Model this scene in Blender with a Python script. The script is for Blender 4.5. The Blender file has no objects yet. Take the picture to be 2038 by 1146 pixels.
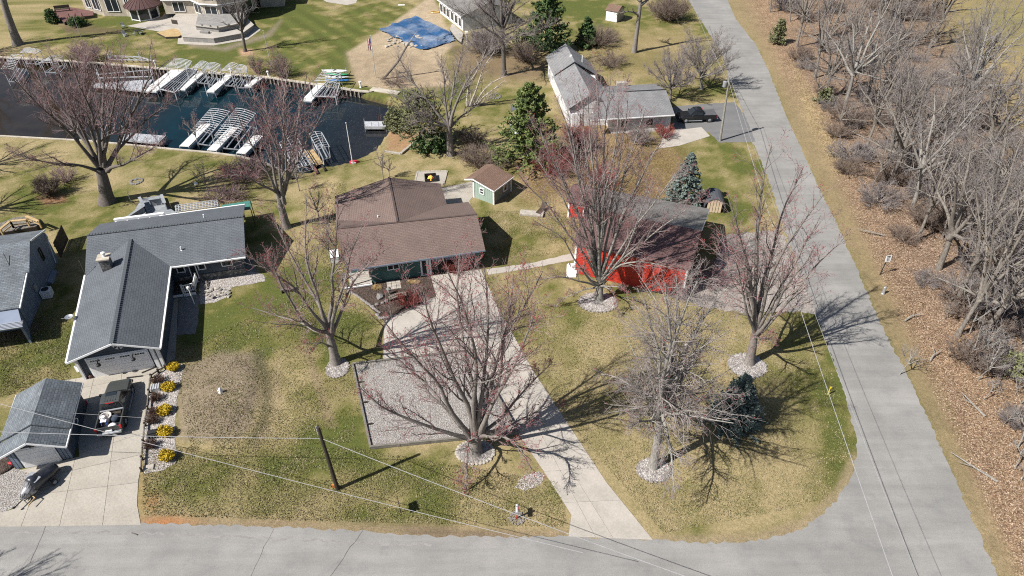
import bpy, bmesh, math, random
import numpy as np
from mathutils import Vector, Matrix
from mathutils.geometry import tessellate_polygon

random.seed(7)
SC = bpy.context.scene
COL = SC.collection
RAD = math.radians
# ------------------------------------------------------------------ camera
CAM_H, PITCH, FPX = 44.0, RAD(39.0), 1359.0
cam_data = bpy.data.cameras.new("camera")
cam_data.sensor_width = 36.0
cam_data.lens = FPX / 2038.0 * 36.0
cam_data.clip_end = 6000.0
cam = bpy.data.objects.new("camera", cam_data)
COL.objects.link(cam)
cam.location = (0, 0, CAM_H)
cam.rotation_euler = (RAD(90) - PITCH, 0, 0)
SC.camera = cam
# ------------------------------------------------------------------ sky and sun
SUN_AZ, SUN_EL = RAD(208.0), RAD(46.5)      # direction towards the sun, measured from +x
world = bpy.data.worlds.new("World")
SC.world = world
world.use_nodes = True
wn, wl = world.node_tree.nodes, world.node_tree.links
wn.clear()
w_out = wn.new("ShaderNodeOutputWorld")
w_bg = wn.new("ShaderNodeBackground")
w_sky = wn.new("ShaderNodeTexSky")
w_sky.sky_type = 'NISHITA'
w_sky.sun_disc = False
w_sky.sun_elevation = SUN_EL
w_sky.sun_rotation = RAD(90) - SUN_AZ
w_bg.inputs[1].default_value = 0.055
wl.new(w_sky.outputs[0], w_bg.inputs[0])
wl.new(w_bg.outputs[0], w_out.inputs[0])
sun_data = bpy.data.lights.new("sun", 'SUN')
sun_data.energy = 5.0
sun_data.angle = RAD(0.5)
sun_data.color = (1.0, 0.955, 0.89)
sun = bpy.data.objects.new("sun", sun_data)
COL.objects.link(sun)
_sd = Vector((math.cos(SUN_EL) * math.cos(SUN_AZ), math.cos(SUN_EL) * math.sin(SUN_AZ), math.sin(SUN_EL)))
sun.rotation_euler = _sd.to_track_quat('Z', 'Y').to_euler()
sun.location = _sd * 200
SC.view_settings.view_transform = 'Standard'
SC.view_settings.look = 'None'
SC.view_settings.exposure = 0.68
SC.view_settings.gamma = 1.0
SC.view_settings.use_curve_mapping = False
SC.cycles.max_bounces = 6
SC.cycles.use_denoising = False
SC.cycles.filter_width = 1.1
# ================================================================== helpers
_c, _s = math.cos(PITCH), math.sin(PITCH)
def G(px, py, z=0.0):
    """survey: where the sight line through a point of the 2038x1146 picture meets height z"""
    u, v = (px - 1019.0) / FPX, (py - 573.0) / FPX
    r = Vector((u, _c - v * _s, -_s - v * _c))
    t = (z - CAM_H) / r.z
    return Vector((0, 0, CAM_H)) + r * t
def GY(px, py, Y):
    u, v = (px - 1019.0) / FPX, (py - 573.0) / FPX
    r = Vector((u, _c - v * _s, -_s - v * _c))
    return Vector((0, 0, CAM_H)) + r * (Y / r.y)
def to_px(X, Y):
    d = _c * Y + _s * CAM_H
    return 1019.0 + FPX * X / d, 573.0 + FPX * (-_s * Y + _c * CAM_H) / d

def link(o, parent=None):
    COL.objects.link(o)
    if parent is not None:
        o.parent = parent
    return o
def tag(o, label=None, cat=None, group=None, kind=None):
    if label: o["label"] = label
    if cat: o["category"] = cat
    if group: o["group"] = group
    if kind: o["kind"] = kind
    return o
def thing(name, label, cat, loc=(0, 0, 0), rz=0.0, group=None):
    o = bpy.data.objects.new(name, None)
    o.empty_display_size = 0.3
    link(o)
    o.location = loc
    o.rotation_euler = (0, 0, rz)
    return tag(o, label, cat, group)
def copy_tree(o, loc=None, rz=None, label=None, group=None, scale=None, parent=None):
    c = o.copy()
    COL.objects.link(c)
    if parent is not None: c.parent = parent
    if loc is not None: c.location = loc
    if rz is not None: c.rotation_euler = (0, 0, rz)
    if scale is not None: c.scale = scale if hasattr(scale, '__len__') else (scale,) * 3
    if label: c["label"] = label
    if group: c["group"] = group
    for ch in [x for x in KIDS.get(o.name, [])]:
        d = copy_tree(ch, parent=c)
    return c
KIDS = {}
def fast_mesh(name, V, quads=None, tris=None):
    me = bpy.data.meshes.new(name)
    V = np.asarray(V, dtype=np.float32).reshape(-1, 3)
    nq = 0 if quads is None else len(quads)
    nt = 0 if tris is None else len(tris)
    me.vertices.add(len(V)); me.vertices.foreach_set("co", V.ravel())
    li = []
    if nq: li.append(np.asarray(quads, dtype=np.int32).ravel())
    if nt: li.append(np.asarray(tris, dtype=np.int32).ravel())
    li = np.concatenate(li)
    me.loops.add(len(li)); me.loops.foreach_set("vertex_index", li)
    me.polygons.add(nq + nt)
    st = np.concatenate([np.arange(nq) * 4, nq * 4 + np.arange(nt) * 3]).astype(np.int32)
    me.polygons.foreach_set("loop_start", st)
    me.update(calc_edges=True)
    return me

class MB:
    """collects shapes and links them as one mesh object"""
    def __init__(s): s.v, s.f = [], []
    def add(s, vs, fs):
        o = len(s.v)
        s.v += [tuple(p) for p in vs]
        s.f += [tuple(i + o for i in f) for f in fs]
        return s
    def hexa(s, b, t):
        return s.add(list(b) + list(t), [(3, 2, 1, 0), (4, 5, 6, 7), (0, 1, 5, 4), (1, 2, 6, 5), (2, 3, 7, 6), (3, 0, 4, 7)])
    def box(s, x0, x1, y0, y1, z0, z1):
        if x1 < x0: x0, x1 = x1, x0
        if y1 < y0: y0, y1 = y1, y0
        if z1 < z0: z0, z1 = z1, z0
        return s.hexa([(x0, y0, z0), (x1, y0, z0), (x1, y1, z0), (x0, y1, z0)], [(x0, y0, z1), (x1, y0, z1), (x1, y1, z1), (x0, y1, z1)])
    def beam(s, a, b, w, h, up=(0, 0, 1)):
        a, b = Vector(a), Vector(b)
        d = (b - a).normalized()
        side = d.cross(Vector(up))
        if side.length < 1e-4: side = Vector((1, 0, 0))
        side.normalize(); u = side.cross(d).normalized()
        q = [side * (-w / 2) - u * (h / 2), side * (w / 2) - u * (h / 2), side * (w / 2) + u * (h / 2), side * (-w / 2) + u * (h / 2)]
        return s.hexa([a + x for x in q], [b + x for x in q])
    def tube(s, pts, r, k=6, cap=True):
        pts = [Vector(p) for p in pts]
        n = len(pts)
        rs = r if hasattr(r, '__len__') else [r] * n
        vs, fs = [], []
        ref = None
        for i, p in enumerate(pts):
            d = (pts[min(i + 1, n - 1)] - pts[max(i - 1, 0)]).normalized()
            if ref is None:
                ref = d.orthogonal().normalized()
            ref = (ref - d * ref.dot(d)).normalized()
            b = d.cross(ref)
            for j in range(k):
                a = 2 * math.pi * j / k
                vs.append(p + (ref * math.cos(a) + b * math.sin(a)) * rs[i])
        for i in range(n - 1):
            for j in range(k):
                fs.append((i * k + j, i * k + (j + 1) % k, (i + 1) * k + (j + 1) % k, (i + 1) * k + j))
        if cap:
            fs.append(tuple(range(k - 1, -1, -1))); fs.append(tuple((n - 1) * k + j for j in range(k)))
        return s.add(vs, fs)
    def cyl(s, x, y, z0, z1, r0, r1=None, k=10):
        return s.tube([(x, y, z0), (x, y, z1)], [r0, r0 if r1 is None else r1], k)
    def lathe(s, prof, x=0, y=0, k=12):
        vs, fs = [], []
        for r, z in prof:
            for j in range(k):
                a = 2 * math.pi * j / k
                vs.append((x + r * math.cos(a), y + r * math.sin(a), z))
        for i in range(len(prof) - 1):
            for j in range(k):
                fs.append((i * k + j, i * k + (j + 1) % k, (i + 1) * k + (j + 1) % k, (i + 1) * k + j))
        fs.append(tuple(range(k - 1, -1, -1))); fs.append(tuple((len(prof) - 1) * k + j for j in range(k)))
        return s.add(vs, fs)
    def prism(s, poly, vec):
        """poly: planar list of points, pushed along vec"""
        n = len(poly); vec = Vector(vec)
        a = [Vector(p) for p in poly]; b = [p + vec for p in a]
        return s.add(a + b, [tuple(range(n))[::-1], tuple(range(n, 2 * n))] + [(i, (i + 1) % n, n + (i + 1) % n, n + i) for i in range(n)])
    def loft(s, rings, cap=True):
        k = len(rings[0]); vs = [p for r in rings for p in r]; fs = []
        for i in range(len(rings) - 1):
            for j in range(k):
                fs.append((i * k + j, i * k + (j + 1) % k, (i + 1) * k + (j + 1) % k, (i + 1) * k + j))
        if cap:
            fs.append(tuple(range(k))[::-1]); fs.append(tuple((len(rings) - 1) * k + j for j in range(k)))
        return s.add(vs, fs)
    def build(s, name, mat, parent=None, smooth=False, bevel=0.0, fix=True):
        me = bpy.data.meshes.new(name)
        me.from_pydata(s.v, [], s.f)
        if fix:
            bm = bmesh.new(); bm.from_mesh(me)
            bmesh.ops.recalc_face_normals(bm, faces=bm.faces)
            bm.to_mesh(me); bm.free()
        me.materials.append(mat)
        if smooth:
            me.polygons.foreach_set("use_smooth", [True] * len(me.polygons))
        o = bpy.data.objects.new(name, me)
        link(o, parent)
        if parent is not None: KIDS.setdefault(parent.name, []).append(o)
        if bevel > 0:
            m = o.modifiers.new("soft_edges", 'BEVEL'); m.width = bevel; m.segments = 2; m.limit_method = 'ANGLE'
        return o
def share(name, src, parent, loc=(0, 0, 0), rot=(0, 0, 0), scale=(1, 1, 1)):
    """another object on the mesh of src"""
    o = bpy.data.objects.new(name, src.data)
    link(o, parent); KIDS.setdefault(parent.name, []).append(o)
    o.location, o.rotation_euler, o.scale = loc, rot, scale
    return o

# ------------------------------------------------------------------ materials
def _nt(name):
    m = bpy.data.materials.new(name); m.use_nodes = True
    return m, m.node_tree.nodes, m.node_tree.links, m.node_tree.nodes["Principled BSDF"]
def N(nt, t, **kw):
    n = nt.new(t)
    for k, v in kw.items():
        if k.startswith("i_"):
            n.inputs[k[2:].replace("_", " ")].default_value = v
        else:
            setattr(n, k, v)
    return n
def mixc(nd, ln, a, b, fac, mode='MIX'):
    m = nd.new("ShaderNodeMix"); m.data_type = 'RGBA'; m.blend_type = mode
    for sock, val in ((m.inputs[6], a), (m.inputs[7], b), (m.inputs[0], fac)):
        if hasattr(val, 'is_linked') or hasattr(val, 'links'):
            ln.new(val, sock)
        elif isinstance(val, (int, float)):
            sock.default_value = val
        else:
            sock.default_value = (val[0], val[1], val[2], 1)
    return m.outputs[2]
def ramp(nd, ln, fac, lo, hi):
    r = nd.new("ShaderNodeMapRange"); r.inputs[1].default_value = lo; r.inputs[2].default_value = hi
    ln.new(fac, r.inputs[0]); return r.outputs[0]
def noise(nd, ln, vec, scale, detail=3.0, rough=0.55):
    n = nd.new("ShaderNodeTexNoise"); n.inputs["Scale"].default_value = scale
    n.inputs["Detail"].default_value = detail; n.inputs["Roughness"].default_value = rough
    ln.new(vec, n.inputs["Vector"]); return n.outputs["Fac"]
def mat(name, col, col2=None, scale=3.0, rough=0.75, fine=14.0, fine_amt=0.25, bump=0.0, bump_scale=20.0, metal=0.0, spec=0.4, lo=0.35, hi=0.65, coord="Object", stretch=None):
    m, nd, ln, b = _nt(name)
    tc = nd.new("ShaderNodeTexCoord"); vec = tc.outputs[coord]
    if stretch:
        mp = nd.new("ShaderNodeMapping"); mp.inputs["Scale"].default_value = stretch
        ln.new(vec, mp.inputs["Vector"]); vec = mp.outputs[0]
    col2 = col2 or tuple(c * 0.75 for c in col)
    f1 = ramp(nd, ln, noise(nd, ln, vec, scale), lo, hi)
    c1 = mixc(nd, ln, col, col2, f1)
    if fine_amt > 0:
        f2 = ramp(nd, ln, noise(nd, ln, vec, fine, 4.0, 0.7), 0.3, 0.7)
        dark = tuple(1 - fine_amt for _ in range(3)); lite = tuple(1 + fine_amt for _ in range(3))
        tint = mixc(nd, ln, dark, lite, f2)
        c1 = mixc(nd, ln, c1, tint, 1.0, 'MULTIPLY')
    ln.new(c1, b.inputs["Base Color"])
    b.inputs["Roughness"].default_value = rough
    b.inputs["Metallic"].default_value = metal
    b.inputs["Specular IOR Level"].default_value = spec
    if bump > 0:
        bp = nd.new("ShaderNodeBump"); bp.inputs["Strength"].default_value = bump; bp.inputs["Distance"].default_value = 0.03
        ln.new(noise(nd, ln, vec, bump_scale, 4.0, 0.7), bp.inputs["Height"]); ln.new(bp.outputs[0], b.inputs["Normal"])
    return m
def shingle_mat(name, col, col2, streak=0.25, row=0.2, wid=0.45):
    m, nd, ln, b = _nt(name)
    uv = nd.new("ShaderNodeTexCoord").outputs["UV"]
    br = nd.new("ShaderNodeTexBrick")
    br.inputs["Scale"].default_value = 1.0
    br.inputs["Brick Width"].default_value = wid; br.inputs["Row Height"].default_value = row
    br.inputs["Mortar Size"].default_value = 0.018; br.inputs["Mortar Smooth"].default_value = 0.3
    br.inputs["Color1"].default_value = (*col, 1); br.inputs["Color2"].default_value = (*col2, 1)
    br.inputs["Mortar"].default_value = (*[c * 0.7 for c in col2], 1)
    ln.new(uv, br.inputs["Vector"])
    f = ramp(nd, ln, noise(nd, ln, uv, 0.5, 4.0, 0.6), 0.3, 0.7)
    st = mixc(nd, ln, (1 - streak,) * 3, (1 + streak,) * 3, f)
    c1 = mixc(nd, ln, br.outputs["Color"], st, 1.0, 'MULTIPLY')
    g = ramp(nd, ln, noise(nd, ln, uv, 9.0, 4.0, 0.8), 0.3, 0.7)
    c1 = mixc(nd, ln, c1, mixc(nd, ln, (0.72,) * 3, (1.28,) * 3, g), 1.0, 'MULTIPLY')
    ln.new(c1, b.inputs["Base Color"])
    b.inputs["Roughness"].default_value = 0.9; b.inputs["Specular IOR Level"].default_value = 0.25
    bp = nd.new("ShaderNodeBump"); bp.inputs["Strength"].default_value = 0.6; bp.inputs["Distance"].default_value = 0.02
    ln.new(br.outputs["Fac"], bp.inputs["Height"]); bp.invert = True
    ln.new(bp.outputs[0], b.inputs["Normal"])
    return m
def siding_mat(name, col, lap=0.2, axis=2, dirt=0.3, rough=0.6):
    m, nd, ln, b = _nt(name)
    vec = nd.new("ShaderNodeTexCoord").outputs["Object"]
    sx = nd.new("ShaderNodeSeparateXYZ"); ln.new(vec, sx.inputs[0])
    d = nd.new("ShaderNodeMath"); d.operation = 'DIVIDE'; d.inputs[1].default_value = lap; ln.new(sx.outputs[axis], d.inputs[0])
    fr = nd.new("ShaderNodeMath"); fr.operation = 'FRACT'; ln.new(d.outputs[0], fr.inputs[0])
    f = ramp(nd, ln, noise(nd, ln, vec, 1.5, 4.0, 0.65), 0.3, 0.7)
    st = mixc(nd, ln, (1 - dirt,) * 3, (1 + dirt * 0.6,) * 3, f)
    c1 = mixc(nd, ln, col, st, 1.0, 'MULTIPLY')
    gt = nd.new("ShaderNodeMath"); gt.operation = 'LESS_THAN'; gt.inputs[1].default_value = 0.12; ln.new(fr.outputs[0], gt.inputs[0])
    c1 = mixc(nd, ln, c1, tuple(c * 0.5 for c in col), gt.outputs[0])
    ln.new(c1, b.inputs["Base Color"]); b.inputs["Roughness"].default_value = rough
    bp = nd.new("ShaderNodeBump"); bp.inputs["Strength"].default_value = 0.7; bp.inputs["Distance"].default_value = 0.02
    ln.new(fr.outputs[0], bp.inputs["Height"]); bp.invert = True; ln.new(bp.outputs[0], b.inputs["Normal"])
    return m
def glass_mat(name, col=(0.02, 0.025, 0.03)):
    m, nd, ln, b = _nt(name)
    b.inputs["Base Color"].default_value = (*col, 1); b.inputs["Roughness"].default_value = 0.08
    b.inputs["Specular IOR Level"].default_value = 0.6
    return m
def voro_mat(name, cols, scale=8.0, rough=0.85, bump=0.6, big=None, big_scale=0.3, coord="Object", dist=0.05):
    """stones, gravel, litter: every cell its own colour"""
    m, nd, ln, b = _nt(name)
    vec = nd.new("ShaderNodeTexCoord").outputs[coord]
    v = nd.new("ShaderNodeTexVoronoi"); v.inputs["Scale"].default_value = scale; ln.new(vec, v.inputs["Vector"])
    sep = nd.new("ShaderNodeSeparateColor"); ln.new(v.outputs["Color"], sep.inputs[0])
    cr = nd.new("ShaderNodeValToRGB"); cr.color_ramp.interpolation = 'CONSTANT'
    els = cr.color_ramp.elements
    for i, c in enumerate(cols):
        e = els[i] if i < 2 else els.new(i / len(cols))
        e.position = i / len(cols); e.color = (*c, 1)
    ln.new(sep.outputs[0], cr.inputs[0])
    c1 = cr.outputs[0]
    e2 = ramp(nd, ln, v.outputs["Distance"], 0.25, 0.75)
    c1 = mixc(nd, ln, c1, mixc(nd, ln, (1.05,) * 3, (0.5,) * 3, e2), 1.0, 'MULTIPLY')
    if big:
        f = ramp(nd, ln, noise(nd, ln, vec, big_scale, 5.0, 0.6), 0.4, 0.62)
        c1 = mixc(nd, ln, c1, big, f)
    ln.new(c1, b.inputs["Base Color"]); b.inputs["Roughness"].default_value = rough
    b.inputs["Specular IOR Level"].default_value = 0.25
    bp = nd.new("ShaderNodeBump"); bp.inputs["Strength"].default_value = bump; bp.inputs["Distance"].default_value = dist; bp.invert = True
    ln.new(v.outputs["Distance"], bp.inputs["Height"]); ln.new(bp.outputs[0], b.inputs["Normal"])
    return m
def emit_mat(name, col, s):
    m, nd, ln, b = _nt(name)
    b.inputs["Base Color"].default_value = (*col, 1)
    b.inputs["Emission Color"].default_value = (*col, 1); b.inputs["Emission Strength"].default_value = s
    return m

M = {}
M["white"] = mat("white_paint", (0.8, 0.8, 0.8), (0.74, 0.74, 0.75), 2.0, 0.5, fine_amt=0.08)
M["alu"] = mat("aluminium", (0.52, 0.53, 0.55), (0.38, 0.39, 0.41), 2.0, 0.45, fine_amt=0.1, metal=0.15)
M["galv"] = mat("galvanised", (0.45, 0.47, 0.5), (0.38, 0.4, 0.43), 3.0, 0.4, fine_amt=0.1, metal=0.5)
M["black"] = mat("black_metal", (0.015, 0.015, 0.017), (0.03, 0.03, 0.03), 3.0, 0.5)
M["dark"] = mat("dark_void", (0.01, 0.01, 0.011), (0.015, 0.015, 0.016), 3.0, 0.9)
M["glass"] = glass_mat("window_glass")
M["roof_slate"] = shingle_mat("slate_blue_shingles", (0.115, 0.127, 0.143), (0.1, 0.111, 0.127), 0.12)
M["roof_slate2"] = shingle_mat("grey_shingles", (0.16, 0.18, 0.2), (0.11, 0.125, 0.14), 0.22)
M["roof_brown"] = shingle_mat("brown_shingles", (0.165, 0.122, 0.106), (0.148, 0.108, 0.095), 0.1)
M["roof_shed"] = shingle_mat("tan_shingles", (0.19, 0.125, 0.095), (0.155, 0.1, 0.075), 0.1)
M["roof_plum"] = shingle_mat("plum_shingles", (0.15, 0.09, 0.087), (0.115, 0.07, 0.068), 0.2)
M["roof_grey"] = shingle_mat("weathered_grey_shingles", (0.2, 0.19, 0.18), (0.16, 0.152, 0.143), 0.3)
M["roof_pale"] = shingle_mat("pale_grey_shingles", (0.22, 0.22, 0.225), (0.18, 0.18, 0.185), 0.14)
M["sid_navy"] = siding_mat("slate_navy_siding", (0.055, 0.075, 0.105))
M["sid_blue"] = siding_mat("blue_grey_siding", (0.17, 0.21, 0.27))
M["sid_teal"] = siding_mat("teal_siding", (0.05, 0.13, 0.125))
M["sid_green"] = siding_mat("sage_board_siding", (0.29, 0.375, 0.325), 0.3, 0, 0.12)
M["sid_red"] = siding_mat("barn_red_siding", (0.45, 0.034, 0.02), 0.2, 2, 0.3)
M["sid_white"] = siding_mat("white_siding", (0.62, 0.62, 0.63), 0.18)
M["sid_beige"] = siding_mat("beige_siding", (0.42, 0.37, 0.3), 0.18)
M["stone_wall"] = voro_mat("grey_stone_wall", [(0.16, 0.155, 0.15), (0.22, 0.21, 0.2), (0.12, 0.12, 0.12), (0.26, 0.25, 0.235)], 4.0, bump=0.5)
M["block"] = mat("retaining_block", (0.26, 0.25, 0.235), (0.19, 0.185, 0.18), 1.0, 0.9, 6.0, 0.3, 0.5, 6.0)
M["concrete"] = mat("concrete", (0.37, 0.34, 0.295), (0.3, 0.275, 0.235), 0.35, 0.85, 7.0, 0.16, 0.3, 18.0, lo=0.3, hi=0.7)
M["conc_pale"] = mat("pale_concrete", (0.4, 0.365, 0.325), (0.33, 0.305, 0.27), 0.5, 0.85, 7.0, 0.12, 0.2, 18.0)
M["seawall"] = mat("seawall_concrete", (0.46, 0.42, 0.36), (0.35, 0.31, 0.25), 0.6, 0.85, 5.0, 0.2)
M["timber"] = mat("weathered_timber", (0.2, 0.185, 0.16), (0.12, 0.11, 0.095), 1.5, 0.85, 10.0, 0.3, 0.5, 14.0, stretch=(1, 6, 6))
M["timber_dark"] = mat("dark_timber", (0.05, 0.04, 0.03), (0.035, 0.028, 0.022), 1.5, 0.85)
M["timber_new"] = mat("new_timber", (0.45, 0.33, 0.17), (0.36, 0.25, 0.12), 1.5, 0.8)
M["deck_grey"] = mat("grey_deck_boards", (0.27, 0.29, 0.31), (0.2, 0.215, 0.23), 1.2, 0.8, 8.0, 0.15)
M["deck_red"] = mat("red_brown_deck", (0.16, 0.075, 0.065), (0.11, 0.055, 0.05), 1.2, 0.8)
M["rock"] = mat("garden_rock", (0.42, 0.38, 0.33), (0.28, 0.26, 0.23), 3.0, 0.9, 12.0, 0.2, 0.5, 10.0)
M["rock_grey"] = mat("grey_boulder", (0.22, 0.21, 0.2), (0.15, 0.145, 0.14), 3.0, 0.9, 12.0, 0.2, 0.5, 10.0)
M["bark"] = mat("grey_bark", (0.25, 0.225, 0.205), (0.13, 0.115, 0.105), 5.0, 0.95, 20.0, 0.3, 0.6, 16.0, stretch=(3, 3, 0.8))
M["bark_pale"] = mat("pale_grey_bark", (0.31, 0.295, 0.27), (0.17, 0.16, 0.145), 4.0, 0.95, 20.0, 0.25, 0.5, 16.0, stretch=(3, 3, 0.8))
M["bark_dark"] = mat("dark_bark", (0.15, 0.13, 0.12), (0.08, 0.07, 0.063), 5.0, 0.95, 20.0, 0.3, 0.6, 16.0, stretch=(3, 3, 0.8))
M["bark_wood"] = mat("woodland_bark", (0.25, 0.225, 0.195), (0.12, 0.105, 0.092), 4.0, 0.95, 20.0, 0.3, 0.6, 16.0, stretch=(3, 3, 0.8))
M["twig"] = mat("grey_twigs", (0.3, 0.265, 0.255), (0.2, 0.165, 0.16), 1.2, 0.9, fine_amt=0.1)
M["twig_red"] = mat("reddish_twigs", (0.33, 0.245, 0.24), (0.22, 0.14, 0.145), 0.8, 0.9, fine_amt=0.1)
M["twig_wood"] = mat("woodland_twigs", (0.27, 0.245, 0.235), (0.175, 0.15, 0.15), 0.8, 0.9, fine_amt=0.1)
M["twig_white"] = mat("pale_dead_wood", (0.46, 0.42, 0.37), (0.34, 0.3, 0.26), 1.5, 0.9, fine_amt=0.1)
M["bud"] = mat("red_buds", (0.36, 0.07, 0.065), (0.27, 0.05, 0.06), 1.0, 0.8, fine_amt=0.1)
M["dogwood"] = mat("red_stems", (0.3, 0.07, 0.05), (0.2, 0.06, 0.06), 1.0, 0.85, fine_amt=0.1)
M["brush"] = mat("brown_brush", (0.23, 0.18, 0.15), (0.16, 0.12, 0.1), 1.0, 0.9, fine_amt=0.1)
M["needle"] = mat("pine_needles", (0.17, 0.215, 0.06), (0.085, 0.125, 0.04), 1.0, 0.75, fine_amt=0.15)
M["needle_dark"] = mat("dark_pine_needles", (0.08, 0.135, 0.04), (0.045, 0.085, 0.03), 1.0, 0.75, fine_amt=0.15)
M["needle_blue"] = mat("blue_spruce_needles", (0.19, 0.235, 0.215), (0.1, 0.14, 0.125), 1.2, 0.75, fine_amt=0.15)
M["needle_olive"] = mat("olive_needles", (0.2, 0.205, 0.1), (0.12, 0.13, 0.065), 1.2, 0.8, fine_amt=0.15)
M["yellow_leaf"] = mat("golden_foliage", (0.5, 0.37, 0.02), (0.4, 0.27, 0.015), 3.0, 0.8, fine_amt=0.15)
M["straw"] = mat("dry_ornamental_grass", (0.42, 0.3, 0.15), (0.3, 0.2, 0.09), 2.0, 0.9, fine_amt=0.15)
M["grass_brown"] = mat("brown_dormant_shrub", (0.13, 0.075, 0.055), (0.09, 0.055, 0.045), 2.0, 0.9, fine_amt=0.15)
# ================================================================== ground sheet
def pip(px, py, poly):
    """signed distance-like mask: inside flag and distance to edge, vectorised"""
    P = np.asarray(poly, float); n = len(P)
    inside = np.zeros(px.shape, bool); dist = np.full(px.shape, 1e9)
    for i in range(n):
        x1, y1 = P[i]; x2, y2 = P[(i + 1) % n]
        if y1 != y2:
            c = ((y1 > py) != (y2 > py)) & (px < (x2 - x1) * (py - y1) / (y2 - y1) + x1)
            inside ^= c
        dx, dy = x2 - x1, y2 - y1; L = dx * dx + dy * dy + 1e-9
        t = np.clip(((px - x1) * dx + (py - y1) * dy) / L, 0, 1)
        dist = np.minimum(dist, np.hypot(px - x1 - t * dx, py - y1 - t * dy))
    return inside, dist
def soft(px, py, poly, w):
    ins, d = pip(px, py, poly)
    return np.clip(0.5 + np.where(ins, d, -d) / (2 * w), 0, 1)
def W(poly, z=0.0):
    return [(p.x, p.y) for p in (G(x, y, z) for x, y in poly)]

_rs = np.random.RandomState(11)
def vnoise(x, y, s, seed=0):
    """smooth value noise"""
    r = np.random.RandomState(seed).rand(257, 257)
    u, v = x / s + 7.3 * seed, y / s + 3.1 * seed
    i, j = np.floor(u).astype(int), np.floor(v).astype(int)
    fu, fv = u - i, v - j
    fu, fv = fu * fu * (3 - 2 * fu), fv * fv * (3 - 2 * fv)
    g = lambda a, b: r[a % 257, b % 257]
    return (g(i, j) * (1 - fu) + g(i + 1, j) * fu) * (1 - fv) + (g(i, j + 1) * (1 - fu) + g(i + 1, j + 1) * fu) * fv
def fbm(x, y, s, seed=0, o=4):
    a, t, k = 0, 0, 1.0
    for q in range(o):
        a = a + k * vnoise(x, y, s / 2 ** q, seed + q); t += k; k *= 0.6
    return a / t

CANAL_PX = [(-260, 96), (0, 112), (160, 121), (310, 134), (480, 148), (540, 153), (640, 168), (718, 180), (733, 186), (790, 200),
            (800, 232), (765, 272), (748, 298), (700, 322), (662, 330), (640, 331), (617, 344), (570, 342), (480, 310), (420, 302), (330, 294),
            (180, 279), (0, 269), (-260, 256)]
ROAD_E_R = [(1985, 1146), (1908, 970), (1882, 912), (1847, 834), (1805, 746), (1759, 658), (1733, 600), (1704, 532), (1668, 451), (1633, 380),
            (1592, 289), (1569, 240), (1560, 220), (1531, 144), (1504, 88), (1465, 39), (1448, 0), (1420, -60), (1380, -120)]
ROAD_E_L = [(1706, 905), (1706, 880), (1700, 855), (1683, 795), (1660, 720), (1625, 630), (1590, 540), (1560, 450), (1527, 350), (1497, 280),
            (1476, 215), (1456, 170), (1436, 105), (1411, 66), (1388, 30), (1370, 0), (1340, -60), (1300, -120)]
CURB = [(-300, 1046), (0, 1044), (150, 1041), (280, 1040), (400, 1044), (560, 1049), (700, 1056), (860, 1067), (1000, 1069), (1130, 1067), (1300, 1074), (1380, 1079), (1450, 1080),
        (1530, 1073), (1600, 1050), (1655, 1008), (1690, 958), (1701, 925)]
def axis_steps(lo, hi, st, far):
    a = list(np.arange(lo, hi + 1e-6, st))
    k, x = st, hi
    while x < far:
        k *= 1.5; x += k; a.append(x)
    k, x = st, lo
    b = []
    while x > -far:
        k *= 1.5; x -= k; b.append(x)
    return np.array(b[::-1] + a)
gx = axis_steps(-86, 86, 0.42, 2500); gy = axis_steps(20, 152, 0.42, 2500)
X, Y = np.meshgrid(gx, gy)
# positions of every ground point in the survey picture, used to look up what grows there
dd = _c * Y + _s * CAM_H
ddc = np.maximum(dd, 12.0)
PX = 1019.0 + FPX * X / ddc; PY = 573.0 + FPX * (-_s * Y + _c * CAM_H) / ddc
PX = np.where(dd < 12.0, 9e3, PX)
Zg = np.zeros_like(X)
canal_w = np.array(W(CANAL_PX))
cin, cdist = pip(X, Y, canal_w)
Zg = np.where(cin, -0.25 - np.clip(cdist / 1.2, 0, 1) * 1.9, Zg)
# low berm on the near lawn
bx, by = G(440, 790).x, G(440, 790).y
r2 = ((X - bx) / 2.9) ** 2 + ((Y - by) / 4.2) ** 2
Zg += 0.42 * np.exp(-r2 ** 4) 
woods = soft(PX, PY, [(1470, -40), (1560, 150), (1620, 260), (1690, 400), (1800, 640), (1900, 850), (2040, 1180), (2900, 1300), (2900, -60)], 18)
Zg += woods * 0.5 * (fbm(X, Y, 9.0, 31, 3) - 0.5)
def lin3(r, g, b, gain=1.0):
    f = lambda c: ((c / 255.0 + 0.055) / 1.055) ** 2.4 if c > 10 else c / 255 / 12.92
    return np.array([f(r), f(g), f(b)]) * gain
n6, n2, n1 = fbm(X, Y, 7.0, 1), fbm(X, Y, 2.4, 5), fbm(X, Y, 0.9, 9, 3)
green = np.array([0.125, 0.125, 0.038]); tan = np.array([0.3, 0.245, 0.14]); deep = np.array([0.062, 0.088, 0.022])
def zone(cx, cy, rx, ry, k=1.0):
    return k * np.exp(-(((PX - cx) / rx) ** 2 + ((PY - cy) / ry) ** 2))
def zpoly(poly, w, k=1.0): return k * soft(PX, PY, poly, w)
gness = 0.52 + 0.0 * X
gness += zpoly([(395, 560), (560, 545), (680, 470), (700, 620), (740, 690), (640, 760), (560, 700), (380, 720), (390, 620)], 30, 0.32)
gness += zpoly([(280, 950), (420, 900), (660, 880), (1100, 1000), (900, 1040), (300, 1000)], 25, 0.22)
gness += zone(690, 890, 55, 40, 0.8) + zone(120, 700, 130, 60, 0.35) + zone(100, 640, 100, 60, 0.2)
gness += zpoly([(180, 30), (560, 0), (840, 0), (720, 90), (690, 165), (500, 145), (160, 110), (160, 60)], 14, 0.35)
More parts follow.
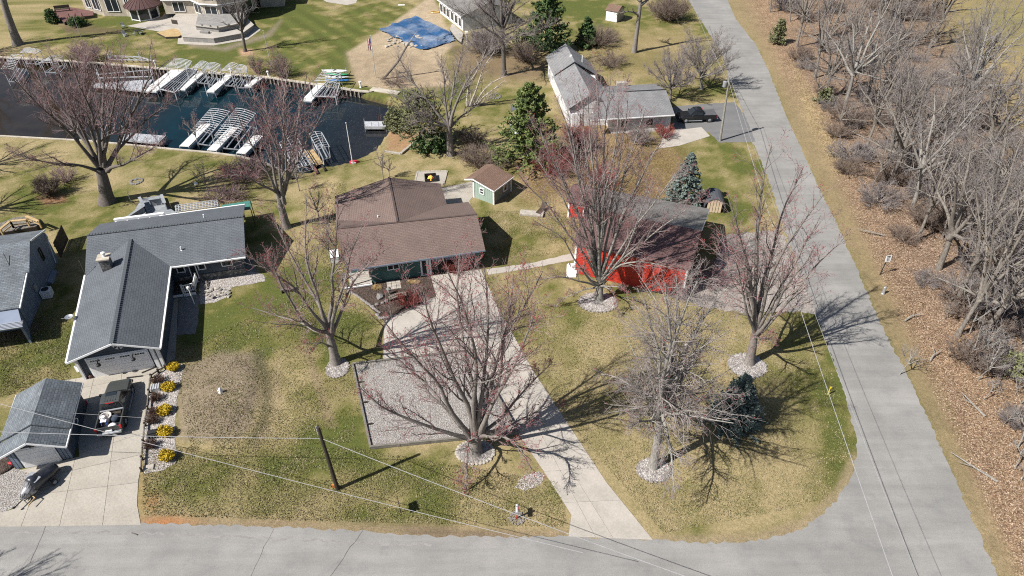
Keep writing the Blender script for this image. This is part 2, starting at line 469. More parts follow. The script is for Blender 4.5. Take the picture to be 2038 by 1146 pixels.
gness += zone(680, 90, 70, 60, 0.25) + zone(1300, 230, 60, 30, 0.15) + zone(1250, 140, 50, 25, 0.3) + zone(1430, 340, 70, 50, 0.18)
gness += zone(1670, 860, 45, 110, 0.75) + zone(1640, 690, 50, 60, 0.25) + zone(1620, 760, 50, 60, 0.2)
gness += zone(660, 340, 60, 40, 0.35) + zone(700, 380, 60, 30, 0.2) + zone(930, 190, 60, 30, 0.3) + zone(1110, 640, 60, 40, 0.25) + zone(1140, 760, 50, 30, 0.2)
gness += zone(1190, 30, 60, 30, 0.6) + zone(1120, 10, 60, 20, 0.5) + zone(990, 420, 60, 25, 0.2)
gness -= zpoly([(1150, 620), (1500, 620), (1620, 800), (1600, 1000), (1450, 1070), (1280, 1000), (1220, 880), (1180, 760)], 30, 0.2)
gness -= zone(760, 310, 60, 40, 0.25) + zone(40, 300, 200, 40, 0.12) + zone(830, 320, 60, 30, 0.2)
gness += (n6 - 0.5) * 1.5 + (n2 - 0.5) * 1.5 + (n1 - 0.5) * 0.6
gness = np.clip(0.5 + (gness - 0.5) * 1.25, 0, 1.25)[..., None]
C = tan * (1 - np.minimum(gness, 1)) + green * np.minimum(gness, 1)
C = C * (1 - np.clip(gness - 0.85, 0, 1) * 1.4) + deep * np.clip(gness - 0.85, 0, 1) * 1.4
def blend(Cx, m, col, jit=0.25):
    m = np.clip(m, 0, 1)
    m = np.clip(m + (n2 - 0.5) * jit * 4 * m * (1 - m) + 0, 0, 1)[..., None]
    v = (1 + (n1 - 0.5)[..., None] * 0.5)
    return Cx * (1 - m) + np.asarray(col) * v * m
# mowing stripes on the lawn across the canal
st = np.sin((X * 0.8 + Y * 0.6) * 1.9) * 0.5 + 0.5
C = C * (1 + (zpoly([(520, 60), (640, 0), (840, 0), (700, 120), (560, 130)], 14)[..., None]) * (st[..., None] - 0.5) * 0.28)
brownish = np.array([0.215, 0.175, 0.135])
C = blend(C, zpoly([(362, 728), (440, 700), (505, 702), (516, 780), (505, 850), (470, 878), (360, 876), (352, 800)], 7, 0.9), brownish)   # thatch on the berm
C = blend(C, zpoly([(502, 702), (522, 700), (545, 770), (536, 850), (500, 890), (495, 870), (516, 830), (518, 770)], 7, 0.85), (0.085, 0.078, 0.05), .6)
C = blend(C, zpoly([(548, 720), (556, 720), (560, 800), (520, 890), (500, 905), (500, 895), (545, 820)], 5, 0.5), (0.26, 0.2, 0.15))
pth = zpoly([(596, 660), (606, 660), (640, 760), (668, 850), (655, 850), (622, 760)], 4, 0.65)
C = blend(C, pth, (0.24, 0.18, 0.13))
C = blend(C, zone(655, 410, 14, 40, 0.8) + zone(660, 372, 16, 16, 0.5), (0.42, 0.33, 0.2))
C = blend(C, zpoly([(640, 440), (668, 440), (668, 470), (645, 470)], 6, 0.6), (0.36, 0.26, 0.17))
edge = zpoly([(280, 1024), (560, 1032), (860, 1044), (1000, 1052), (1130, 1052), (1130, 1080), (860, 1080), (560, 1062), (280, 1052)], 7, 0.8)
C = blend(C, edge, (0.24, 0.185, 0.125), 0.5)
C = blend(C, zpoly([(800, 1046), (1000, 1058), (1110, 1068), (1000, 1075), (800, 1066)], 5, 0.6), (0.15, 0.115, 0.085), 0.5)
C = blend(C, zone(330, 1037, 50, 9, 1.0) + zone(305, 1000, 14, 16, 0.6), (0.36, 0.16, 0.07), .6)
C = blend(C, zpoly([(280, 880), (295, 960), (280, 1040), (268, 1040)], 4, 0.6), (0.3, 0.22, 0.12))
# verge where the corner lawn meets the road
C = blend(C, zpoly([(1696, 900), (1712, 905), (1690, 985), (1640, 1040), (1590, 1072), (1520, 1090), (1300, 1086), (1300, 1066), (1500, 1062), (1600, 1030), (1660, 975)], 6, 0.75), (0.27, 0.215, 0.145))
# beds, bare soil and sand
C = blend(C, zpoly([(760, 60), (860, -10), (905, 90), (880, 110), (900, 170), (770, 178), (712, 168), (690, 105)], 3), (0.36, 0.29, 0.21))
C = blend(C, zpoly([(690, 105), (780, 100), (840, 110), (900, 160), (840, 175), (760, 172), (700, 160)], 10, 0.6), (0.27, 0.21, 0.15))
C = blend(C, zpoly([(776, 235), (840, 240), (815, 300), (770, 300)], 6, 0.9), (0.3, 0.185, 0.11))
C = blend(C, zpoly([(900, 85), (1085, 110), (1085, 165), (1000, 160), (900, 150)], 14, 0.75), (0.17, 0.12, 0.085))
C = blend(C, zpoly([(1020, 320), (1120, 225), (1290, 260), (1360, 300), (1350, 420), (1200, 400), (1040, 400)], 18, 0.55), (0.21, 0.135, 0.08))
C = blend(C, zpoly([(1150, 70), (1260, 60), (1370, 60), (1400, 150), (1330, 170), (1180, 130)], 18, 0.5), (0.25, 0.19, 0.105))
C = blend(C, zpoly([(475, 98), (500, 98), (505, 108), (480, 110)], 4), (0.4, 0.26, 0.18))
C = blend(C, zpoly([(370, 80), (440, 96), (530, 68), (560, 40), (540, 70), (450, 100), (380, 92)], 5), (0.23, 0.19, 0.155))
C = blend(C, zpoly([(110, 30), (200, 55), (260, 60), (210, 68), (130, 66)], 5, 0.6), (0.13, 0.09, 0.07))
C = blend(C, zpoly([(72, 392), (130, 385), (134, 402), (90, 408)], 4, 0.8), (0.22, 0.12, 0.08))
C = blend(C, zpoly([(0, 660), (80, 640), (84, 656), (0, 680)], 4, 0.8), (0.19, 0.12, 0.095))
# strip of worn grass, then leaf litter under the trees on the right
leaf = np.array([0.27, 0.195, 0.135]); leaf2 = np.array([0.22, 0.165, 0.13]); fieldc = np.array([0.29, 0.225, 0.115])
C = blend(C, zpoly(ROAD_E_R[:17] + [(1500, -10), (1640, 230), (1760, 520), (1830, 690), (1900, 850), (2038, 1146)], 8, 0.8), (0.24, 0.185, 0.115))
C = blend(C, woods, leaf)
C = blend(C, zpoly([(1560, -60), (1620, 230), (1760, 470), (1860, 640), (2100, 760), (2900, 900), (2900, -60)], 50, 0.85), leaf2)
C = blend(C, zpoly([(1580, 130), (1640, 230), (1700, 330), (1660, 350), (1600, 250)], 14, 0.7), (0.31, 0.25, 0.14))
C = blend(C, zpoly([(1900, -60), (1880, 60), (1960, 120), (2010, 300), (2900, 420), (2900, -60)], 24, 0.95), fieldc)
C = blend(C, zone(2010, 45, 120, 70, 0.6), (0.16, 0.165, 0.07))
C = blend(C, (cin & (cdist > 0.2)).astype(float), (0.07, 0.055, 0.03))
C = np.where((PX > 8e3)[..., None], leaf2, C)
ny, nx = X.shape
idx = np.arange(nx * ny).reshape(ny, nx)
quads = np.stack([idx[:-1, :-1], idx[:-1, 1:], idx[1:, 1:], idx[1:, :-1]], -1).reshape(-1, 4)
me = fast_mesh("ground", np.stack([X, Y, Zg], -1).reshape(-1, 3), quads)
att = me.attributes.new("soil", 'FLOAT_COLOR', 'POINT')
att.data.foreach_set("color", np.concatenate([C.reshape(-1, 3), np.ones((nx * ny, 1))], 1).astype(np.float32).ravel())
att2 = me.attributes.new("litter", 'FLOAT', 'POINT')
lit = np.clip(woods - zpoly([(1900, -60), (1880, 60), (1960, 120), (2010, 300), (2900, 420), (2900, -60)], 24, 0.8) + zpoly([(1020, 320), (1120, 225), (1290, 260), (1360, 300), (1350, 420), (1200, 400), (1040, 400)], 18, 0.7), 0, 1)
att2.data.foreach_set("value", lit.astype(np.float32).ravel())
m, nd, ln, b = _nt("lawn_and_soil")
at = nd.new("ShaderNodeAttribute"); at.attribute_name = "soil"
al = nd.new("ShaderNodeAttribute"); al.attribute_name = "litter"
vec = nd.new("ShaderNodeTexCoord").outputs["Object"]
na = ramp(nd, ln, noise(nd, ln, vec, 3.2, 5.0, 0.75), 0.25, 0.75)
nb = ramp(nd, ln, noise(nd, ln, vec, 11.0, 4.0, 0.8), 0.3, 0.7)
c1 = mixc(nd, ln, at.outputs["Color"], mixc(nd, ln, (0.62, 0.66, 0.55), (1.36, 1.3, 1.34), na), 1.0, 'MULTIPLY')
c1 = mixc(nd, ln, c1, mixc(nd, ln, (0.68, 0.69, 0.64), (1.3, 1.28, 1.28), nb), 1.0, 'MULTIPLY')
vo = nd.new("ShaderNodeTexVoronoi"); vo.inputs["Scale"].default_value = 11.0; ln.new(vec, vo.inputs["Vector"])
se = nd.new("ShaderNodeSeparateColor"); ln.new(vo.outputs["Color"], se.inputs[0])
cr = nd.new("ShaderNodeValToRGB"); cr.color_ramp.interpolation = 'CONSTANT'
for i, (p, c) in enumerate([(0, (0.5, 0.46, 0.46)), (0.3, (0.85, 0.8, 0.78)), (0.6, (1.1, 1.05, 1.0)), (0.82, (1.5, 1.55, 1.6))]):
    e = cr.color_ramp.elements[i] if i < 2 else cr.color_ramp.elements.new(p)
    e.position = p; e.color = (*c, 1)
ln.new(se.outputs[0], cr.inputs[0])
lm = mixc(nd, ln, (1, 1, 1), cr.outputs[0], al.outputs["Fac"])
c1 = mixc(nd, ln, c1, lm, 1.0, 'MULTIPLY')
ln.new(c1, b.inputs["Base Color"]); b.inputs["Roughness"].default_value = 0.95; b.inputs["Specular IOR Level"].default_value = 0.12
bp = nd.new("ShaderNodeBump"); bp.inputs["Strength"].default_value = 0.9; bp.inputs["Distance"].default_value = 0.09
ln.new(noise(nd, ln, vec, 7.0, 5.0, 0.8), bp.inputs["Height"]); ln.new(bp.outputs[0], b.inputs["Normal"])
me.materials.append(m)
ground = bpy.data.objects.new("ground", me); link(ground); tag(ground, kind="structure")

# ------------------------------------------------------------------ sheets laid on the ground
def rough_edge(poly, step=0.35, amp=0.05, seed=0):
    r = random.Random(seed); out = []
    n = len(poly)
    for i in range(n):
        a, b2 = Vector(poly[i]), Vector(poly[(i + 1) % n])
        L = (b2 - a).length; k = max(1, min(400, int(L / step)))
        nrm = Vector((-(b2 - a).y, (b2 - a).x)).normalized()
        for j in range(k):
            p = a.lerp(b2, j / k)
            if j: p = p + nrm * r.uniform(-amp, amp)
            out.append((p.x, p.y))
    return out
def sheet(name, poly, z, mt, amp=0.05, step=0.35, kind="structure", seed=1, parent=None):
    pts = rough_edge(poly, step, amp, seed) if amp > 0 else poly
    tri = tessellate_polygon([[Vector((x, y, 0)) for x, y in pts]])
    me = bpy.data.meshes.new(name)
    fs = []
    for a, b2, c in tri:
        pa, pb, pc = pts[a], pts[b2], pts[c]
        if (pb[0] - pa[0]) * (pc[1] - pa[1]) - (pb[1] - pa[1]) * (pc[0] - pa[0]) < 0: b2, c = c, b2
        fs.append((a, b2, c))
    me.from_pydata([(x, y, z) for x, y in pts], [], fs)
    me.materials.append(mt)
    o = bpy.data.objects.new(name, me); link(o, parent)
    if kind: o["kind"] = kind
    return o
# asphalt road: old, pale, with patches and sealed cracks
def asphalt(name, c_a, c_b, crack=False):
    m, nd, ln, b = _nt(name)
    vec = nd.new("ShaderNodeTexCoord").outputs["Object"]
    f = ramp(nd, ln, noise(nd, ln, vec, 0.22, 5.0, 0.6), 0.3, 0.7)
    c1 = mixc(nd, ln, c_a, c_b, f)
    mp = nd.new("ShaderNodeMapping"); mp.inputs["Rotation"].default_value = (0, 0, RAD(-62)); mp.inputs["Scale"].default_value = (0.12, 1.3, 1); ln.new(vec, mp.inputs[0])
    f3 = ramp(nd, ln, noise(nd, ln, mp.outputs[0], 1.0, 3.0, 0.6), 0.3, 0.7)
    c1 = mixc(nd, ln, c1, mixc(nd, ln, (0.9,) * 3, (1.08,) * 3, f3), 1.0, 'MULTIPLY')
    f5 = ramp(nd, ln, noise(nd, ln, vec, 0.6, 6.0, 0.72), 0.52, 0.68)
    c1 = mixc(nd, ln, c1, mixc(nd, ln, (1.0,) * 3, (0.86, 0.87, 0.89), f5), 1.0, 'MULTIPLY')
    f2 = ramp(nd, ln, noise(nd, ln, vec, 14.0, 4.0, 0.85), 0.25, 0.75)
    c1 = mixc(nd, ln, c1, mixc(nd, ln, (0.74,) * 3, (1.26,) * 3, f2), 1.0, 'MULTIPLY')
    if crack:
        v = nd.new("ShaderNodeTexVoronoi"); v.feature = 'DISTANCE_TO_EDGE'; v.inputs["Scale"].default_value = 0.13
        wv = nd.new("ShaderNodeVectorMath"); wv.operation = 'ADD'
        nn = nd.new("ShaderNodeTexNoise"); nn.inputs["Scale"].default_value = 1.2; nn.inputs["Detail"].default_value = 5; ln.new(vec, nn.inputs["Vector"])
        ln.new(vec, wv.inputs[0]); ln.new(nn.outputs["Color"], wv.inputs[1]); ln.new(wv.outputs[0], v.inputs["Vector"])
        lt = nd.new("ShaderNodeMath"); lt.operation = 'LESS_THAN'; lt.inputs[1].default_value = 0.0035; ln.new(v.outputs["Distance"], lt.inputs[0])
        c1 = mixc(nd, ln, c1, tuple(c * 0.62 for c in c_b), lt.outputs[0])
    ln.new(c1, b.inputs["Base Color"]); b.inputs["Roughness"].default_value = 0.9; b.inputs["Specular IOR Level"].default_value = 0.2
    bp = nd.new("ShaderNodeBump"); bp.inputs["Strength"].default_value = 0.4; bp.inputs["Distance"].default_value = 0.02
    ln.new(noise(nd, ln, vec, 25.0, 3.0, 0.8), bp.inputs["Height"]); ln.new(bp.outputs[0], b.inputs["Normal"])
    return m
M["asphalt"] = asphalt("old_pale_asphalt", (0.27, 0.261, 0.248), (0.2, 0.197, 0.19))
M["asphalt2"] = asphalt("newer_grey_asphalt", (0.17, 0.17, 0.17), (0.14, 0.14, 0.142))
M["gravel"] = voro_mat("driveway_gravel", [(0.37, 0.345, 0.325), (0.27, 0.255, 0.24), (0.47, 0.445, 0.42), (0.33, 0.285, 0.255), (0.4, 0.38, 0.36)], 14.0, bump=0.9, dist=0.06)
M["white_rock"] = voro_mat("white_landscape_rock", [(0.46, 0.43, 0.405), (0.34, 0.31, 0.29), (0.56, 0.53, 0.51), (0.38, 0.33, 0.3)], 11.0, bump=0.9, dist=0.06)
M["mulch"] = voro_mat("bark_mulch", [(0.085, 0.06, 0.05), (0.06, 0.043, 0.037), (0.12, 0.085, 0.07), (0.08, 0.06, 0.048)], 9.0, bump=0.9, dist=0.05)
M["lane_gravel"] = voro_mat("barn_lane_gravel", [(0.36, 0.325, 0.295), (0.29, 0.265, 0.245), (0.43, 0.39, 0.36), (0.33, 0.28, 0.25)], 9.0, bump=0.5, dist=0.03, big=(0.27, 0.24, 0.215), big_scale=0.5)
road_w = W(CURB) + W([(1701, 925)] + ROAD_E_L) + W(ROAD_E_R[::-1])
road_w = W(CURB + ROAD_E_L + ROAD_E_R[::-1])
last = Vector(road_w[-1])
road_w += [(last.x + 4, 14), (-70, 13.5)]
road_w[0] = (-70, G(0, 1044).y + 0.3)
sheet("road", road_w, 0.012, M["asphalt"], 0.12, 0.3)
crack_mat = mat("sealed_crack_tar", (0.12, 0.115, 0.11), (0.09, 0.088, 0.085), 2.0, 0.9)
def ribbon(name, pxs, wid, z, mt, kind="structure", seed=3, amp=0.05):
    r = random.Random(seed); pts = []
    P = [G(x, y) for x, y in pxs]
    for a, b2 in zip(P[:-1], P[1:]):
        k = max(2, int((b2 - a).length / 0.4))
        for j in range(k): pts.append(a.lerp(b2, j / k) + Vector((r.uniform(-amp, amp), r.uniform(-amp, amp), 0)))
    pts.append(P[-1])
    L, R = [], []
    for i, p in enumerate(pts):
        d = (pts[min(i + 1, len(pts) - 1)] - pts[max(i - 1, 0)]).normalized()
        nrm = Vector((-d.y, d.x, 0)) * wid / 2 * r.uniform(0.7, 1.3)
        L.append((p + nrm)); R.append(p - nrm)
    vs = [(q.x, q.y, z) for q in L] + [(q.x, q.y, z) for q in R]; n = len(L)
    me = bpy.data.meshes.new(name); me.from_pydata(vs, [], [(i, n + i, n + i + 1, i + 1) for i in range(n - 1)]); me.materials.append(mt)
    o = bpy.data.objects.new(name, me); link(o); o["kind"] = kind
    return o
ribbon("road_crack", [(723, 1056), (690, 1100), (655, 1150)], 0.045, 0.018, crack_mat)
ribbon("road_crack", [(545, 1052), (520, 1100), (498, 1150)], 0.03, 0.018, crack_mat, seed=5)
ribbon("road_crack", [(92, 1045), (75, 1090), (60, 1120)], 0.045, 0.018, crack_mat, seed=7)
ribbon("road_patch_edge", [(-100, 1062), (140, 1058), (300, 1062), (520, 1070), (700, 1078), (860, 1086)], 0.16, 0.0165, mat("dark_road_edge", (0.2, 0.19, 0.18), (0.25, 0.24, 0.23), 1.5, 0.9), seed=9, amp=0.12)

# ------------------------------------------------------------------ concrete in cast slabs
def slabs(name, poly_w, cuts, mt, z=0.015, th=0.045, gap=0.012, base_mat=None):
    """cuts: list of (point, direction) lines that split the polygon into slabs, each its own piece"""
    base = sheet(name, poly_w, z - 0.006, base_mat or crack_mat, 0)
    bm = bmesh.new()
    vs = [bm.verts.new((x, y, 0)) for x, y in poly_w]
    es = [bm.edges.new((vs[i], vs[(i + 1) % len(vs)])) for i in range(len(vs))]
    bmesh.ops.triangle_fill(bm, edges=es, use_beauty=True)
    bmesh.ops.dissolve_faces(bm, faces=bm.faces[:])
    for p, d in cuts:
        nrm = Vector((-d[1], d[0], 0))
        bmesh.ops.bisect_plane(bm, geom=bm.verts[:] + bm.edges[:] + bm.faces[:], plane_co=Vector((p[0], p[1], 0)), plane_no=nrm)
    for f in list(bm.faces):
        if f.calc_area() < 0.05: continue
        P = [v.co.copy() for v in f.verts]
        if f.normal.z < 0: P = P[::-1]
        c = sum(P, Vector()) / len(P)
        Q = []
        n = len(P)
        for i in range(n):
            e1 = (P[i] - P[i - 1]); e2 = (P[(i + 1) % n] - P[i])
            if e1.length < 1e-4 or e2.length < 1e-4: Q.append(P[i]); continue
            n1 = Vector((-e1.y, e1.x, 0)).normalized(); n2 = Vector((-e2.y, e2.x, 0)).normalized()
            q = n1 + n2
            q = q / max(0.35, q.dot(n1)) if q.length > 1e-3 else n1
            Q.append(P[i] + q * gap)
        mb = MB(); h = random.uniform(-0.003, 0.003)
        bot = [(q.x - c.x, q.y - c.y, z - 0.03) for q in Q]; top = [(q.x - c.x, q.y - c.y, z + th * 0.4 + h) for q in Q]
        mb.add(bot + top, [tuple(range(n, 2 * n))] + [(i, (i + 1) % n, n + (i + 1) % n, n + i) for i in range(n)])
        o = mb.build("slab", mt, base, fix=False); o.location = (c.x, c.y, 0)
    bm.free()
    return base
def cutlines(px_pairs):
    out = []
    for a, b2 in px_pairs:
        A, B = G(*a), G(*b2); d = (B - A).normalized(); out.append(((A.x, A.y), (d.x, d.y)))
    return out
drive_left = W([(-60, 1052), (0, 1049), (281, 1045), (273, 1003), (276, 955), (281, 930), (284, 880), (294, 780), (303, 752), (330, 728), (344, 714), (335, 700), (314, 700), (160, 752), (120, 758), (150, 812), (158, 909), (40, 936), (66, 945), (42, 975), (36, 1010), (0, 1022), (-60, 1026)])
slabs("driveway", drive_left, cutlines([((120, 1041), (150, 912)), ((205, 1041), (228, 860)), ((0, 993), (280, 960)), ((150, 935), (290, 903)), ((150, 905), (287, 862)), ((150, 775), (300, 745)), ((45, 1041), (64, 990))]), M["concrete"])
drive_mid = W([(857, 549), (958, 536), (985, 600), (1060, 736), (1207, 960), (1300, 1075), (1131, 1068), (1137, 1025), (1083, 939), (1031, 864), (936, 698), (820, 712), (704, 725), (762, 717), (765, 640), (800, 622), (868, 590)])
slabs("driveway", drive_mid, cutlines([((868, 590), (985, 575)), ((790, 622), (1005, 622)), ((770, 665), (1050, 668)), ((900, 720), (1060, 718)), ((1010, 810), (1120, 800)), ((1083, 939), (1190, 930)), ((1130, 1000), (1250, 995)), ((910, 548), (985, 690)), ((985, 690), (1090, 860))]), M["conc_pale"], gap=0.01)
sheet("footpath", W([(968, 536), (1060, 523), (1142, 503), (1152, 510), (1140, 518), (1060, 533), (972, 547)]), 0.02, M["conc_pale"], 0.05)
sheet("patio", W([(868, 376), (941, 361), (948, 385), (938, 395), (934, 400), (938, 412), (890, 412)]), 0.022, M["concrete"], 0)
sheet("front_walk", W([(330, 590), (355, 586), (352, 660), (349, 714), (330, 724), (326, 700)]), 0.03, M["concrete"], 0)
sheet("gravel_bed", W([(700, 725), (936, 698), (1031, 864), (738, 893)]), 0.024, M["gravel"], 0)
sheet("gravel_lane", W([(1440, 468), (1530, 458), (1562, 470), (1600, 560), (1624, 624), (1560, 620), (1480, 624), (1400, 610), (1350, 594), (1380, 560), (1420, 530)]), 0.0165, M["lane_gravel"], 0.2)
sheet("side_driveway", W([(1338, 212), (1400, 207), (1462, 203), (1480, 225), (1504, 282), (1432, 284), (1410, 262), (1340, 262)]), 0.0165, M["asphalt2"], 0.08)
sheet("parking_pad", W([(1326, 262), (1396, 253), (1413, 271), (1352, 290), (1310, 296)]), 0.03, M["conc_pale"], 0)
sheet("gravel_patch", W([(-40, 945), (20, 930), (62, 940), (66, 945), (42, 975), (36, 1010), (0, 1022), (-40, 1024)]), 0.012, M["gravel"], 0.12)
sheet("gravel_patch", W([(1022, 970), (1045, 945), (1072, 938), (1084, 945), (1078, 962), (1045, 978)]), 0.0125, M["white_rock"], 0.1)
sheet("rock_bed", W([(330, 731), (345, 720), (367, 727), (353, 790), (347, 860), (353, 900), (350, 922), (325, 936), (287, 944), (285, 880), (296, 790), (306, 750)]), 0.02, M["white_rock"], 0.06)
sheet("rock_bed", W([(396, 552), (500, 540), (524, 546), (528, 560), (462, 572), (450, 592), (428, 602), (398, 606)]), 0.02, M["white_rock"], 0.06)
sheet("rock_bed", W([(356, 588), (396, 584), (395, 640), (388, 664), (352, 668)]), 0.016, M["rock_grey"], 0.06)
sheet("rock_bed", W([(345, 532), (500, 512), (512, 540), (396, 556), (350, 570)]), 0.014, M["rock_grey"], 0.06)
sheet("mulch_bed", W([(690, 568), (735, 562), (857, 548), (868, 560), (868, 590), (800, 622), (765, 640), (745, 620), (705, 586)]), 0.018, M["mulch"], 0.05)

# ------------------------------------------------------------------ canal water
m, nd, ln, b = _nt("canal_water")
vec = nd.new("ShaderNodeTexCoord").outputs["Object"]
dx = nd.new("ShaderNodeSeparateXYZ"); ln.new(vec, dx.inputs[0])
f = ramp(nd, ln, dx.outputs[0], -34.0, -22.0)
n0 = noise(nd, ln, vec, 0.35, 3.0, 0.6)
base = mixc(nd, ln, (0.002, 0.014, 0.02), (0.014, 0.015, 0.017), f)
base = mixc(nd, ln, (0.022, 0.016, 0.01), base, ramp(nd, ln, dx.outputs[0], -66.0, -50.0))
base = mixc(nd, ln, base, mixc(nd, ln, (0.7,) * 3, (1.3,) * 3, ramp(nd, ln, n0, 0.3, 0.7)), 1.0, 'MULTIPLY')
vo = nd.new("ShaderNodeTexVoronoi"); vo.inputs["Scale"].default_value = 4.0; ln.new(vec, vo.inputs["Vector"])
lt = nd.new("ShaderNodeMath"); lt.operation = 'LESS_THAN'; lt.inputs[1].default_value = 0.16; ln.new(vo.outputs["Distance"], lt.inputs[0])
mk = nd.new("ShaderNodeMath"); mk.operation = 'MULTIPLY'; ln.new(lt.outputs[0], mk.inputs[0])
f4 = ramp(nd, ln, dx.outputs[0], -36.0, -26.0); ln.new(f4, mk.inputs[1])
base = mixc(nd, ln, base, (0.09, 0.085, 0.08), mk.outputs[0])
ln.new(base, b.inputs["Base Color"])
b.inputs["Roughness"].default_value = 0.06; b.inputs["IOR"].default_value = 1.33
bp = nd.new("ShaderNodeBump"); bp.inputs["Strength"].default_value = 0.06; bp.inputs["Distance"].default_value = 0.05
ln.new(noise(nd, ln, vec, 2.2, 3.0, 0.6), bp.inputs["Height"]); ln.new(bp.outputs[0], b.inputs["Normal"])
wp = [(x, y) for x, y in W(CANAL_PX)]
sheet("water", wp, -0.95, m, 0)

# seawalls along the canal
def seawall(name, pxs, label, knobs=False, cap_w=0.55):
    P = [G(x, y) for x, y in pxs]
    o0 = P[0]
    t = thing(name, label, "seawall", o0)
    cap, face = MB(), MB()
    for a, b2 in zip(P[:-1], P[1:]):
        cap.beam(a - o0 + Vector((0, 0, 0.05)), b2 - o0 + Vector((0, 0, 0.05)), cap_w, 0.16)
        face.beam(a - o0 + Vector((0, 0, -0.65)), b2 - o0 + Vector((0, 0, -0.65)), 0.24, 1.2)
    cap.build("wall_cap", M["seawall"], t); face.build("wall_face", M["timber_dark"], t)
    return t, P, o0
sw, P, o0 = seawall("seawall", [(-260, 98), (0, 114), (160, 123), (310, 136), (480, 150), (540, 155), (640, 170), (720, 182)], "long pale concrete seawall with timber piles on the far bank of the canal")
pile0 = None
acc = 0.0
for a, b2 in zip(P[1:-1], P[2:]):
    L = (b2 - a).length; d = (b2 - a).normalized(); nrm = Vector((d.y, -d.x, 0))
    while acc < L:
        q = a + d * acc + nrm * 0.26 - o0
        if pile0 is None:
            pile0 = MB().cyl(0, 0, -1.3, -0.02, 0.11, 0.11, 8).build("pile", M["rock"], sw); pile0.location = q
        else: share("pile", pile0, sw, q)
        acc += 0.75
    acc -= L
seawall("seawall", [(720, 182), (735, 183), (757, 176)], "short angled end of the concrete seawall by the flagpole")
seawall("seawall", [(-260, 258), (0, 271), (180, 281), (330, 296), (420, 304), (480, 312), (530, 326), (570, 344)], "thin pale concrete seawall along the near lawn bank of the canal", cap_w=0.3)
# ================================================================== buildings
def slab(parent, pts, mt, th=0.1, name="roof_slope", uvdir=None):
    P = [Vector(p) for p in pts]; n = len(P)
    nr = Vector((0, 0, 0))
    for i in range(n):
        a, b2 = P[i], P[(i + 1) % n]
        nr += Vector(((a.y - b2.y) * (a.z + b2.z), (a.z - b2.z) * (a.x + b2.x), (a.x - b2.x) * (a.y + b2.y)))
    nr.normalize()
    if nr.z < 0: P = P[::-1]; nr = -nr
    down = Vector((nr.x, nr.y, 0))
    down = down.normalized() if down.length > 1e-3 else Vector((0, -1, 0))
    side = Vector((-down.y, down.x, 0))
    k = 1 / max(0.3, nr.z)
    me = bpy.data.meshes.new(name)
    B = [p - Vector((0, 0, th)) for p in P]
    me.from_pydata([tuple(p) for p in P + B], [], [tuple(range(n)), tuple(range(n, 2 * n))[::-1]] + [(i, n + i, n + (i + 1) % n, (i + 1) % n) for i in range(n)])
    uv = me.uv_layers.new(name="UVMap")
    for lp in me.loops:
        p = me.vertices[lp.vertex_index].co
        uv.data[lp.index].uv = (p.dot(side), p.dot(down) * k)
    me.materials.append(mt)
    o = bpy.data.objects.new(name, me); link(o, parent); KIDS.setdefault(parent.name, []).append(o)
    return o
def walls(parent, fp, z0, z1, mt, name="wall"):
    return MB().prism([(x, y, z0) for x, y in fp], (0, 0, z1 - z0)).build(name, mt, parent)
def bar(parent, name, a, b2, w, h, mt):
    return MB().beam(a, b2, w, h).build(name, mt, parent)
def window(parent, at, ang, w, h, sashes=1, mt="white", depth=0.1, muntin=False, name="window"):
    """at: centre on the wall face; ang: direction the window looks to (local degrees)"""
    c, s = math.cos(RAD(ang)), math.sin(RAD(ang))
    mb = MB(); t = 0.09
    for x0, x1, z0, z1 in ((-w / 2, w / 2, h / 2 - t, h / 2), (-w / 2, w / 2, -h / 2, -h / 2 + t), (-w / 2, -w / 2 + t, -h / 2 + t, h / 2 - t), (w / 2 - t, w / 2, -h / 2 + t, h / 2 - t)):
        mb.box(x0, x1, -depth, 0.0, z0, z1)
    for i in range(1, sashes):
        x = -w / 2 + w * i / sashes; mb.box(x - t / 2, x + t / 2, -depth * 0.9, 0, -h / 2 + t, h / 2 - t)
    if muntin: mb.box(-w / 2 + t, w / 2 - t, -depth * 0.8, 0, -0.035, 0.035)
    f = mb.build(name, M[mt], parent)
    # local +x along the wall, -y outwards
    f.rotation_euler = (0, 0, RAD(ang) + RAD(90)); f.location = (at[0], at[1], at[2])
    g = MB().box(-w / 2 + t, w / 2 - t, -depth * 0.45, -0.01, -h / 2 + t, h / 2 - t).build("pane", M["glass"], f)
    return f
def garage_door(parent, u0, u1, v, z1, mt, rows=4, lights=False):
    """door in a wall looking towards -v; sections are pieces of their own"""
    d = MB().box(u0 - 0.12, u1 + 0.12, v - 0.05, v + 0.02, 0, z1 + 0.12).build("garage_door", M["white"], parent)
    h = z1 / rows
    for r in range(rows):
        mb = MB().box(u0, u1, v - 0.09, v - 0.052, r * h + 0.012, (r + 1) * h - 0.012)
        mb.build("door_panel", mt, d)
    if lights:
        n = 4
        for k in range(n):
            w = (u1 - u0) / n
            for q in range(4):
                x = u0 + k * w + w * (0.18 + 0.17 * q); MB().box(x, x + w * 0.13, v - 0.098, v - 0.088, z1 - 0.33, z1 - 0.18).build("pane", M["glass"], d)
    return d
def vent_pipe(parent, x, y, z, h=0.5):
    return MB().cyl(x, y, z, z + h, 0.07, 0.07, 8).cyl(x, y, z - 0.02, z + 0.06, 0.15, 0.1, 8).build("vent_pipe", M["white"], parent)
def zslope(p, a, b2, c):
    a, b2, c = Vector(a), Vector(b2), Vector(c); n = (b2 - a).cross(c - a)
    return a.z - (n.x * (p[0] - a.x) + n.y * (p[1] - a.y)) / n.z

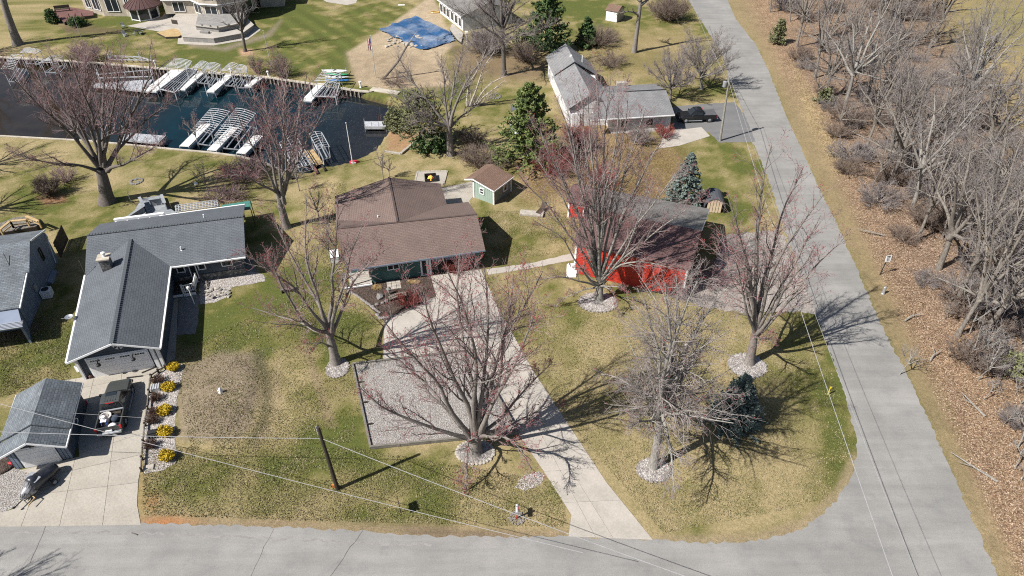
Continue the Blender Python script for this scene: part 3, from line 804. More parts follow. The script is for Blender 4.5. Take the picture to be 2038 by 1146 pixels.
# ---------------------------------------------------------------- A: slate-blue L-shaped ranch house
A = thing("ranch_house", "L-shaped navy house with slate-blue shingle roof, stone chimney and white garage door", "house", (-34.5, 54.3, 0), RAD(14.5))
RL, RR = (-7.6, 4.9, 4.6), (7.6, 4.6, 4.6)
GF, GB = (-2.4, -12.35, 4.2), (-3.45, 3.75, 4.18)
FL, FR, FI, VL = (-6.5, -12.15, 2.72), (1.0, -12.2, 2.72), (0.42, -0.05, 2.72), (-7.55, 0.5, 2.8)
slab(A, [RL, VL, GB, FI, (7.55, -0.1, 2.7), RR], M["roof_slate"])
slab(A, [RL, RR, (7.05, 10.3, 2.7), (-8.05, 10.1, 2.7)], M["roof_slate"])
slab(A, [GF, FR, FI, GB], M["roof_slate"])
slab(A, [FL, GF, GB, VL], M["roof_slate"])
for a, b2 in ((RL, RR), (GF, GB)):
    cap = MB()
    a, b2 = Vector(a), Vector(b2); L = (b2 - a).length; k = int(L / 0.28)
    for i in range(k):
        p, q = a.lerp(b2, i / k), a.lerp(b2, (i + 0.86) / k); cap.beam(p + Vector((0, 0, .02)), q + Vector((0, 0, .035)), 0.3, 0.05)
    cap.build("ridge_cap", M["roof_slate2"], A)
walls(A, [(-6.0, -11.45), (0.55, -11.45), (0.02, 0.72), (7.0, 0.72), (6.5, 9.8), (-7.5, 9.7), (-7.1, 0.5)], 0, 2.62, M["sid_navy"])
MB().prism([(-6.0, -11.44, 2.6), (0.55, -11.44, 2.6), (-2.4, -11.44, 4.02)], (0, 0.2, 0)).build("gable", M["sid_navy"], A)
MB().prism([(6.98, 0.75, 2.6), (6.5, 9.7, 2.6), (6.8, 4.7, 4.35)], (-0.2, 0, 0)).build("gable", M["sid_navy"], A)
MB().box(0.45, 7.03, 0.66, 0.72, 0, 0.75).build("stone_skirt", M["stone_wall"], A)
for a, b2 in ((FR, FI), ((FI[0] + .1, FI[1] - 0.05, 2.68), (7.55, -0.15, 2.66)), (FL, VL)):
    bar(A, "gutter", Vector(a) + Vector((0, 0, -0.04)), Vector(b2) + Vector((0, 0, -0.04)), 0.15, 0.14, M["white"])
for a, b2 in ((FL, GF), (GF, FR)):
    bar(A, "rake_board", Vector(a) + Vector((0, -0.03, -0.09)), Vector(b2) + Vector((0, -0.03, -0.09)), 0.05, 0.17, M["white"])
bar(A, "gutter", (7.05, 10.32, 2.66), (-2.0, 10.2, 2.66), 0.14, 0.14, M["white"])
awn = MB().beam((-6.6, 10.35, 2.8), (-1.5, 10.35, 2.8), 0.34, 0.3)
for k in range(5): awn.beam((-6.4 + k * 1.15, 10.1, 2.72), (-6.4 + k * 1.15, 9.75, 2.62), 0.12, 0.08)
awn.build("awning_case", M["white"], A)
garage_door(A, -5.25, -0.45, -11.47, 2.15, M["white"], 4, True)
MB().box(-0.1, 0.18, -11.75, -11.47, 0, 2.6).build("corner_post", M["white"], A)
MB().box(0.36, 0.6, -11.8, -11.56, 0, 2.62).build("corner_post", M["white"], A)
MB().box(-6.15, -5.95, -11.66, -11.45, 0, 2.62).build("corner_post", M["white"], A)
star = MB()
for k in range(6):
    a = k * math.pi / 3; L = 0.42 if k % 3 else 0.48
    star.beam((-2.4, -11.49, 3.15), (-2.4 + L * math.cos(a), -11.49, 3.15 + L * math.sin(a)), 0.05, 0.07)
    star.beam((-2.4 + .28 * math.cos(a), -11.49, 3.15 + .28 * math.sin(a)), (-2.4 + .42 * math.cos(a + .28), -11.49, 3.15 + .42 * math.sin(a + .28)), 0.05, 0.05)
    star.beam((-2.4 + .28 * math.cos(a), -11.49, 3.15 + .28 * math.sin(a)), (-2.4 + .42 * math.cos(a - .28), -11.49, 3.15 + .42 * math.sin(a - .28)), 0.05, 0.05)
star.build("snowflake_ornament", M["white"], A)
for x in (-4.35, -1.55):
    MB().tube([(x, -11.55, 2.02), (x, -11.8, 1.98), (x, -11.95, 1.8)], 0.04, 6).lathe([(0.05, 1.9), (0.16, 1.8), (0.2, 1.66), (0.04, 1.62)], x, -11.95, 10).build("barn_lamp", M["black"], A)
for u, w in ((1.0, 0.8), (3.0, 0.75), (5.45, 1.1)):
    window(A, (u, 0.68, 1.75), -90, w, 0.75)
dr = MB().box(1.75, 2.45, 0.62, 0.68, 0.35, 2.35).build("front_door", M["white"], A)
MB().box(1.85, 2.35, 0.6, 0.618, 0.45, 2.2).build("pane", M["glass"], dr)
# chimney with stone shaft and flue
ch = MB().box(-5.55, -4.65, -0.35, 0.5, 2.9, 4.75).build("chimney", M["stone_wall"], A, bevel=0.03)
MB().box(-5.68, -4.52, -0.48, 0.63, 4.75, 4.88).build("cap", M["seawall"], ch)
MB().lathe([(0.14, 4.88), (0.14, 5.2), (0.2, 5.22), (0.2, 5.34), (0.08, 5.4)], -5.0, 0.1, 10).build("flue", M["white"], ch)
for px_, py_ in ((360, 494), (409, 440)):
    p = G(px_, py_, 3.6); lp = A.matrix_basis.inverted() if False else None
    d = p - Vector((-34.5, 54.3, 0)); ca, sa = math.cos(RAD(14.5)), math.sin(RAD(14.5))
    u, v = d.x * ca + d.y * sa, -d.x * sa + d.y * ca
    zz = 2.7 + 1.9 * v / 4.75 if v < 4.75 else 4.6 - 1.9 * (v - 4.75) / 5.4
    vent_pipe(A, u, v, zz - 0.05, 0.45)
# antenna mast and satellite dish
MB().tube([(-7.35, 0.2, 2.6), (-7.6, 0.9, 4.1)], 0.035, 6).tube([(-7.6, 0.9, 4.1), (-7.66, 1.0, 4.25)], 0.06, 6).tube([(-7.35, 0.25, 2.75), (-4.9, -0.4, 3.6)], 0.02, 5).build("service_mast", M["timber_dark"], A)
MB().tube([(-7.05, -6.2, 2.75), (-7.45, -6.3, 3.1)], 0.03, 6).tube([(-7.4, -6.3, 3.05), (-8.0, -6.4, 3.1)], 0.02, 5).lathe([(0.03, 2.98), (0.2, 3.02), (0.34, 3.12), (0.36, 3.13), (0.2, 3.06), (0.03, 3.02)], -7.4, -6.3, 16).build("satellite_dish", M["galv"], A)
# porch with white railing
po = MB().box(0.12, 2.2, -1.6, 0.6, 0, 0.35).build("porch", M["timber_dark"], A)
rl = MB()
for a, b2 in (((1.1, -1.55), (2.2, -1.35)), ((2.2, -1.35), (2.25, 0.2))):
    a, b2 = Vector((*a, 0)), Vector((*b2, 0))
    for z in (0.5, 1.25): rl.beam(a + Vector((0, 0, z)), b2 + Vector((0, 0, z)), 0.07, 0.08)
    n = max(3, int((b2 - a).length / 0.16))
    for k in range(n + 1):
        p = a.lerp(b2, k / n); rl.box(p.x - 0.03, p.x + 0.03, p.y - 0.03, p.y + 0.03, 0.35, 1.25)
    for p in (a, b2): rl.box(p.x - 0.07, p.x + 0.07, p.y - 0.07, p.y + 0.07, 0.2, 1.4)
rl.build("railing", M["white"], po)
MB().box(0.1, 1.05, -1.75, -1.6, 0.1, 0.3).box(1.1, 2.25, -1.75, -1.62, 0.05, 0.33).build("porch_skirt", M["white"], po)

# rear deck, trellis and teal awning behind the ranch house
def plank_deck(name, label, poly, z, mt, ang, pw=0.55, cat="deck"):
    """deck of separate boards: poly cut into strips"""
    c = sum((Vector((x, y, 0)) for x, y in poly), Vector()) / len(poly)
    t = thing(name, label, cat, (c.x, c.y, 0))
    bm = bmesh.new(); vs = [bm.verts.new((x - c.x, y - c.y, 0)) for x, y in poly]; bm.faces.new(vs)
    d = Vector((math.cos(ang), math.sin(ang), 0)); nrm = Vector((-d.y, d.x, 0))
    pr = [v.co.dot(nrm) for v in bm.verts]
    k = math.floor(min(pr) / pw) + 1
    while k * pw < max(pr):
        bmesh.ops.bisect_plane(bm, geom=bm.verts[:] + bm.edges[:] + bm.faces[:], plane_co=nrm * (k * pw), plane_no=nrm); k += 1
    for f in bm.faces:
        P = [v.co.copy() for v in f.verts]; q = sum(P, Vector()) / len(P)
        if f.calc_area() < 0.02: continue
        if f.normal.z < 0: P = P[::-1]
        P = [q + (p - q) - nrm * math.copysign(0.012, (p - q).dot(nrm)) for p in P]
        n = len(P); h = random.uniform(-0.004, 0.004)
        mb = MB().add([(p.x, p.y, z - 0.05) for p in P] + [(p.x, p.y, z + h) for p in P], [tuple(range(n, 2 * n))] + [(i, (i + 1) % n, n + (i + 1) % n, n + i) for i in range(n)])
        mb.build("plank", mt, t, fix=False)
    bm.free()
    sk = MB()
    n = len(poly)
    for i in range(n):
        a, b2 = poly[i], poly[(i + 1) % n]
        sk.beam((a[0] - c.x, a[1] - c.y, z / 2 - 0.03), (b2[0] - c.x, b2[1] - c.y, z / 2 - 0.03), 0.05, z - 0.07)
    sk.build("skirt", M["timber_dark"], t)
    return t
dk = plank_deck("deck", "grey board deck with stepped railing behind the slate-blue house", W([(282, 394), (322, 388), (330, 408), (352, 424), (300, 436), (232, 446), (268, 418)], 0.5), 0.5, M["deck_grey"], RAD(14.5))
for px4 in (((277, 392), (286, 410)), ((321, 387), (328, 404)), ((286, 410), (240, 440)), ((296, 397), (318, 394))):
    a, b2 = G(*px4[0], 1.4), G(*px4[1], 1.4); mb = MB()
    o0 = dk.location
    a, b2 = a - Vector(o0), b2 - Vector(o0)
    mb.beam(a, b2, 0.32, 0.06)
    n = max(2, int((b2 - a).length / 1.0))
    for k in range(n + 1):
        p = a.lerp(b2, k / n); mb.beam((p.x, p.y, 0.45), (p.x, p.y, p.z), 0.1, 0.1)
    mb.beam(a - Vector((0, 0, 0.45)), b2 - Vector((0, 0, 0.45)), 0.05, 0.7)
    mb.build("railing", M["deck_grey"], dk)
pg = thing("trellis_roof", "pale lattice pergola roof along the back of the slate-blue house", "pergola", G(392, 412))
o0 = Vector(pg.location)
cs = [G(349, 410, 2.5) - o0, G(432, 399, 2.5) - o0, G(434, 411, 2.5) - o0, G(350, 423, 2.5) - o0]
lat, la2, pst = MB(), MB(), MB()
for k in range(15):
    lat.beam(cs[0].lerp(cs[1], k / 14), cs[3].lerp(cs[2], k / 14), 0.07, 0.09)
for k in range(5):
    la2.beam(cs[0].lerp(cs[3], k / 4) + Vector((0, 0, .08)), cs[1].lerp(cs[2], k / 4) + Vector((0, 0, .08)), 0.07, 0.07)
for q in (cs[0], cs[1], cs[2], cs[3]): pst.box(q.x - .06, q.x + .06, q.y - .06, q.y + .06, -o0.z, q.z)
lat.build("rafter", M["alu"], pg); la2.build("batten", M["alu"], pg); pst.build("post", M["alu"], pg)
tw = thing("awning", "sagging teal awning roof beside the lattice pergola", "awning", G(470, 415))
o0 = Vector(tw.location); cs = [G(440, 408, 2.3) - o0, G(498, 399, 2.3) - o0, G(499, 416, 2.2) - o0, G(440, 424, 2.3) - o0]
mteal = mat("teal_corrugated", (0.06, 0.2, 0.16), (0.045, 0.15, 0.125), 2.0, 0.6, stretch=(8, 1, 1))
slab(tw, cs, mteal, 0.05, "roof_sheet")
pm = MB()
for q in cs: pm.cyl(q.x, q.y, 0, q.z - 0.06, 0.05, 0.05, 6)
pm.build("post", M["timber_dark"], tw)

# ---------------------------------------------------------------- D: brown-roofed teal house in the middle
D = thing("cottage_house", "teal house with brown shingle T-shaped roof beside the concrete driveway", "house", (-16.2, 53.9, 0), RAD(13.5))
DFL, DFR, DRL, DRR = (0, -0.05, 2.7), (13.85, 0.1, 2.7), (-0.95, 4.9, 4.5), (13.85, 4.2, 4.5)
D2F, D2B = (5.5, 4.6, 4.5), (5.5, 14.2, 4.5)
slab(D, [DFL, DFR, DRR, DRL], M["roof_brown"])
slab(D, [D2F, DRR, (13.9, 9.7, 2.7), (11.4, 9.75, 2.72)], M["roof_brown"])
slab(D, [D2F, (11.4, 9.75, 2.72), (11.45, 14.5, 2.7), D2B], M["roof_brown"])
slab(D, [DRL, D2F, (-0.9, 9.4, 2.72)], M["roof_brown"])
slab(D, [D2F, D2B, (-0.85, 14.5, 2.7), (-0.9, 9.4, 2.72)], M["roof_brown"])
mrb = mat("ridge_brown", (0.085, 0.06, 0.055), (0.07, 0.05, 0.045), 3.0, 0.9)
for a, b2 in ((DRL, DRR), (D2F, D2B)):
    MB().beam(Vector(a) + Vector((0, 0, .02)), Vector(b2) + Vector((0, 0, .02)), 0.22, 0.04).build("ridge_cap", mrb, D)
walls(D, [(2.0, 0.85), (13.3, 0.85), (13.3, 9.2), (11.0, 9.2), (11.0, 13.9), (-0.3, 13.9), (-0.3, 2.7), (2.0, 2.7)], 0, 2.58, M["sid_teal"])
MB().prism([(13.28, 0.85, 2.55), (13.28, 9.2, 2.55), (13.28, 4.3, 4.3)], (-0.15, 0, 0)).build("gable", M["sid_teal"], D)
MB().prism([(-0.3, 0.9, 2.55), (-0.3, 9.0, 2.55), (-0.5, 4.8, 4.3)], (0.15, 0, 0)).build("gable", M["sid_teal"], D)
bar(D, "fascia", (0.0, -0.08, 2.62), (13.85, 0.07, 2.62), 0.05, 0.17, M["sid_blue"])
window(D, (4.35, 0.83, 1.75), -90, 1.25, 0.8, 2)
dd_ = MB().box(7.1, 7.95, 0.77, 0.85, 0, 2.2).build("front_door", M["white"], D)
MB().box(7.28, 7.7, 0.74, 0.768, 0.15, 2.05).build("pane", M["glass"], dd_)
MB().box(8.0, 8.2, 0.72, 0.86, 0, 2.55).build("door_post", M["white"], D)
gd = MB().box(8.3, 12.9, 0.8, 0.84, 0, 2.3).build("garage_shade_panel", M["dark"], D)  # flat dark panel on the wall; shade of the open garage painted as colour
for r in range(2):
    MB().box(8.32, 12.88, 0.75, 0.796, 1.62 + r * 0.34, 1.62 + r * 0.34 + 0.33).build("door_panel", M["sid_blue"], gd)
pd = MB().box(-0.25, 1.98, 0.5, 2.68, 0, 0.22).build("porch", M["timber"], D)
for k in range(7):
    MB().box(-0.25, 1.98, 0.5 + k * 0.31, 0.5 + k * 0.31 + 0.285, 0.225, 0.26).build("plank", M["conc_pale"], pd)
MB().box(0.0, 0.14, 0.5, 0.64, 0.26, 2.6).build("porch_post", M["white"], D)
bar(D, "porch_edge", (-0.9, 0.35, 0.16), (2.0, 0.4, 0.16), 0.12, 0.14, M["white"])
vent_pipe(D, 3.6, 6.9, 3.85, 0.35)

# ---------------------------------------------------------------- E: sage garden shed
E_ = thing("garden_shed", "small sage-green board shed with tan shingle roof behind the brown-roofed house", "shed", G(983, 407), RAD(-34))
slab(E_, [(-2.85, -0.3, 2.75), (0.22, -0.25, 2.05), (0.22, 4.0, 2.05), (-2.85, 4.0, 2.75)], M["roof_shed"], 0.08)
slab(E_, [(-2.85, -0.3, 2.75), (-2.85, 4.0, 2.75), (-4.0, 4.1, 2.4), (-4.0, -0.4, 2.4)], M["roof_shed"], 0.08)
MB().prism([(-2.97, 0, 0), (0, 0, 0), (0, 0, 2.0), (-2.85, 0, 2.66), (-2.97, 0, 2.63)], (0, 3.6, 0)).build("wall", M["sid_green"], E_)
for a, b2 in (((-4.0, -0.42, 2.34), (-2.85, -0.33, 2.69)), ((-2.85, -0.33, 2.69), (0.22, -0.28, 1.99))):
    bar(E_, "rake_board", a, b2, 0.05, 0.16, M["white"])
bar(E_, "fascia", (0.25, -0.25, 1.98), (0.25, 4.0, 1.98), 0.05, 0.12, M["white"])
for x, y in ((-2.97, 0), (0, 0), (0, 3.6)):
    MB().box(x - 0.09, x + 0.09, y - 0.06, y + 0.06, 0, 1.98 if x > -1 else 2.55).build("corner_board", M["white"], E_)
window(E_, (-1.72, 0.0, 1.3), -90, 0.6, 0.85, muntin=True)
window(E_, (0.0, 2.35, 1.25), 0, 0.75, 0.95)
MB().tube([(-3.0, 0.2, 1.9), (-3.9, 0.0, 2.3)], 0.04, 6).build("bracket", M["white"], E_)

# ---------------------------------------------------------------- F: red barn
F_ = thing("red_barn", "bright red barn with plum front roof and weathered grey rear roof", "barn", G(1357, 593), RAD(-21.5))
fz = lambda v: 3.95 + (5.25 - 3.95) * v / 4.7
slab(F_, [(-11.65, -0.25, fz(-0.25)), (0.25, -0.25, fz(-0.25)), (0.3, 4.7, 5.25), (-11.65, 4.7, 5.25)], M["roof_plum"])
slab(F_, [(-11.45, 4.7, 5.25), (0.3, 4.7, 5.25), (0.25, 12.9, 3.0), (-11.3, 12.7, 3.0)], M["roof_grey"])
MB().prism([(0, 0, 0), (0, 12.6, 0), (0, 12.6, 3.0), (0, 4.7, 5.13), (0, 0, 3.85)], (-11.3, 0, 0)).build("wall", M["sid_red"], F_)
for x in (0.0, -11.3):
    MB().box(x - 0.1, x + 0.08, -0.05, 0.12, 0, 3.8).build("corner_board", M["white"], F_)
bar(F_, "rake_board", (0.3, 4.75, 5.16), (0.26, 12.85, 2.92), 0.06, 0.16, M["alu"])
bar(F_, "rake_board", (0.28, -0.22, 3.84), (0.3, 4.7, 5.16), 0.05, 0.14, M["roof_plum"])
wg = MB().prism([(-15.2, 10.0, 0), (-11.32, 10.0, 0), (-11.32, 13.4, 0), (-15.2, 13.4, 0)], (0, 0, 2.25)).build("wall", M["sid_red"], F_)
slab(F_, [(-15.5, 9.75, 2.25), (-11.34, 9.75, 2.25), (-11.34, 12.0, 3.2), (-15.5, 12.0, 3.2)], M["roof_plum"])
slab(F_, [(-15.5, 12.0, 3.2), (-11.34, 12.0, 3.2), (-11.34, 13.8, 2.3), (-15.5, 13.8, 2.3)], M["roof_plum"])
for x in (-15.2, -11.5): MB().box(x - 0.09, x + 0.09, 9.93, 10.02, 0, 2.2).build("corner_board", M["white"], F_)
window(F_, (-12.9, 9.98, 1.25), -90, 1.1, 1.1, 2)
MB().box(-15.2, -11.4, 9.94, 9.99, 2.08, 2.22).build("frieze_board", M["white"], F_)
rmp = thing("ramp", "white board ramp leaning at the left wall of the red barn", "ramp", G(1136, 545))
MB().hexa([(-.5, -.6, 0), (.5, -.6, 0), (.7, .7, 0), (-.4, .7, 0)], [(-.5, -.6, .06), (.5, -.6, .06), (.7, .7, .75), (-.4, .7, .75)]).build("board", M["white"], rmp)
MB().box(-.3, .6, .72, .8, 0, .8).build("leg", M["white"], rmp)

# ---------------------------------------------------------------- C: small garage
Cg = thing("detached_garage", "small navy garage with grey shingle roof beside the green-grey pickup", "garage", G(148, 910), RAD(16))
for s_, (ue, z0_) in ((1, (0.42, 2.4)), (-1, (-4.5, 2.4))):
    slab(Cg, [(-1.85, 0.85, 3.6), (ue, 0.85, z0_), (ue, 5.8, z0_), (-1.85, 5.8, 3.6)], M["roof_slate2"], 0.12)
    slab(Cg, [(-1.85, -0.85, 3.44), (ue, -0.85, z0_ - 0.16), (ue, 0.84, z0_ - 0.16), (-1.85, 0.84, 3.44)], M["roof_slate2"], 0.1)
    bar(Cg, "fascia", (ue, -0.85, z0_ - 0.2), (ue, 5.8, z0_ - 0.08), 0.07, 0.14, M["white"])
    bar(Cg, "rake_board", (ue, -0.88, z0_ - 0.23), (-1.85, -0.88, 3.37), 0.05, 0.15, M["white"])
walls(Cg, [(-4.1, 0), (0, 0), (0, 5.5), (-4.1, 5.5)], 0, 2.25, M["sid_navy"])
for y in (0.0, 5.3): MB().prism([(-4.1, y, 2.24), (0, y, 2.24), (-1.9, y, 3.35)], (0, 0.15, 0)).build("gable", M["sid_navy"], Cg)
garage_door(Cg, -3.3, -0.95, -0.02, 2.0, M["white"], 4)
for x0 in (-0.72, -0.48, -0.24, -3.98, -3.75):
    MB().box(x0, x0 + 0.19, -0.05, 0.0, 0.05, 2.0).build("plank", M["sid_blue"], Cg)
MB().box(-2.2, -1.9, -0.3, 0.0, 2.3, 2.45).build("wall_lamp", M["black"], Cg)
hs = thing("hose_reel", "coiled white hose hung on the right wall of the small garage", "hose", (0, 0, 0))
hp = Vector(Cg.location) + Vector((math.cos(RAD(16)) * 0.12 - math.sin(RAD(16)) * 2.6, math.sin(RAD(16)) * 0.12 + math.cos(RAD(16)) * 2.6, 1.3)); hs.location = hp
MB().tube([(0.0, 0.24 * math.cos(a), 0.24 * math.sin(a)) for a in np.linspace(0, 6.28, 15)], 0.035, 5).build("coil", M["white"], hs)

# ---------------------------------------------------------------- B: blue-grey house at the left edge
B_ = thing("gable_house", "blue-grey gabled house with streaked grey roof at the left edge", "house", (-46.1, 48.6, 0), RAD(15))
bz = 5.3
slab(B_, [(-14, 6.8, bz), (0.35, 6.8, bz), (0.75, 3.0, 4.1), (0.42, 3.0, 4.1), (0.35, -0.9, 2.95), (-14, -0.9, 2.95)], M["roof_slate2"])
slab(B_, [(-14, 6.8, bz), (0.35, 6.8, bz), (-0.2, 11.6, 3.5), (-14, 11.6, 3.5)], M["roof_slate2"])
MB().prism([(0.0, -0.3, 0), (0.0, 11.0, 0), (0.0, 11.0, 3.5), (0.0, 6.8, bz - 0.14), (0.0, -0.3, 3.0)], (-13.8, 0, 0)).build("wall", M["sid_blue"], B_)
slab(B_, [(-14, -0.5, 2.85), (0.1, -0.5, 2.85), (1.0, -3.1, 2.3), (-14, -3.1, 2.3)], mat("pale_blue_metal", (0.2, 0.235, 0.31), (0.17, 0.2, 0.27), 1.0, 0.5, fine_amt=0.06), 0.08, "porch_roof")
rb = MB()
for k in range(5): rb.beam((-14, -3.1 + k * 0.16, 2.36 + k * .034), (0.95, -3.1 + k * 0.16, 2.36 + k * .034), 0.05, 0.04)
rb.build("roof_rib", M["alu"], B_)
MB().prism([(0.0, -0.5, 0), (0.75, -2.7, 0), (0.75, -2.7, 2.3), (0.0, -0.5, 2.7)], (-0.2, 0, 0)).build("porch_wall", M["sid_blue"], B_)
bar(B_, "gutter", (0.5, 3.0, 3.98), (0.42, -0.9, 2.85), 0.12, 0.14, M["white"])
bar(B_, "rake_board", (0.42, 6.8, bz - 0.06), (-0.12, 11.6, 3.44), 0.06, 0.16, M["white"])
MB().tube([(-0.1, 11.2, 3.35), (0.2, 10.7, 3.2), (0.25, 10.2, 2.6), (0.05, 10.0, 0.3)], 0.05, 6).build("downspout", M["white"], B_)
window(B_, (0.0, 8.2, 2.7), 0, 0.5, 1.4, mt="timber_dark")
sp = MB().tube([(-1.0, 3.9, 4.3), (-1.6, 5.2, 5.2)], 0.03, 5).build("service_mast", M["timber_dark"], B_)
MB().box(0.02, 0.14, 3.6, 4.2, 1.2, 2.0).tube([(0.08, 3.4, 2.0), (0.1, 3.35, 3.0)], 0.03, 5).build("meter_box", M["galv"], B_)
fn = thing("timber_screen", "tall dark timber screen at the rear corner of the blue-grey house", "fence", Vector((-46.1, 48.6, 0)) + Vector((math.cos(RAD(15)) * 0.2 - math.sin(RAD(15)) * 11.2, math.sin(RAD(15)) * 0.2 + math.cos(RAD(15)) * 11.2, 0)), RAD(15))
for k in range(18):
    MB().box(-0.03, 0.03, k * 0.2, k * 0.2 + 0.18, 0.05, 2.0 + random.uniform(-.03, .03)).build("plank", M["timber_dark"], fn)
MB().box(-0.12, -0.03, 0, 3.6, 1.5, 1.62).box(-0.12, -0.03, 0, 3.6, 0.4, 0.52).build("rail", M["timber_new"], fn)
bd = plank_deck("deck", "brown timber deck with new posts behind the blue-grey house", W([(-40, 452), (0, 444), (30, 432), (66, 430), (78, 444), (72, 450), (-40, 470)], 0.6), 0.6, M["timber"], RAD(105), 0.4)
o0 = Vector(bd.location)
for (a, b2) in (((0, 456), (20, 440)), ((20, 440), (52, 437)), ((52, 430), (76, 440))):
    a, b2 = G(*a, 1.5) - o0, G(*b2, 1.5) - o0
    MB().beam(a, b2, 0.3, 0.1).beam((a.x, a.y, .6), a, .15, .15).beam((b2.x, b2.y, .6), b2, .15, .15).beam(a - Vector((0, 0, .5)), b2 - Vector((0, 0, .5)), .06, .12).build("railing", M["timber_new"], bd)
acu = thing("air_conditioner", "grey box air conditioner in the shade of the blue-grey house", "air conditioner", G(97, 590), RAD(15))
MB().box(-.45, .45, -.45, .45, 0.05, .95).build("casing", M["white"], acu, bevel=0.04)
MB().cyl(0, 0, .952, .98, .34, .34, 16).build("fan_grille", M["black"], acu)
MB().tube([(-.45, 0, .3), (-1.0, -.1, .12), (-1.5, .1, .2)], .04, 6).build("pipe", M["white"], acu)
hd = thing("cellar_hatch", "slanted blue-grey cellar hatch against the blue-grey house", "hatch", G(92, 556), RAD(15))
MB().hexa([(-.9, -1.1, 0), (.9, -1.1, 0), (.9, 1.0, 0), (-.9, 1.0, 0)], [(-.9, -1.1, .9), (.9, -1.1, .25), (.9, 1.0, .25), (-.9, 1.0, .9)]).build("hatch_door", M["sid_blue"], hd, bevel=0.02)
MB().box(-.8, .3, 1.02, 1.7, 0, .75).build("bin", M["sid_blue"], hd)

# ---------------------------------------------------------------- H: white house with pale grey roof up the road
H_ = thing("white_house", "white house with pale grey shingle roof behind the tall maple", "house", (22.63, 89.78, 0), RAD(7))
slab(H_, [(-12.0, -0.3, 2.6), (0.2, -0.1, 2.6), (0.2, 4.9, 4.2), (-9.5, 4.9, 4.2)], M["roof_pale"])
slab(H_, [(-9.5, 4.9, 4.2), (0.2, 4.9, 4.2), (0.6, 10.9, 2.6), (-8.0, 10.9, 2.6)], M["roof_pale"])
bar(H_, "gutter", (-12.0, -0.34, 2.55), (0.2, -0.14, 2.55), 0.1, 0.14, M["white"])
bar(H_, "ridge_flashing", (-6.0, 4.92, 4.23), (0.2, 4.92, 4.23), 0.22, 0.04, M["black"])
MB().prism([(-0.1, 0.4, 0), (-0.1, 10.4, 0), (-0.1, 10.4, 2.5), (-0.1, 4.9, 4.06), (-0.1, 0.4, 2.5)], (-8.5, 0, 0)).build("wall", M["sid_white"], H_)
for v0, v1, rz_, ez in ((14.8, 22.6, 5.2, 3.1), (3.0, 14.78, 4.85, 2.85)):
    slab(H_, [(-11.3, v0, rz_), (-11.3, v1, rz_), (-14.5, v1 + .2, ez), (-14.5, v0, ez)], M["roof_pale"])
    slab(H_, [(-11.3, v0, rz_), (-11.3, v1, rz_), (-7.6, v1 - 2.5, ez - .2), (-7.6, v0, ez - .2)], M["roof_pale"])
MB().prism([(-14.1, 3.3, 0), (-8.0, 3.3, 0), (-8.0, 20, 0), (-11.3, 22.2, 0), (-14.1, 22.2, 0)], (0, 0, 2.75)).build("wall", M["sid_white"], H_)
MB().prism([(-14.1, 3.3, 2.7), (-8.0, 3.3, 2.55), (-11.3, 3.3, 4.7)], (0, .15, 0)).build("gable", M["sid_white"], H_)
MB().box(-11.6, -11.3, 16.9, 17.3, 4.9, 5.3).build("ridge_vent", M["white"], H_)
vent_pipe(H_, -9.6, 17.2, 4.1, 1.0)
for v in (20.5, 17.6, 9.5): window(H_, (-14.12, v, 1.6), 180, 1.0, 1.1)
for u in (-12.8, -10.5): window(H_, (u, 3.27, 1.5), -90, 1.0, 1.1)
for u in (-6.8, -3.2): window(H_, (u, 0.38, 1.5), -90, 1.2, 1.1)
MB().box(-13.8, -12.6, 3.1, 3.26, 0, 2.1).build("entry_door", M["white"], H_)
ch2 = MB().box(-5.6, -3.9, 10.2, 10.9, 2.6, 3.3).build("chimney", M["rock"], H_)
MB().cyl(-4.0, 10.5, 3.3, 3.75, .1, .1, 8).build("flue", M["black"], ch2)
st = thing("side_steps", "white timber steps with railing at the pine by the white house", "steps", G(1025, 268))
for k in range(5): MB().box(-.7, .7, k * .32, k * .32 + .3, 0, .2 + k * .2).build("tread", M["white"], st)
rr = MB()
for x in (-.7, .7):
    rr.beam((x, 0, 1.1), (x, 1.6, 2.0), .08, .08)
    for k in range(4): rr.beam((x, k * .5, 0), (x, k * .5, 1.15 + k * .28), .07, .07)
rr.build("railing", M["white"], st)
pt = thing("porch_canopy", "small dark canopy on white posts left of the big pine", "canopy", G(1022, 250))
slab(pt, [(-.4, 0, 2.3), (1.6, 0.2, 2.3), (1.6, 1.8, 2.5), (-.4, 1.8, 2.5)], M["roof_slate"], .1, "roof_sheet")
MB().box(-.3, -.2, .1, .2, 0, 2.2).box(1.4, 1.5, .2, .3, 0, 2.2).build("post", M["white"], pt)

# ---------------------------------------------------------------- K: white sunroom house at the top
K_ = thing("sunroom_house", "white-walled house with long windows and grey roof beside the blue tarp", "house", G(922, 62), RAD(-64))
slab(K_, [(-12.5, -0.4, 2.75), (0.3, -0.4, 2.75), (0.3, 5.2, 4.6), (-12.5, 5.2, 4.6)], M["roof_grey"])
slab(K_, [(-12.5, 5.2, 4.6), (0.3, 5.2, 4.6), (0.3, 10.8, 2.75), (-12.5, 10.8, 2.75)], M["roof_grey"])
walls(K_, [(-12.2, 0), (0, 0), (0, 10.4), (-12.2, 10.4)], 0, 2.65, M["sid_white"])
MB().prism([(-.02, 0, 2.6), (-.02, 10.4, 2.6), (-.02, 5.2, 4.4)], (-.15, 0, 0)).build("gable", M["sid_white"], K_)
bar(K_, "gutter", (-12.5, -0.44, 2.7), (0.3, -0.44, 2.7), 0.1, 0.16, M["white"])
for u in (-11.0, -9.2, -7.4, -5.2, -3.2, -1.3): window(K_, (u, -0.02, 1.35), -90, 1.35, 1.7)
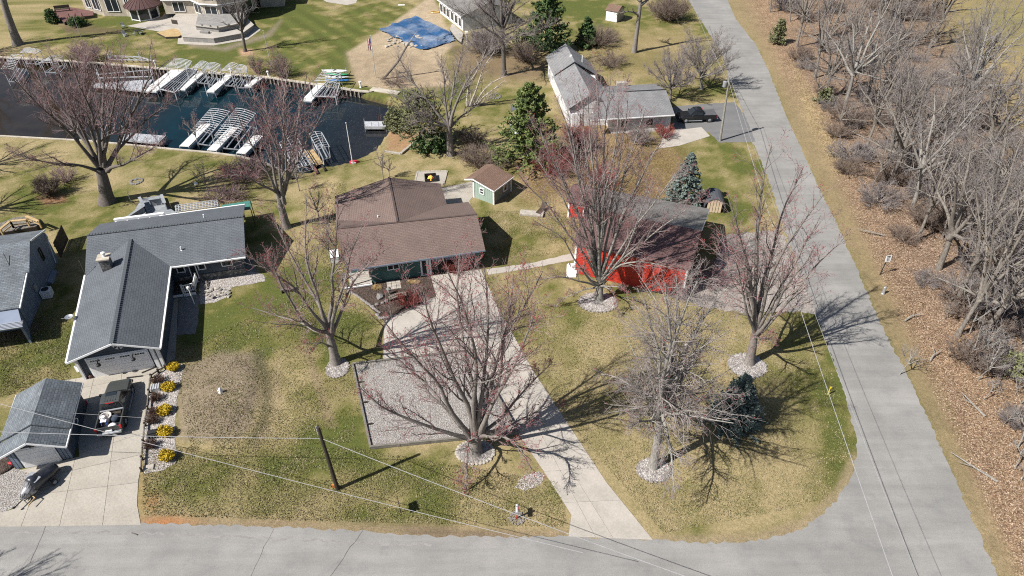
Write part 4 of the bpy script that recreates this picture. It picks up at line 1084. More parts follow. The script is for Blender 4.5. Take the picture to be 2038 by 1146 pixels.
plank_deck("deck", "small grey deck with thin rail beside the sunroom house", W([(895, 58), (910, 78), (918, 84), (922, 66), (900, 46)], 0.35), 0.35, M["conc_pale"], RAD(26), 0.5)

# ---------------------------------------------------------------- L: little shed by the meadow
L_ = thing("potting_shed", "little tan-roofed shed with weathered white front near the top lawn", "shed", G(1227, 45), RAD(-32))
slab(L_, [(-2.6, -.2, 2.1), (.2, -.2, 2.1), (.2, 1.5, 2.9), (-2.6, 1.5, 2.9)], M["roof_shed"], .08)
slab(L_, [(-2.6, 1.5, 2.9), (.2, 1.5, 2.9), (.2, 3.4, 2.1), (-2.6, 3.4, 2.1)], M["roof_shed"], .08)
MB().prism([(0, 0, 0), (0, 3.2, 0), (0, 3.2, 2.1), (0, 1.5, 2.8), (0, 0, 2.1)], (-2.4, 0, 0)).build("wall", M["sid_beige"], L_)
for k in range(4): MB().box(-2.35 + k * .6, -1.8 + k * .6, -.05, -.01, .1, 1.9).build("plank", M["white"], L_)

# ---------------------------------------------------------------- I: large beige house, terraces, gazebo at the top left
I_ = thing("terrace_house", "large beige two-storey house with glazed corner bay above stone terraces", "house", (-54.08, 126.0, 0), RAD(12))
fp = [(-11.5, 16.5), (-5.8, 15.6), (-3.6, 12.6), (-0.4, 11.2), (3.0, 12.6), (5.6, 16.0), (6.0, 30), (-11.5, 30)]
walls(I_, fp, 0.9, 3.6, M["sid_beige"])
fp2 = [(-11.7, 16.2), (-6.0, 15.2), (-3.9, 12.1), (-0.4, 10.7), (3.3, 12.1), (6.0, 15.8), (6.3, 30), (-11.7, 30)]
walls(I_, fp2, 3.6, 7.2, M["sid_beige"], "upper_wall")
bnd = MB()
for i in range(6): bnd.beam((*fp2[i], 3.62), (*fp2[i + 1], 3.62), .16, .22)
bnd.build("band_course", M["white"], I_)
for i, (zc, hh) in ((0, (2.3, 1.9)), (1, (2.2, 1.8)), (2, (2.2, 2.0)), (3, (2.2, 2.0)), (4, (2.2, 1.8))):
    a, b2 = Vector((*fp[i], 0)), Vector((*fp[i + 1], 0)); d = (b2 - a); mid = (a + b2) / 2
    window(I_, (mid.x, mid.y, zc), math.degrees(math.atan2(-d.x, d.y)), d.length * (.75 if i else .4), hh, 2, muntin=False)
for i in range(5):
    a, b2 = Vector((*fp2[i], 0)), Vector((*fp2[i + 1], 0)); d = (b2 - a); mid = (a + b2) / 2
    window(I_, (mid.x, mid.y, 5.3), math.degrees(math.atan2(-d.x, d.y)), d.length * (.6 if i else .3), 1.6, 2, muntin=True)
MB().box(6.25, 11.0, 20.0, 27.0, 0, 4.6).build("wing_wall", M["sid_beige"], I_)
slab(I_, [(6.0, 19.6, 4.6), (11.3, 19.6, 4.6), (11.3, 27.3, 5.4), (6.0, 27.3, 5.4)], M["roof_grey"])
slab(I_, [(-12.3, 15.6, 7.2), (-6.2, 14.6, 7.2), (-4.2, 11.4, 7.2), (-0.4, 10.0, 7.2), (3.6, 11.4, 7.2), (6.7, 15.4, 7.2), (7.0, 31, 7.2), (-12.3, 31, 7.2)], M["roof_grey"], .2)
tr = thing("stone_terrace", "tiered grey stone retaining terrace below the beige corner bay", "terrace", (-54.08, 126.0, 0), RAD(12))
t1 = [(-6.2, 1.9), (-0.5, -0.2), (4.3, 1.6), (6.0, 6.0), (4.0, 11.5), (-8.5, 11.5)]
t2 = [(-4.2, 5.3), (0.1, 2.9), (3.4, 4.6), (4.3, 7.5), (3.4, 12.2), (-4.6, 12.2)]
ap = [(-7.2, 0.9), (-0.5, -1.3), (5.2, 0.6), (7.2, 5.6), (6, 8), (-8, 8)]
walls(tr, ap, 0, 0.04, M["conc_pale"], "apron")
walls(tr, t1, 0, 0.85, M["block"], "retaining_wall"); walls(tr, [(x * 1.02, y * 1.02 - .05) for x, y in t1], 0.85, 0.95, M["conc_pale"], "coping")
walls(tr, t2, 0.95, 1.75, M["block"], "retaining_wall")
cp = MB()
for i in range(4): cp.beam((*t2[i], 1.8), (*t2[i + 1], 1.8), .5, .12)
cp.build("coping", M["conc_pale"], tr)
for k, (x, y) in enumerate(((-2.9, 4.6), (-1.3, 3.7), (0.1, 2.9), (2.0, 3.9))): MB().lathe([(.1, 1.86), (.16, 2.0), (.05, 2.12)], x, y, 8).build("lantern", M["black"], tr)
walls(tr, [(-3.3, 3.1), (-1.7, 2.4), (-1.5, 3.0), (-3.1, 3.7)], .95, 1.3, M["block"], "bench_block")
sheet("terrace_patio", W([(252, 52), (300, 60), (372, 74), (398, 60), (400, 20), (340, 10), (322, 34), (290, 44)]), 0.05, M["conc_pale"], 0)
dk2 = plank_deck("deck", "low pale timber step deck in front of the stone terrace", W([(312, 64), (345, 56), (372, 64), (355, 72), (330, 73)], 0.4), 0.4, M["timber_new"], RAD(12), 0.5)
dk3 = plank_deck("deck", "raised pale deck with yellow timber edge below the beige house", W([(340, 38), (352, 26), (405, 26), (420, 44), (402, 47)], 0.9), 0.9, M["conc_pale"], RAD(12), 0.6)
gz = thing("gazebo", "screened gazebo with plum ribbed roof on the patio by the beige house", "gazebo", G(291, 34))
gz_r = 2.7
for k in range(8):
    a = 2 * math.pi * k / 8; a2 = 2 * math.pi * (k + 1) / 8
    p, q = Vector((gz_r * math.cos(a), gz_r * math.sin(a), 0)), Vector((gz_r * math.cos(a2), gz_r * math.sin(a2), 0))
    MB().box(p.x - .1, p.x + .1, p.y - .1, p.y + .1, 0, 2.4).build("post", M["white"], gz)
    MB().beam(p.lerp(q, .06) + Vector((0, 0, 1.2)), p.lerp(q, .94) + Vector((0, 0, 1.2)), .02, 2.2).build("screen", M["glass"], gz)
    MB().beam(p + Vector((0, 0, .15)), q + Vector((0, 0, .15)), .12, .16).build("base_rail", M["white"], gz)
gr = MB().lathe([(3.5, 2.35), (3.45, 2.5), (2.0, 3.4), (.5, 4.3), (.15, 4.5), (.1, 4.9)], 0, 0, 16).build("roof", M["roof_plum"], gz)
rb = MB()
for k in range(24):
    a = 2 * math.pi * k / 24; c, s = math.cos(a), math.sin(a)
    rb.beam((3.46 * c, 3.46 * s, 2.53), (.5 * c, .5 * s, 4.33), .06, .07)
rb.build("rib", M["deck_red"], gr)

# ---------------------------------------------------------------- J: tan house with red-brown deck at the top left
J_ = thing("lake_house", "tan house with tall white-framed windows behind a red-brown deck", "house", G(250, 44), RAD(-14))
walls(J_, [(-12.5, 4.0), (-6.5, 2.2), (-2.0, 3.2), (0, 3.0), (0, 14), (-12.5, 14)], 0, 6.2, M["sid_beige"])
slab(J_, [(-13, 3.4, 6.2), (-6.6, 1.6, 6.2), (-1.8, 2.6, 6.2), (.5, 2.4, 6.2), (.5, 14.5, 7.5), (-13, 14.5, 7.5)], M["roof_grey"], .2)
for at_, an, w_ in (((-10.6, 3.4, 2.2), -107, 1.8), ((-8.0, 2.6, 2.2), -107, 2.2), ((-4.3, 2.66, 2.1), -78, 2.6), ((-1.0, 3.05, 2.6), -90, 1.0)):
    window(J_, at_, an, w_, 2.4, 2)
window(J_, (0.02, 6.5, 2.4), 0, 1.2, 1.2)
plank_deck("deck", "red-brown deck with railing in front of the tan house", W([(103, 22), (140, 14), (185, 22), (186, 30), (150, 34), (128, 44)], 0.6), 0.6, M["deck_red"], RAD(-14), 0.5)
pb = thing("patio_bench", "brown slatted bench on the red-brown deck of the tan house", "bench", G(125, 22, 0.6), RAD(20))
MB().box(-1.4, 1.4, -.25, .25, .4, .48).build("seat", M["timber_dark"], pb); MB().box(-1.4, 1.4, .25, .32, .5, 1.1).build("backrest", M["timber_dark"], pb)
for x in (-1.3, 1.3): MB().box(x - .05, x + .05, -.25, .3, 0, .4).build("leg", M["timber_dark"], pb)
stp = thing("garden_stair", "dark red timber stair frame below the tan house deck", "steps", G(150, 50), RAD(10))
for k in range(5): MB().box(-1.2, 1.2, k * .35, k * .35 + .3, 0, .15 + k * .15).build("tread", M["deck_red"], stp)
rr = MB()
for x in (-1.2, 0, 1.2): rr.beam((x, 0, 1.0), (x, 1.8, 1.7), .1, .1).beam((x, 0, 0), (x, 0, 1.05), .12, .12).beam((x, .9, 0), (x, .9, 1.4), .12, .12).beam((x, 1.8, 0), (x, 1.8, 1.75), .12, .12)
rr.build("railing", M["deck_red"], stp)
# far top edge: white building corner
Z_ = thing("boat_house", "white building with pale apron at the top edge of the lawn", "building", G(690, -8), RAD(-5))
walls(Z_, [(-5, 0), (4, 0), (4, 8), (-5, 8)], 0, 3, M["sid_white"]); slab(Z_, [(-5.4, -.4, 3), (4.4, -.4, 3), (4.4, 8.4, 4), (-5.4, 8.4, 4)], M["roof_grey"])
window(Z_, (2, -.02, 1.4), -90, 1.6, 1.2)
sheet("apron", W([(630, -8), (715, -8), (708, 6), (690, 10), (650, 4)]), 0.02, M["conc_pale"], .05)
# ================================================================== docks, boat lifts and kayaks
def quad_dock(name, label, px4, z, mt, th=0.25, group=None, cat="dock", legs=True):
    c = G(sum(p[0] for p in px4) / 4, sum(p[1] for p in px4) / 4, z)
    t = thing(name, label, cat, (c.x, c.y, z), 0, group)
    P = [G(x, y, z) - Vector((c.x, c.y, z)) for x, y in px4]
    # boards across the walkway (p0-p1 is one end, p3-p2 the other)
    L = (P[3] - P[0]).length; n = max(3, min(14, int(L / 0.8)))
    for k in range(n):
        a, b2, c2, d = P[0].lerp(P[3], (k + .02) / n), P[1].lerp(P[2], (k + .02) / n), P[1].lerp(P[2], (k + .98) / n), P[0].lerp(P[3], (k + .98) / n)
        MB().hexa([p + Vector((0, 0, -.06)) for p in (a, b2, c2, d)], [p + Vector((0, 0, random.uniform(-.004, .004))) for p in (a, b2, c2, d)]).build("deck_panel", mt, t)
    sk = MB()
    for a, b2 in ((P[0], P[3]), (P[1], P[2]), (P[0], P[1])): sk.beam(a + Vector((0, 0, -.16)), b2 + Vector((0, 0, -.16)), .06, th - .06)
    sk.build("side_beam", M["alu"], t)
    if legs:
        lg = MB()
        for p in P: lg.cyl(p.x, p.y, -2.0 - z, .45, .04, .04, 6)
        lg.build("dock_post", M["alu"], t)
    return t
mdock = mat("white_dock_panels", (0.7, 0.69, 0.67), (0.6, 0.59, 0.57), 2.0, 0.6, fine_amt=0.06)
mdock2 = mat("speckled_grey_dock", (0.42, 0.44, 0.47), (0.24, 0.25, 0.27), 3.0, 0.7, 9.0, 0.3)
def walk_dock(label, a, b2, w, mt=None, group="white docks along the canal", z=0.1):
    A_, B2 = G(*a, z), G(*b2, z); d = (B2 - A_).normalized(); s = Vector((d.y, -d.x, 0)) * w / 2
    t = thing("dock", label, "dock", A_, math.atan2(d.y, d.x), group)
    L = (B2 - A_).length; n = max(3, int(L / 1.0))
    for k in range(n): MB().box(L * k / n + .012, L * (k + 1) / n - .012, -w / 2, w / 2, -.06, random.uniform(-.004, .004)).build("deck_panel", mt or mdock, t)
    MB().box(0, L, -w / 2 - .02, -w / 2 + .06, -.26, -.065).box(0, L, w / 2 - .06, w / 2 + .02, -.26, -.065).box(0, .06, -w / 2 + .061, w / 2 - .061, -.26, -.065).build("side_beam", M["alu"], t)
    for x in (.15, L * .55):
        for y in (-w / 2 - .06, w / 2 + .06): MB().cyl(x, y, -2.0, .55, .035, .035, 6).build("dock_post", M["alu"], t)
    return t
walk_dock("wide white dock at the corner with the speckled grey floating dock", (297, 181), (356, 137), 2.3)
walk_dock("short white dock second from the left in the far row, right of the wide one", (361, 178), (400, 144), 1.15)
walk_dock("white dock in the far row left of a tall white marker pole", (418, 182), (459, 147), 1.3)
walk_dock("stubby white dock at the right end of the canopied lifts in the far row", (493, 171), (518, 153), 1.2)
walk_dock("white dock beside the kayak rack on the far bank", (610, 200), (642, 166), 1.6)
walk_dock("leftmost white dock on the near bank", (410, 247), (366, 291), 1.35)
walk_dock("white dock on the near bank between two canopy frames", (467, 252), (421, 299), 1.35)
walk_dock("short white dock on the near bank behind the twin-trunk maple", (515, 269), (479, 305), 1.35)
walk_dock("pale timber dock beside the small canopy frame", (612, 299), (633, 328), 1.5, M["timber_new"])
quad_dock("floating_dock", "speckled grey floating dock along the far seawall", [(186, 171), (190, 166), (304, 157), (292, 181)], -0.3, mdock2)
quad_dock("floating_dock", "speckled grey floating dock at the near lawn bank", [(240, 277), (244, 263), (330, 270), (316, 284)], -0.1, mdock2)
quad_dock("floating_dock", "narrow white swim platform at the right end of the canal", [(726, 252), (725, 242), (767, 242), (768, 252)], -0.2, M["alu"], 0.5)

def boat_lift(label, nl, fl, fr, nr, z, nb, group="boat lifts along the canal", bunks=False, arch=0.2):
    c = G((nl[0] + fr[0]) / 2, (nl[1] + fr[1]) / 2, z); o0 = Vector((c.x, c.y, 0))
    t = thing("boat_lift", label, "boat lift", o0, 0, group)
    P = [G(*p, z) - o0 for p in (nl, fl, fr, nr)]
    MB().tube([P[0], P[1]], .05, 6).build("side_rail", M["alu"], t); MB().tube([P[3], P[2]], .05, 6).build("side_rail", M["alu"], t)
    for k in range(nb):
        a, b2 = P[0].lerp(P[1], k / (nb - 1)), P[3].lerp(P[2], k / (nb - 1))
        pts = [a.lerp(b2, q / 6) + Vector((0, 0, arch * (1 - (q / 3 - 1) ** 2))) for q in range(7)]
        MB().tube(pts, .042, 5, False).build("canopy_bow", M["alu"], t)
    m1, m2 = (P[0] + P[3]) / 2 + Vector((0, 0, arch)), (P[1] + P[2]) / 2 + Vector((0, 0, arch))
    MB().tube([m1, m2], .04, 5).build("ridge_rail", M["alu"], t)
    zz = -1.6
    ctr = sum(P, Vector()) / 4
    Q = [p.lerp(ctr, .12) for p in P]
    for q in Q: MB().box(q.x - .045, q.x + .045, q.y - .045, q.y + .045, zz, z - .02).build("lift_post", M["alu"], t)
    lo = MB()
    for i in range(4):
        a, b2 = Q[i].copy(), Q[(i + 1) % 4].copy(); a.z = b2.z = -0.25; lo.beam(a, b2, .1, .14)
    for k in (.3, .7):
        a, b2 = Q[0].lerp(Q[3], k), Q[1].lerp(Q[2], k); a.z = b2.z = -.1; lo.beam(a, b2, .16, .12)
    lo.build("cradle", M["galv"], t)
    if bunks:
        for k in (.12, .3, .48, .66, .84):
            a, b2 = P[0].lerp(P[3], k), P[1].lerp(P[2], k).lerp(P[0].lerp(P[3], k), .45); a.z = b2.z = z + .12
            MB().beam(a, b2, .12, .1).build("bunk_rail", M["alu"], t)
    return t
boat_lift("canopy lift frame over the leftmost near-bank dock", (380, 260), (418, 217), (457, 222), (420, 266), 1.9, 13)
boat_lift("canopy lift frame beside the middle near-bank dock", (427, 269), (470, 215), (509, 226), (471, 273), 1.9, 14)
boat_lift("low open lift frame with long bunk rails right of the twin-trunk maple", (582, 338), (556, 284), (587, 268), (625, 326), 0.8, 12, bunks=True, arch=.08)
boat_lift("small rounded canopy lift beside the pale timber dock", (632, 299), (616, 266), (640, 263), (656, 292), 1.5, 8)
boat_lift("canopy lift right behind the wide white dock, largest of the far row", (327, 134), (347, 117), (382, 122), (372, 138), 2.2, 8)
boat_lift("canopy lift over the short second dock of the far row", (382, 136), (398, 122), (416, 126), (406, 138), 2.2, 7)
boat_lift("canopy lift left of the tall marker pole dock", (406, 140), (417, 125), (439, 129), (430, 143), 2.2, 7)
boat_lift("canopy lift right of the tall marker pole dock", (438, 142), (456, 126), (474, 128), (460, 143), 2.2, 7)
boat_lift("canopy lift over the stubby dock at the end of the far row", (463, 146), (475, 129), (491, 133), (490, 146), 2.2, 7)
boat_lift("canopy lift at the far left edge of the canal, nearest the thick leaning trunk", (2, 137), (22, 109), (44, 111), (26, 138), 2.0, 10)
boat_lift("canopy lift on the lawn edge just behind the one at the far left edge", (40, 105), (48, 96), (82, 100), (71, 107), 1.6, 6)
boat_lift("canopy lift seen through twigs at the left part of the far seawall", (78, 125), (98, 113), (125, 112), (112, 127), 1.4, 6)
boat_lift("canopy lift beside the kayak rack", (626, 161), (644, 139), (680, 143), (668, 164), 2.1, 8)
def lift_base(label, px4, z=-0.1):
    c = G(sum(p[0] for p in px4) / 4, sum(p[1] for p in px4) / 4, z); o0 = Vector((c.x, c.y, 0))
    t = thing("lift_frame", label, "lift frame", o0, 0, "bare lift frames without canopies")
    P = [G(x, y, z) - o0 for x, y in px4]
    for i in range(4): MB().beam(P[i], P[(i + 1) % 4], .14, .14).build("frame_beam", M["alu"], t)
    for k in range(1, 6): MB().beam(P[0].lerp(P[3], k / 6), P[1].lerp(P[2], k / 6), .1, .1).build("cross_beam", M["galv"], t)
    for p in P: MB().box(p.x - .07, p.x + .07, p.y - .07, p.y + .07, -2.0, z + .9).build("post", M["alu"], t)
    return t
lift_base("bare aluminium lift frame below the wide white dock", [(318, 177), (372, 136), (392, 139), (348, 184)], .2)
lift_base("bare aluminium lift frame left of the wide white dock", [(196, 155), (196, 148), (300, 139), (303, 152)], .3)
lift_base("bare aluminium lift frame beside the kayak dock", [(622, 191), (650, 163), (676, 166), (668, 193)], .3)
lift_base("long bare rails on the lawn above the far seawall", [(218, 118), (222, 111), (278, 113), (302, 120)], .5)
# kayaks on a low rack
krk = thing("kayak_rack", "low metal rack carrying kayaks on the far bank", "rack", G(668, 159))
for x in (-1.2, 1.2):
    MB().beam((x, -.6, .5), (x, 3.4, .75), .08, .08).build("rail", M["galv"], krk); MB().beam((x, -.5, 0), (x, -.5, .5), .08, .08).beam((x, 3.2, 0), (x, 3.2, .72), .08, .08).build("leg", M["galv"], krk)
def kayak(label, pxy, z, L, w, mt):
    t = thing("kayak", label, "kayak", G(pxy[0], pxy[1], z), RAD(-3), "kayaks on the rack")
    rings = []
    for k in range(11):
        x = -L / 2 + L * k / 10; q = max(.03, 1 - abs(2 * k / 10 - 1) ** 2.2) ; hw = w / 2 * q ** .7
        rings.append([(x, hw * math.cos(a), .14 * q * math.sin(a) + .02 + .12 * abs(2 * k / 10 - 1) ** 3) for a in np.linspace(0, 2 * math.pi, 10, endpoint=False)])
    MB().loft(rings).build("hull", mt, t, smooth=True)
    MB().lathe([(.3, .15), (.33, .17), (.24, .17)], 0, 0, 10).build("cockpit", M["black"], t)
    return t
mk = lambda n, c: mat(n, c, tuple(x * .85 for x in c), 2.0, .35, fine_amt=.05)
kayak("wide white canoe hull, rearmost on the kayak rack", (666, 141), .9, 4.4, 1.15, mk("white_hull", (.72, .7, .68)))
kayak("green kayak on the rack", (671, 148), .85, 4.0, .65, mk("green_hull", (.03, .3, .13)))
kayak("pale narrow kayak between the green and the blue one", (672, 153.5), .8, 4.0, .6, mk("pale_hull", (.6, .6, .6)))
kayak("blue kayak, frontmost on the rack", (673, 159.5), .75, 4.2, .7, mk("blue_hull", (.03, .16, .42)))
# bollard lamps on the seawall, poles, flagpoles
bol = None
for i, (x, y, lab) in enumerate(((311, 132, "white seawall bollard left of the canopied lifts"), (461, 147, "white seawall bollard among the canopied lifts"), (535, 153, "white seawall bollard in the open stretch of wall"), (718, 166 + 8, "white seawall bollard near the flagpole"), (162, 116, "white seawall bollard behind the twigs on the left"))):
    if bol is None:
        bol = thing("bollard", lab, "bollard", G(x, y), 0, "bollards on the far seawall")
        MB().lathe([(.2, 0), (.17, .1), (.13, .2), (.13, .75), (.22, .82), (.24, .98), (.12, 1.06)], 0, 0, 12).build("body", M["white"], bol, smooth=False)
    else: copy_tree(bol, G(x, y), label=lab)
def pole(name, label, base, top_y, mt, r=.05, ball=False, cat="pole"):
    b = G(*base); q = GY(base[0], top_y, b.y)
    t = thing(name, label, cat, b)
    MB().cyl(0, 0, 0, q.z, r, r * .7, 8).build("shaft", mt, t)
    if ball: MB().lathe([(.01, q.z), (.09, q.z + .06), (.09, q.z + .14), (.01, q.z + .2)], 0, 0, 10).build("finial", M["alu"], t)
    return t, q.z
fp_, h_ = pole("flagpole", "silver flagpole with a limp flag by the sand patch", (748, 155), 72, M["alu"], .06, True, "flagpole")
mfl = mat("striped_flag", (.5, .08, .09), (.6, .6, .62), 5.0, .9, fine_amt=.1, lo=.45, hi=.55, stretch=(1, 1, 2))
mfb = mat("flag_canton", (.04, .05, .14), (.05, .06, .16), 3.0, .9)
fm = MB(); prof = [(-.05, 0), (-.25, .12), (-.35, -.05), (-.5, .1), (-.6, 0)]
for (x0, y0), (x1, y1) in zip(prof[:-1], prof[1:]):
    fm.hexa([(x0, y0, h_ - 2.2), (x1, y1, h_ - 2.4), (x1, y1 + .02, h_ - 2.4), (x0, y0 + .02, h_ - 2.2)], [(x0, y0, h_ - .3), (x1, y1, h_ - .8), (x1, y1 + .02, h_ - .8), (x0, y0 + .02, h_ - .3)])
fm.build("flag", mfl, fp_)
MB().hexa([(-.06, -.02, h_ - 1.1), (-.26, .1, h_ - 1.15), (-.26, .14, h_ - 1.15), (-.06, .02, h_ - 1.1)], [(-.06, -.02, h_ - .28), (-.26, .1, h_ - .42), (-.26, .14, h_ - .42), (-.06, .02, h_ - .28)]).build("canton", mfb, fp_)
fp2_, h2 = pole("flagpole", "bare silver flagpole on the lawn above the canal", (540, 132), 62, M["alu"], .06, True, "flagpole")
fp3_, h3 = pole("flagpole", "bare white flagpole on the near bank by the red kayak nose", (702, 326), 246, M["white"], .06, True, "flagpole")
pole("marker_pole", "thin leaning green and silver pole near the tan house stair", (165, 82), 34, M["galv"], .05)
pole("marker_pole", "white mooring pole at the end of a far-row dock", (413, 190), 168, M["white"], .06)
pole("marker_pole", "white mooring pole at the near grey floating dock", (247, 262), 249, M["white"], .06)
pole("mooring_post", "small white mooring post by the pale timber dock", (645, 328), 317, M["white"], .08)
rbk = thing("overturned_boat", "small red and white overturned boat nose on the near bank", "boat", G(705, 323), RAD(15))
MB().loft([[(x, w * math.cos(a), h * math.sin(a)) for a in np.linspace(0, math.pi, 8)] for x, w, h in ((-.6, .3, .2), (-.2, .4, .32), (.3, .35, .3), (.7, .1, .12))]).build("hull", mk("red_hull", (.5, .04, .06)), rbk, smooth=True)
MB().box(-.35, .2, -.42, -.36, .05, .2).build("stripe", M["white"], rbk)
# timber bank edging near the twin-trunk maple and the retaining timbers
def timber(label, a, b2, w=.25, h=.3, mt="timber", z=0.1):
    A_, B2 = G(*a, z), G(*b2, z)
    t = thing("timber_edging", label, "timber", A_)
    MB().beam((0, 0, 0), B2 - A_, w, h).build("sleeper", M[mt], t, bevel=.02)
    return t
timber("red-brown timber at the foot of the low open lift", (622, 327), (632, 346), .3, .3, "deck_red")
timber("dark timber below the low open lift", (570, 341), (583, 356), .3, .3, "timber_dark")
timber("dark stake timber beside the pale dock", (640, 328), (648, 340), .2, .3, "timber_dark")
timber("pale timber on the bare slope by the olive conifer", (798, 306), (830, 280), .35, .35, "rock")
timber("thin pale timber along the near bank below the bare slope", (766, 301), (798, 306), .25, .25, "rock")
slb = thing("concrete_bank", "pale broken concrete slab on the bank right of the seawall", "slab", G(765, 182), RAD(-20))
MB().box(-2.4, 2.6, -.55, .7, -.7, .18).build("slab", M["seawall"], slb, bevel=.08)
# blue tarp over the excavation
P4 = [G(x, y, .15) for x, y in ((752, 59), (826, 31), (898, 66), (905, 80), (848, 99), (836, 97))]
c0 = sum(P4, Vector()) / 6
tp = thing("tarp", "large crumpled blue tarp over an excavation by the sunroom house", "tarp", (c0.x, c0.y, 0))
bm = bmesh.new()
vs = [bm.verts.new((p.x - c0.x, p.y - c0.y, .12)) for p in P4]; bm.faces.new(vs)
bmesh.ops.triangulate(bm, faces=bm.faces[:])
bmesh.ops.subdivide_edges(bm, edges=bm.edges[:], cuts=9, use_grid_fill=True)
for v in bm.verts:
    r = math.hypot(v.co.x / 4.5, v.co.y / 4.0)
    v.co.z = .12 + .16 * random.random() - .9 * math.exp(-r ** 4) * 0 + .1 * math.sin(v.co.x * 1.7 + v.co.y) + .28 * math.exp(-((r - .8) / .22) ** 2)
    v.co.x += random.uniform(-.2, .2); v.co.y += random.uniform(-.2, .2)
me = bpy.data.meshes.new("sheet"); bm.to_mesh(me); bm.free()
me.materials.append(mat("blue_tarp", (.02, .075, .18), (.16, .2, .27), .22, .6, 3.0, .35, .6, 4.0, lo=.42, hi=.62))
o = bpy.data.objects.new("sheet", me); link(o, tp); KIDS.setdefault(tp.name, []).append(o)
sn = thing("leaning_snag", "dark leaning dead trunk with pale broken top on the sand bank by the flagpole", "snag", G(762, 157)); q = GY(812, 88, G(762, 157).y + 1.0) - G(762, 157)
MB().tube([(0, 0, -.1), q * .5 + Vector((.35, 0, -.1)), q, q + Vector((.5, 0, .5)), q + Vector((1.2, .2, .3))], [.2, .17, .13, .1, .05], 8).build("trunk", M["bark_dark"], sn, smooth=True)
MB().tube([q * .9, q + Vector((-.8, .3, .9)), q + Vector((-1.6, .2, 1.2))], [.06, .04, .02], 6).tube([q, q + Vector((.9, 0, 1.2)), q + Vector((1.6, .2, 2.0))], [.05, .035, .02], 6).build("limb", M["twig_white"], sn, smooth=True)
rng = random.Random(5)
cl = thing("rock_pile", "pile of pale broken stones below the blue tarp", "rocks", G(800, 80))
o0 = Vector(cl.location)
bm = bmesh.new(); bmesh.ops.create_icosphere(bm, subdivisions=1, radius=.5)
for v in bm.verts: v.co *= random.uniform(.75, 1.15); v.co.z *= .6
rock_me = bpy.data.meshes.new("stone"); bm.to_mesh(rock_me); bm.free(); rock_me.materials.append(M["rock"])
def stone(parent, loc, s, me=None):
    o = bpy.data.objects.new("stone", me or rock_me); link(o, parent); KIDS.setdefault(parent.name, []).append(o)
    o.location = loc; o.rotation_euler = (0, 0, random.uniform(0, 6.3)); o.scale = (s * random.uniform(.8, 1.3), s * random.uniform(.8, 1.2), s * random.uniform(.7, 1.1))
    return o
rock_grey_me = rock_me.copy(); rock_grey_me.materials.clear(); rock_grey_me.materials.append(M["rock_grey"])
rock_white_me = rock_me.copy(); rock_white_me.materials.clear(); rock_white_me.materials.append(M["white_rock"])
for i in range(60):
    p = G(765 + rng.random() * 75, 72 + rng.random() * 22) - o0
    if rng.random() < .8: stone(cl, (p.x, p.y, .1), rng.uniform(.4, 1.1))

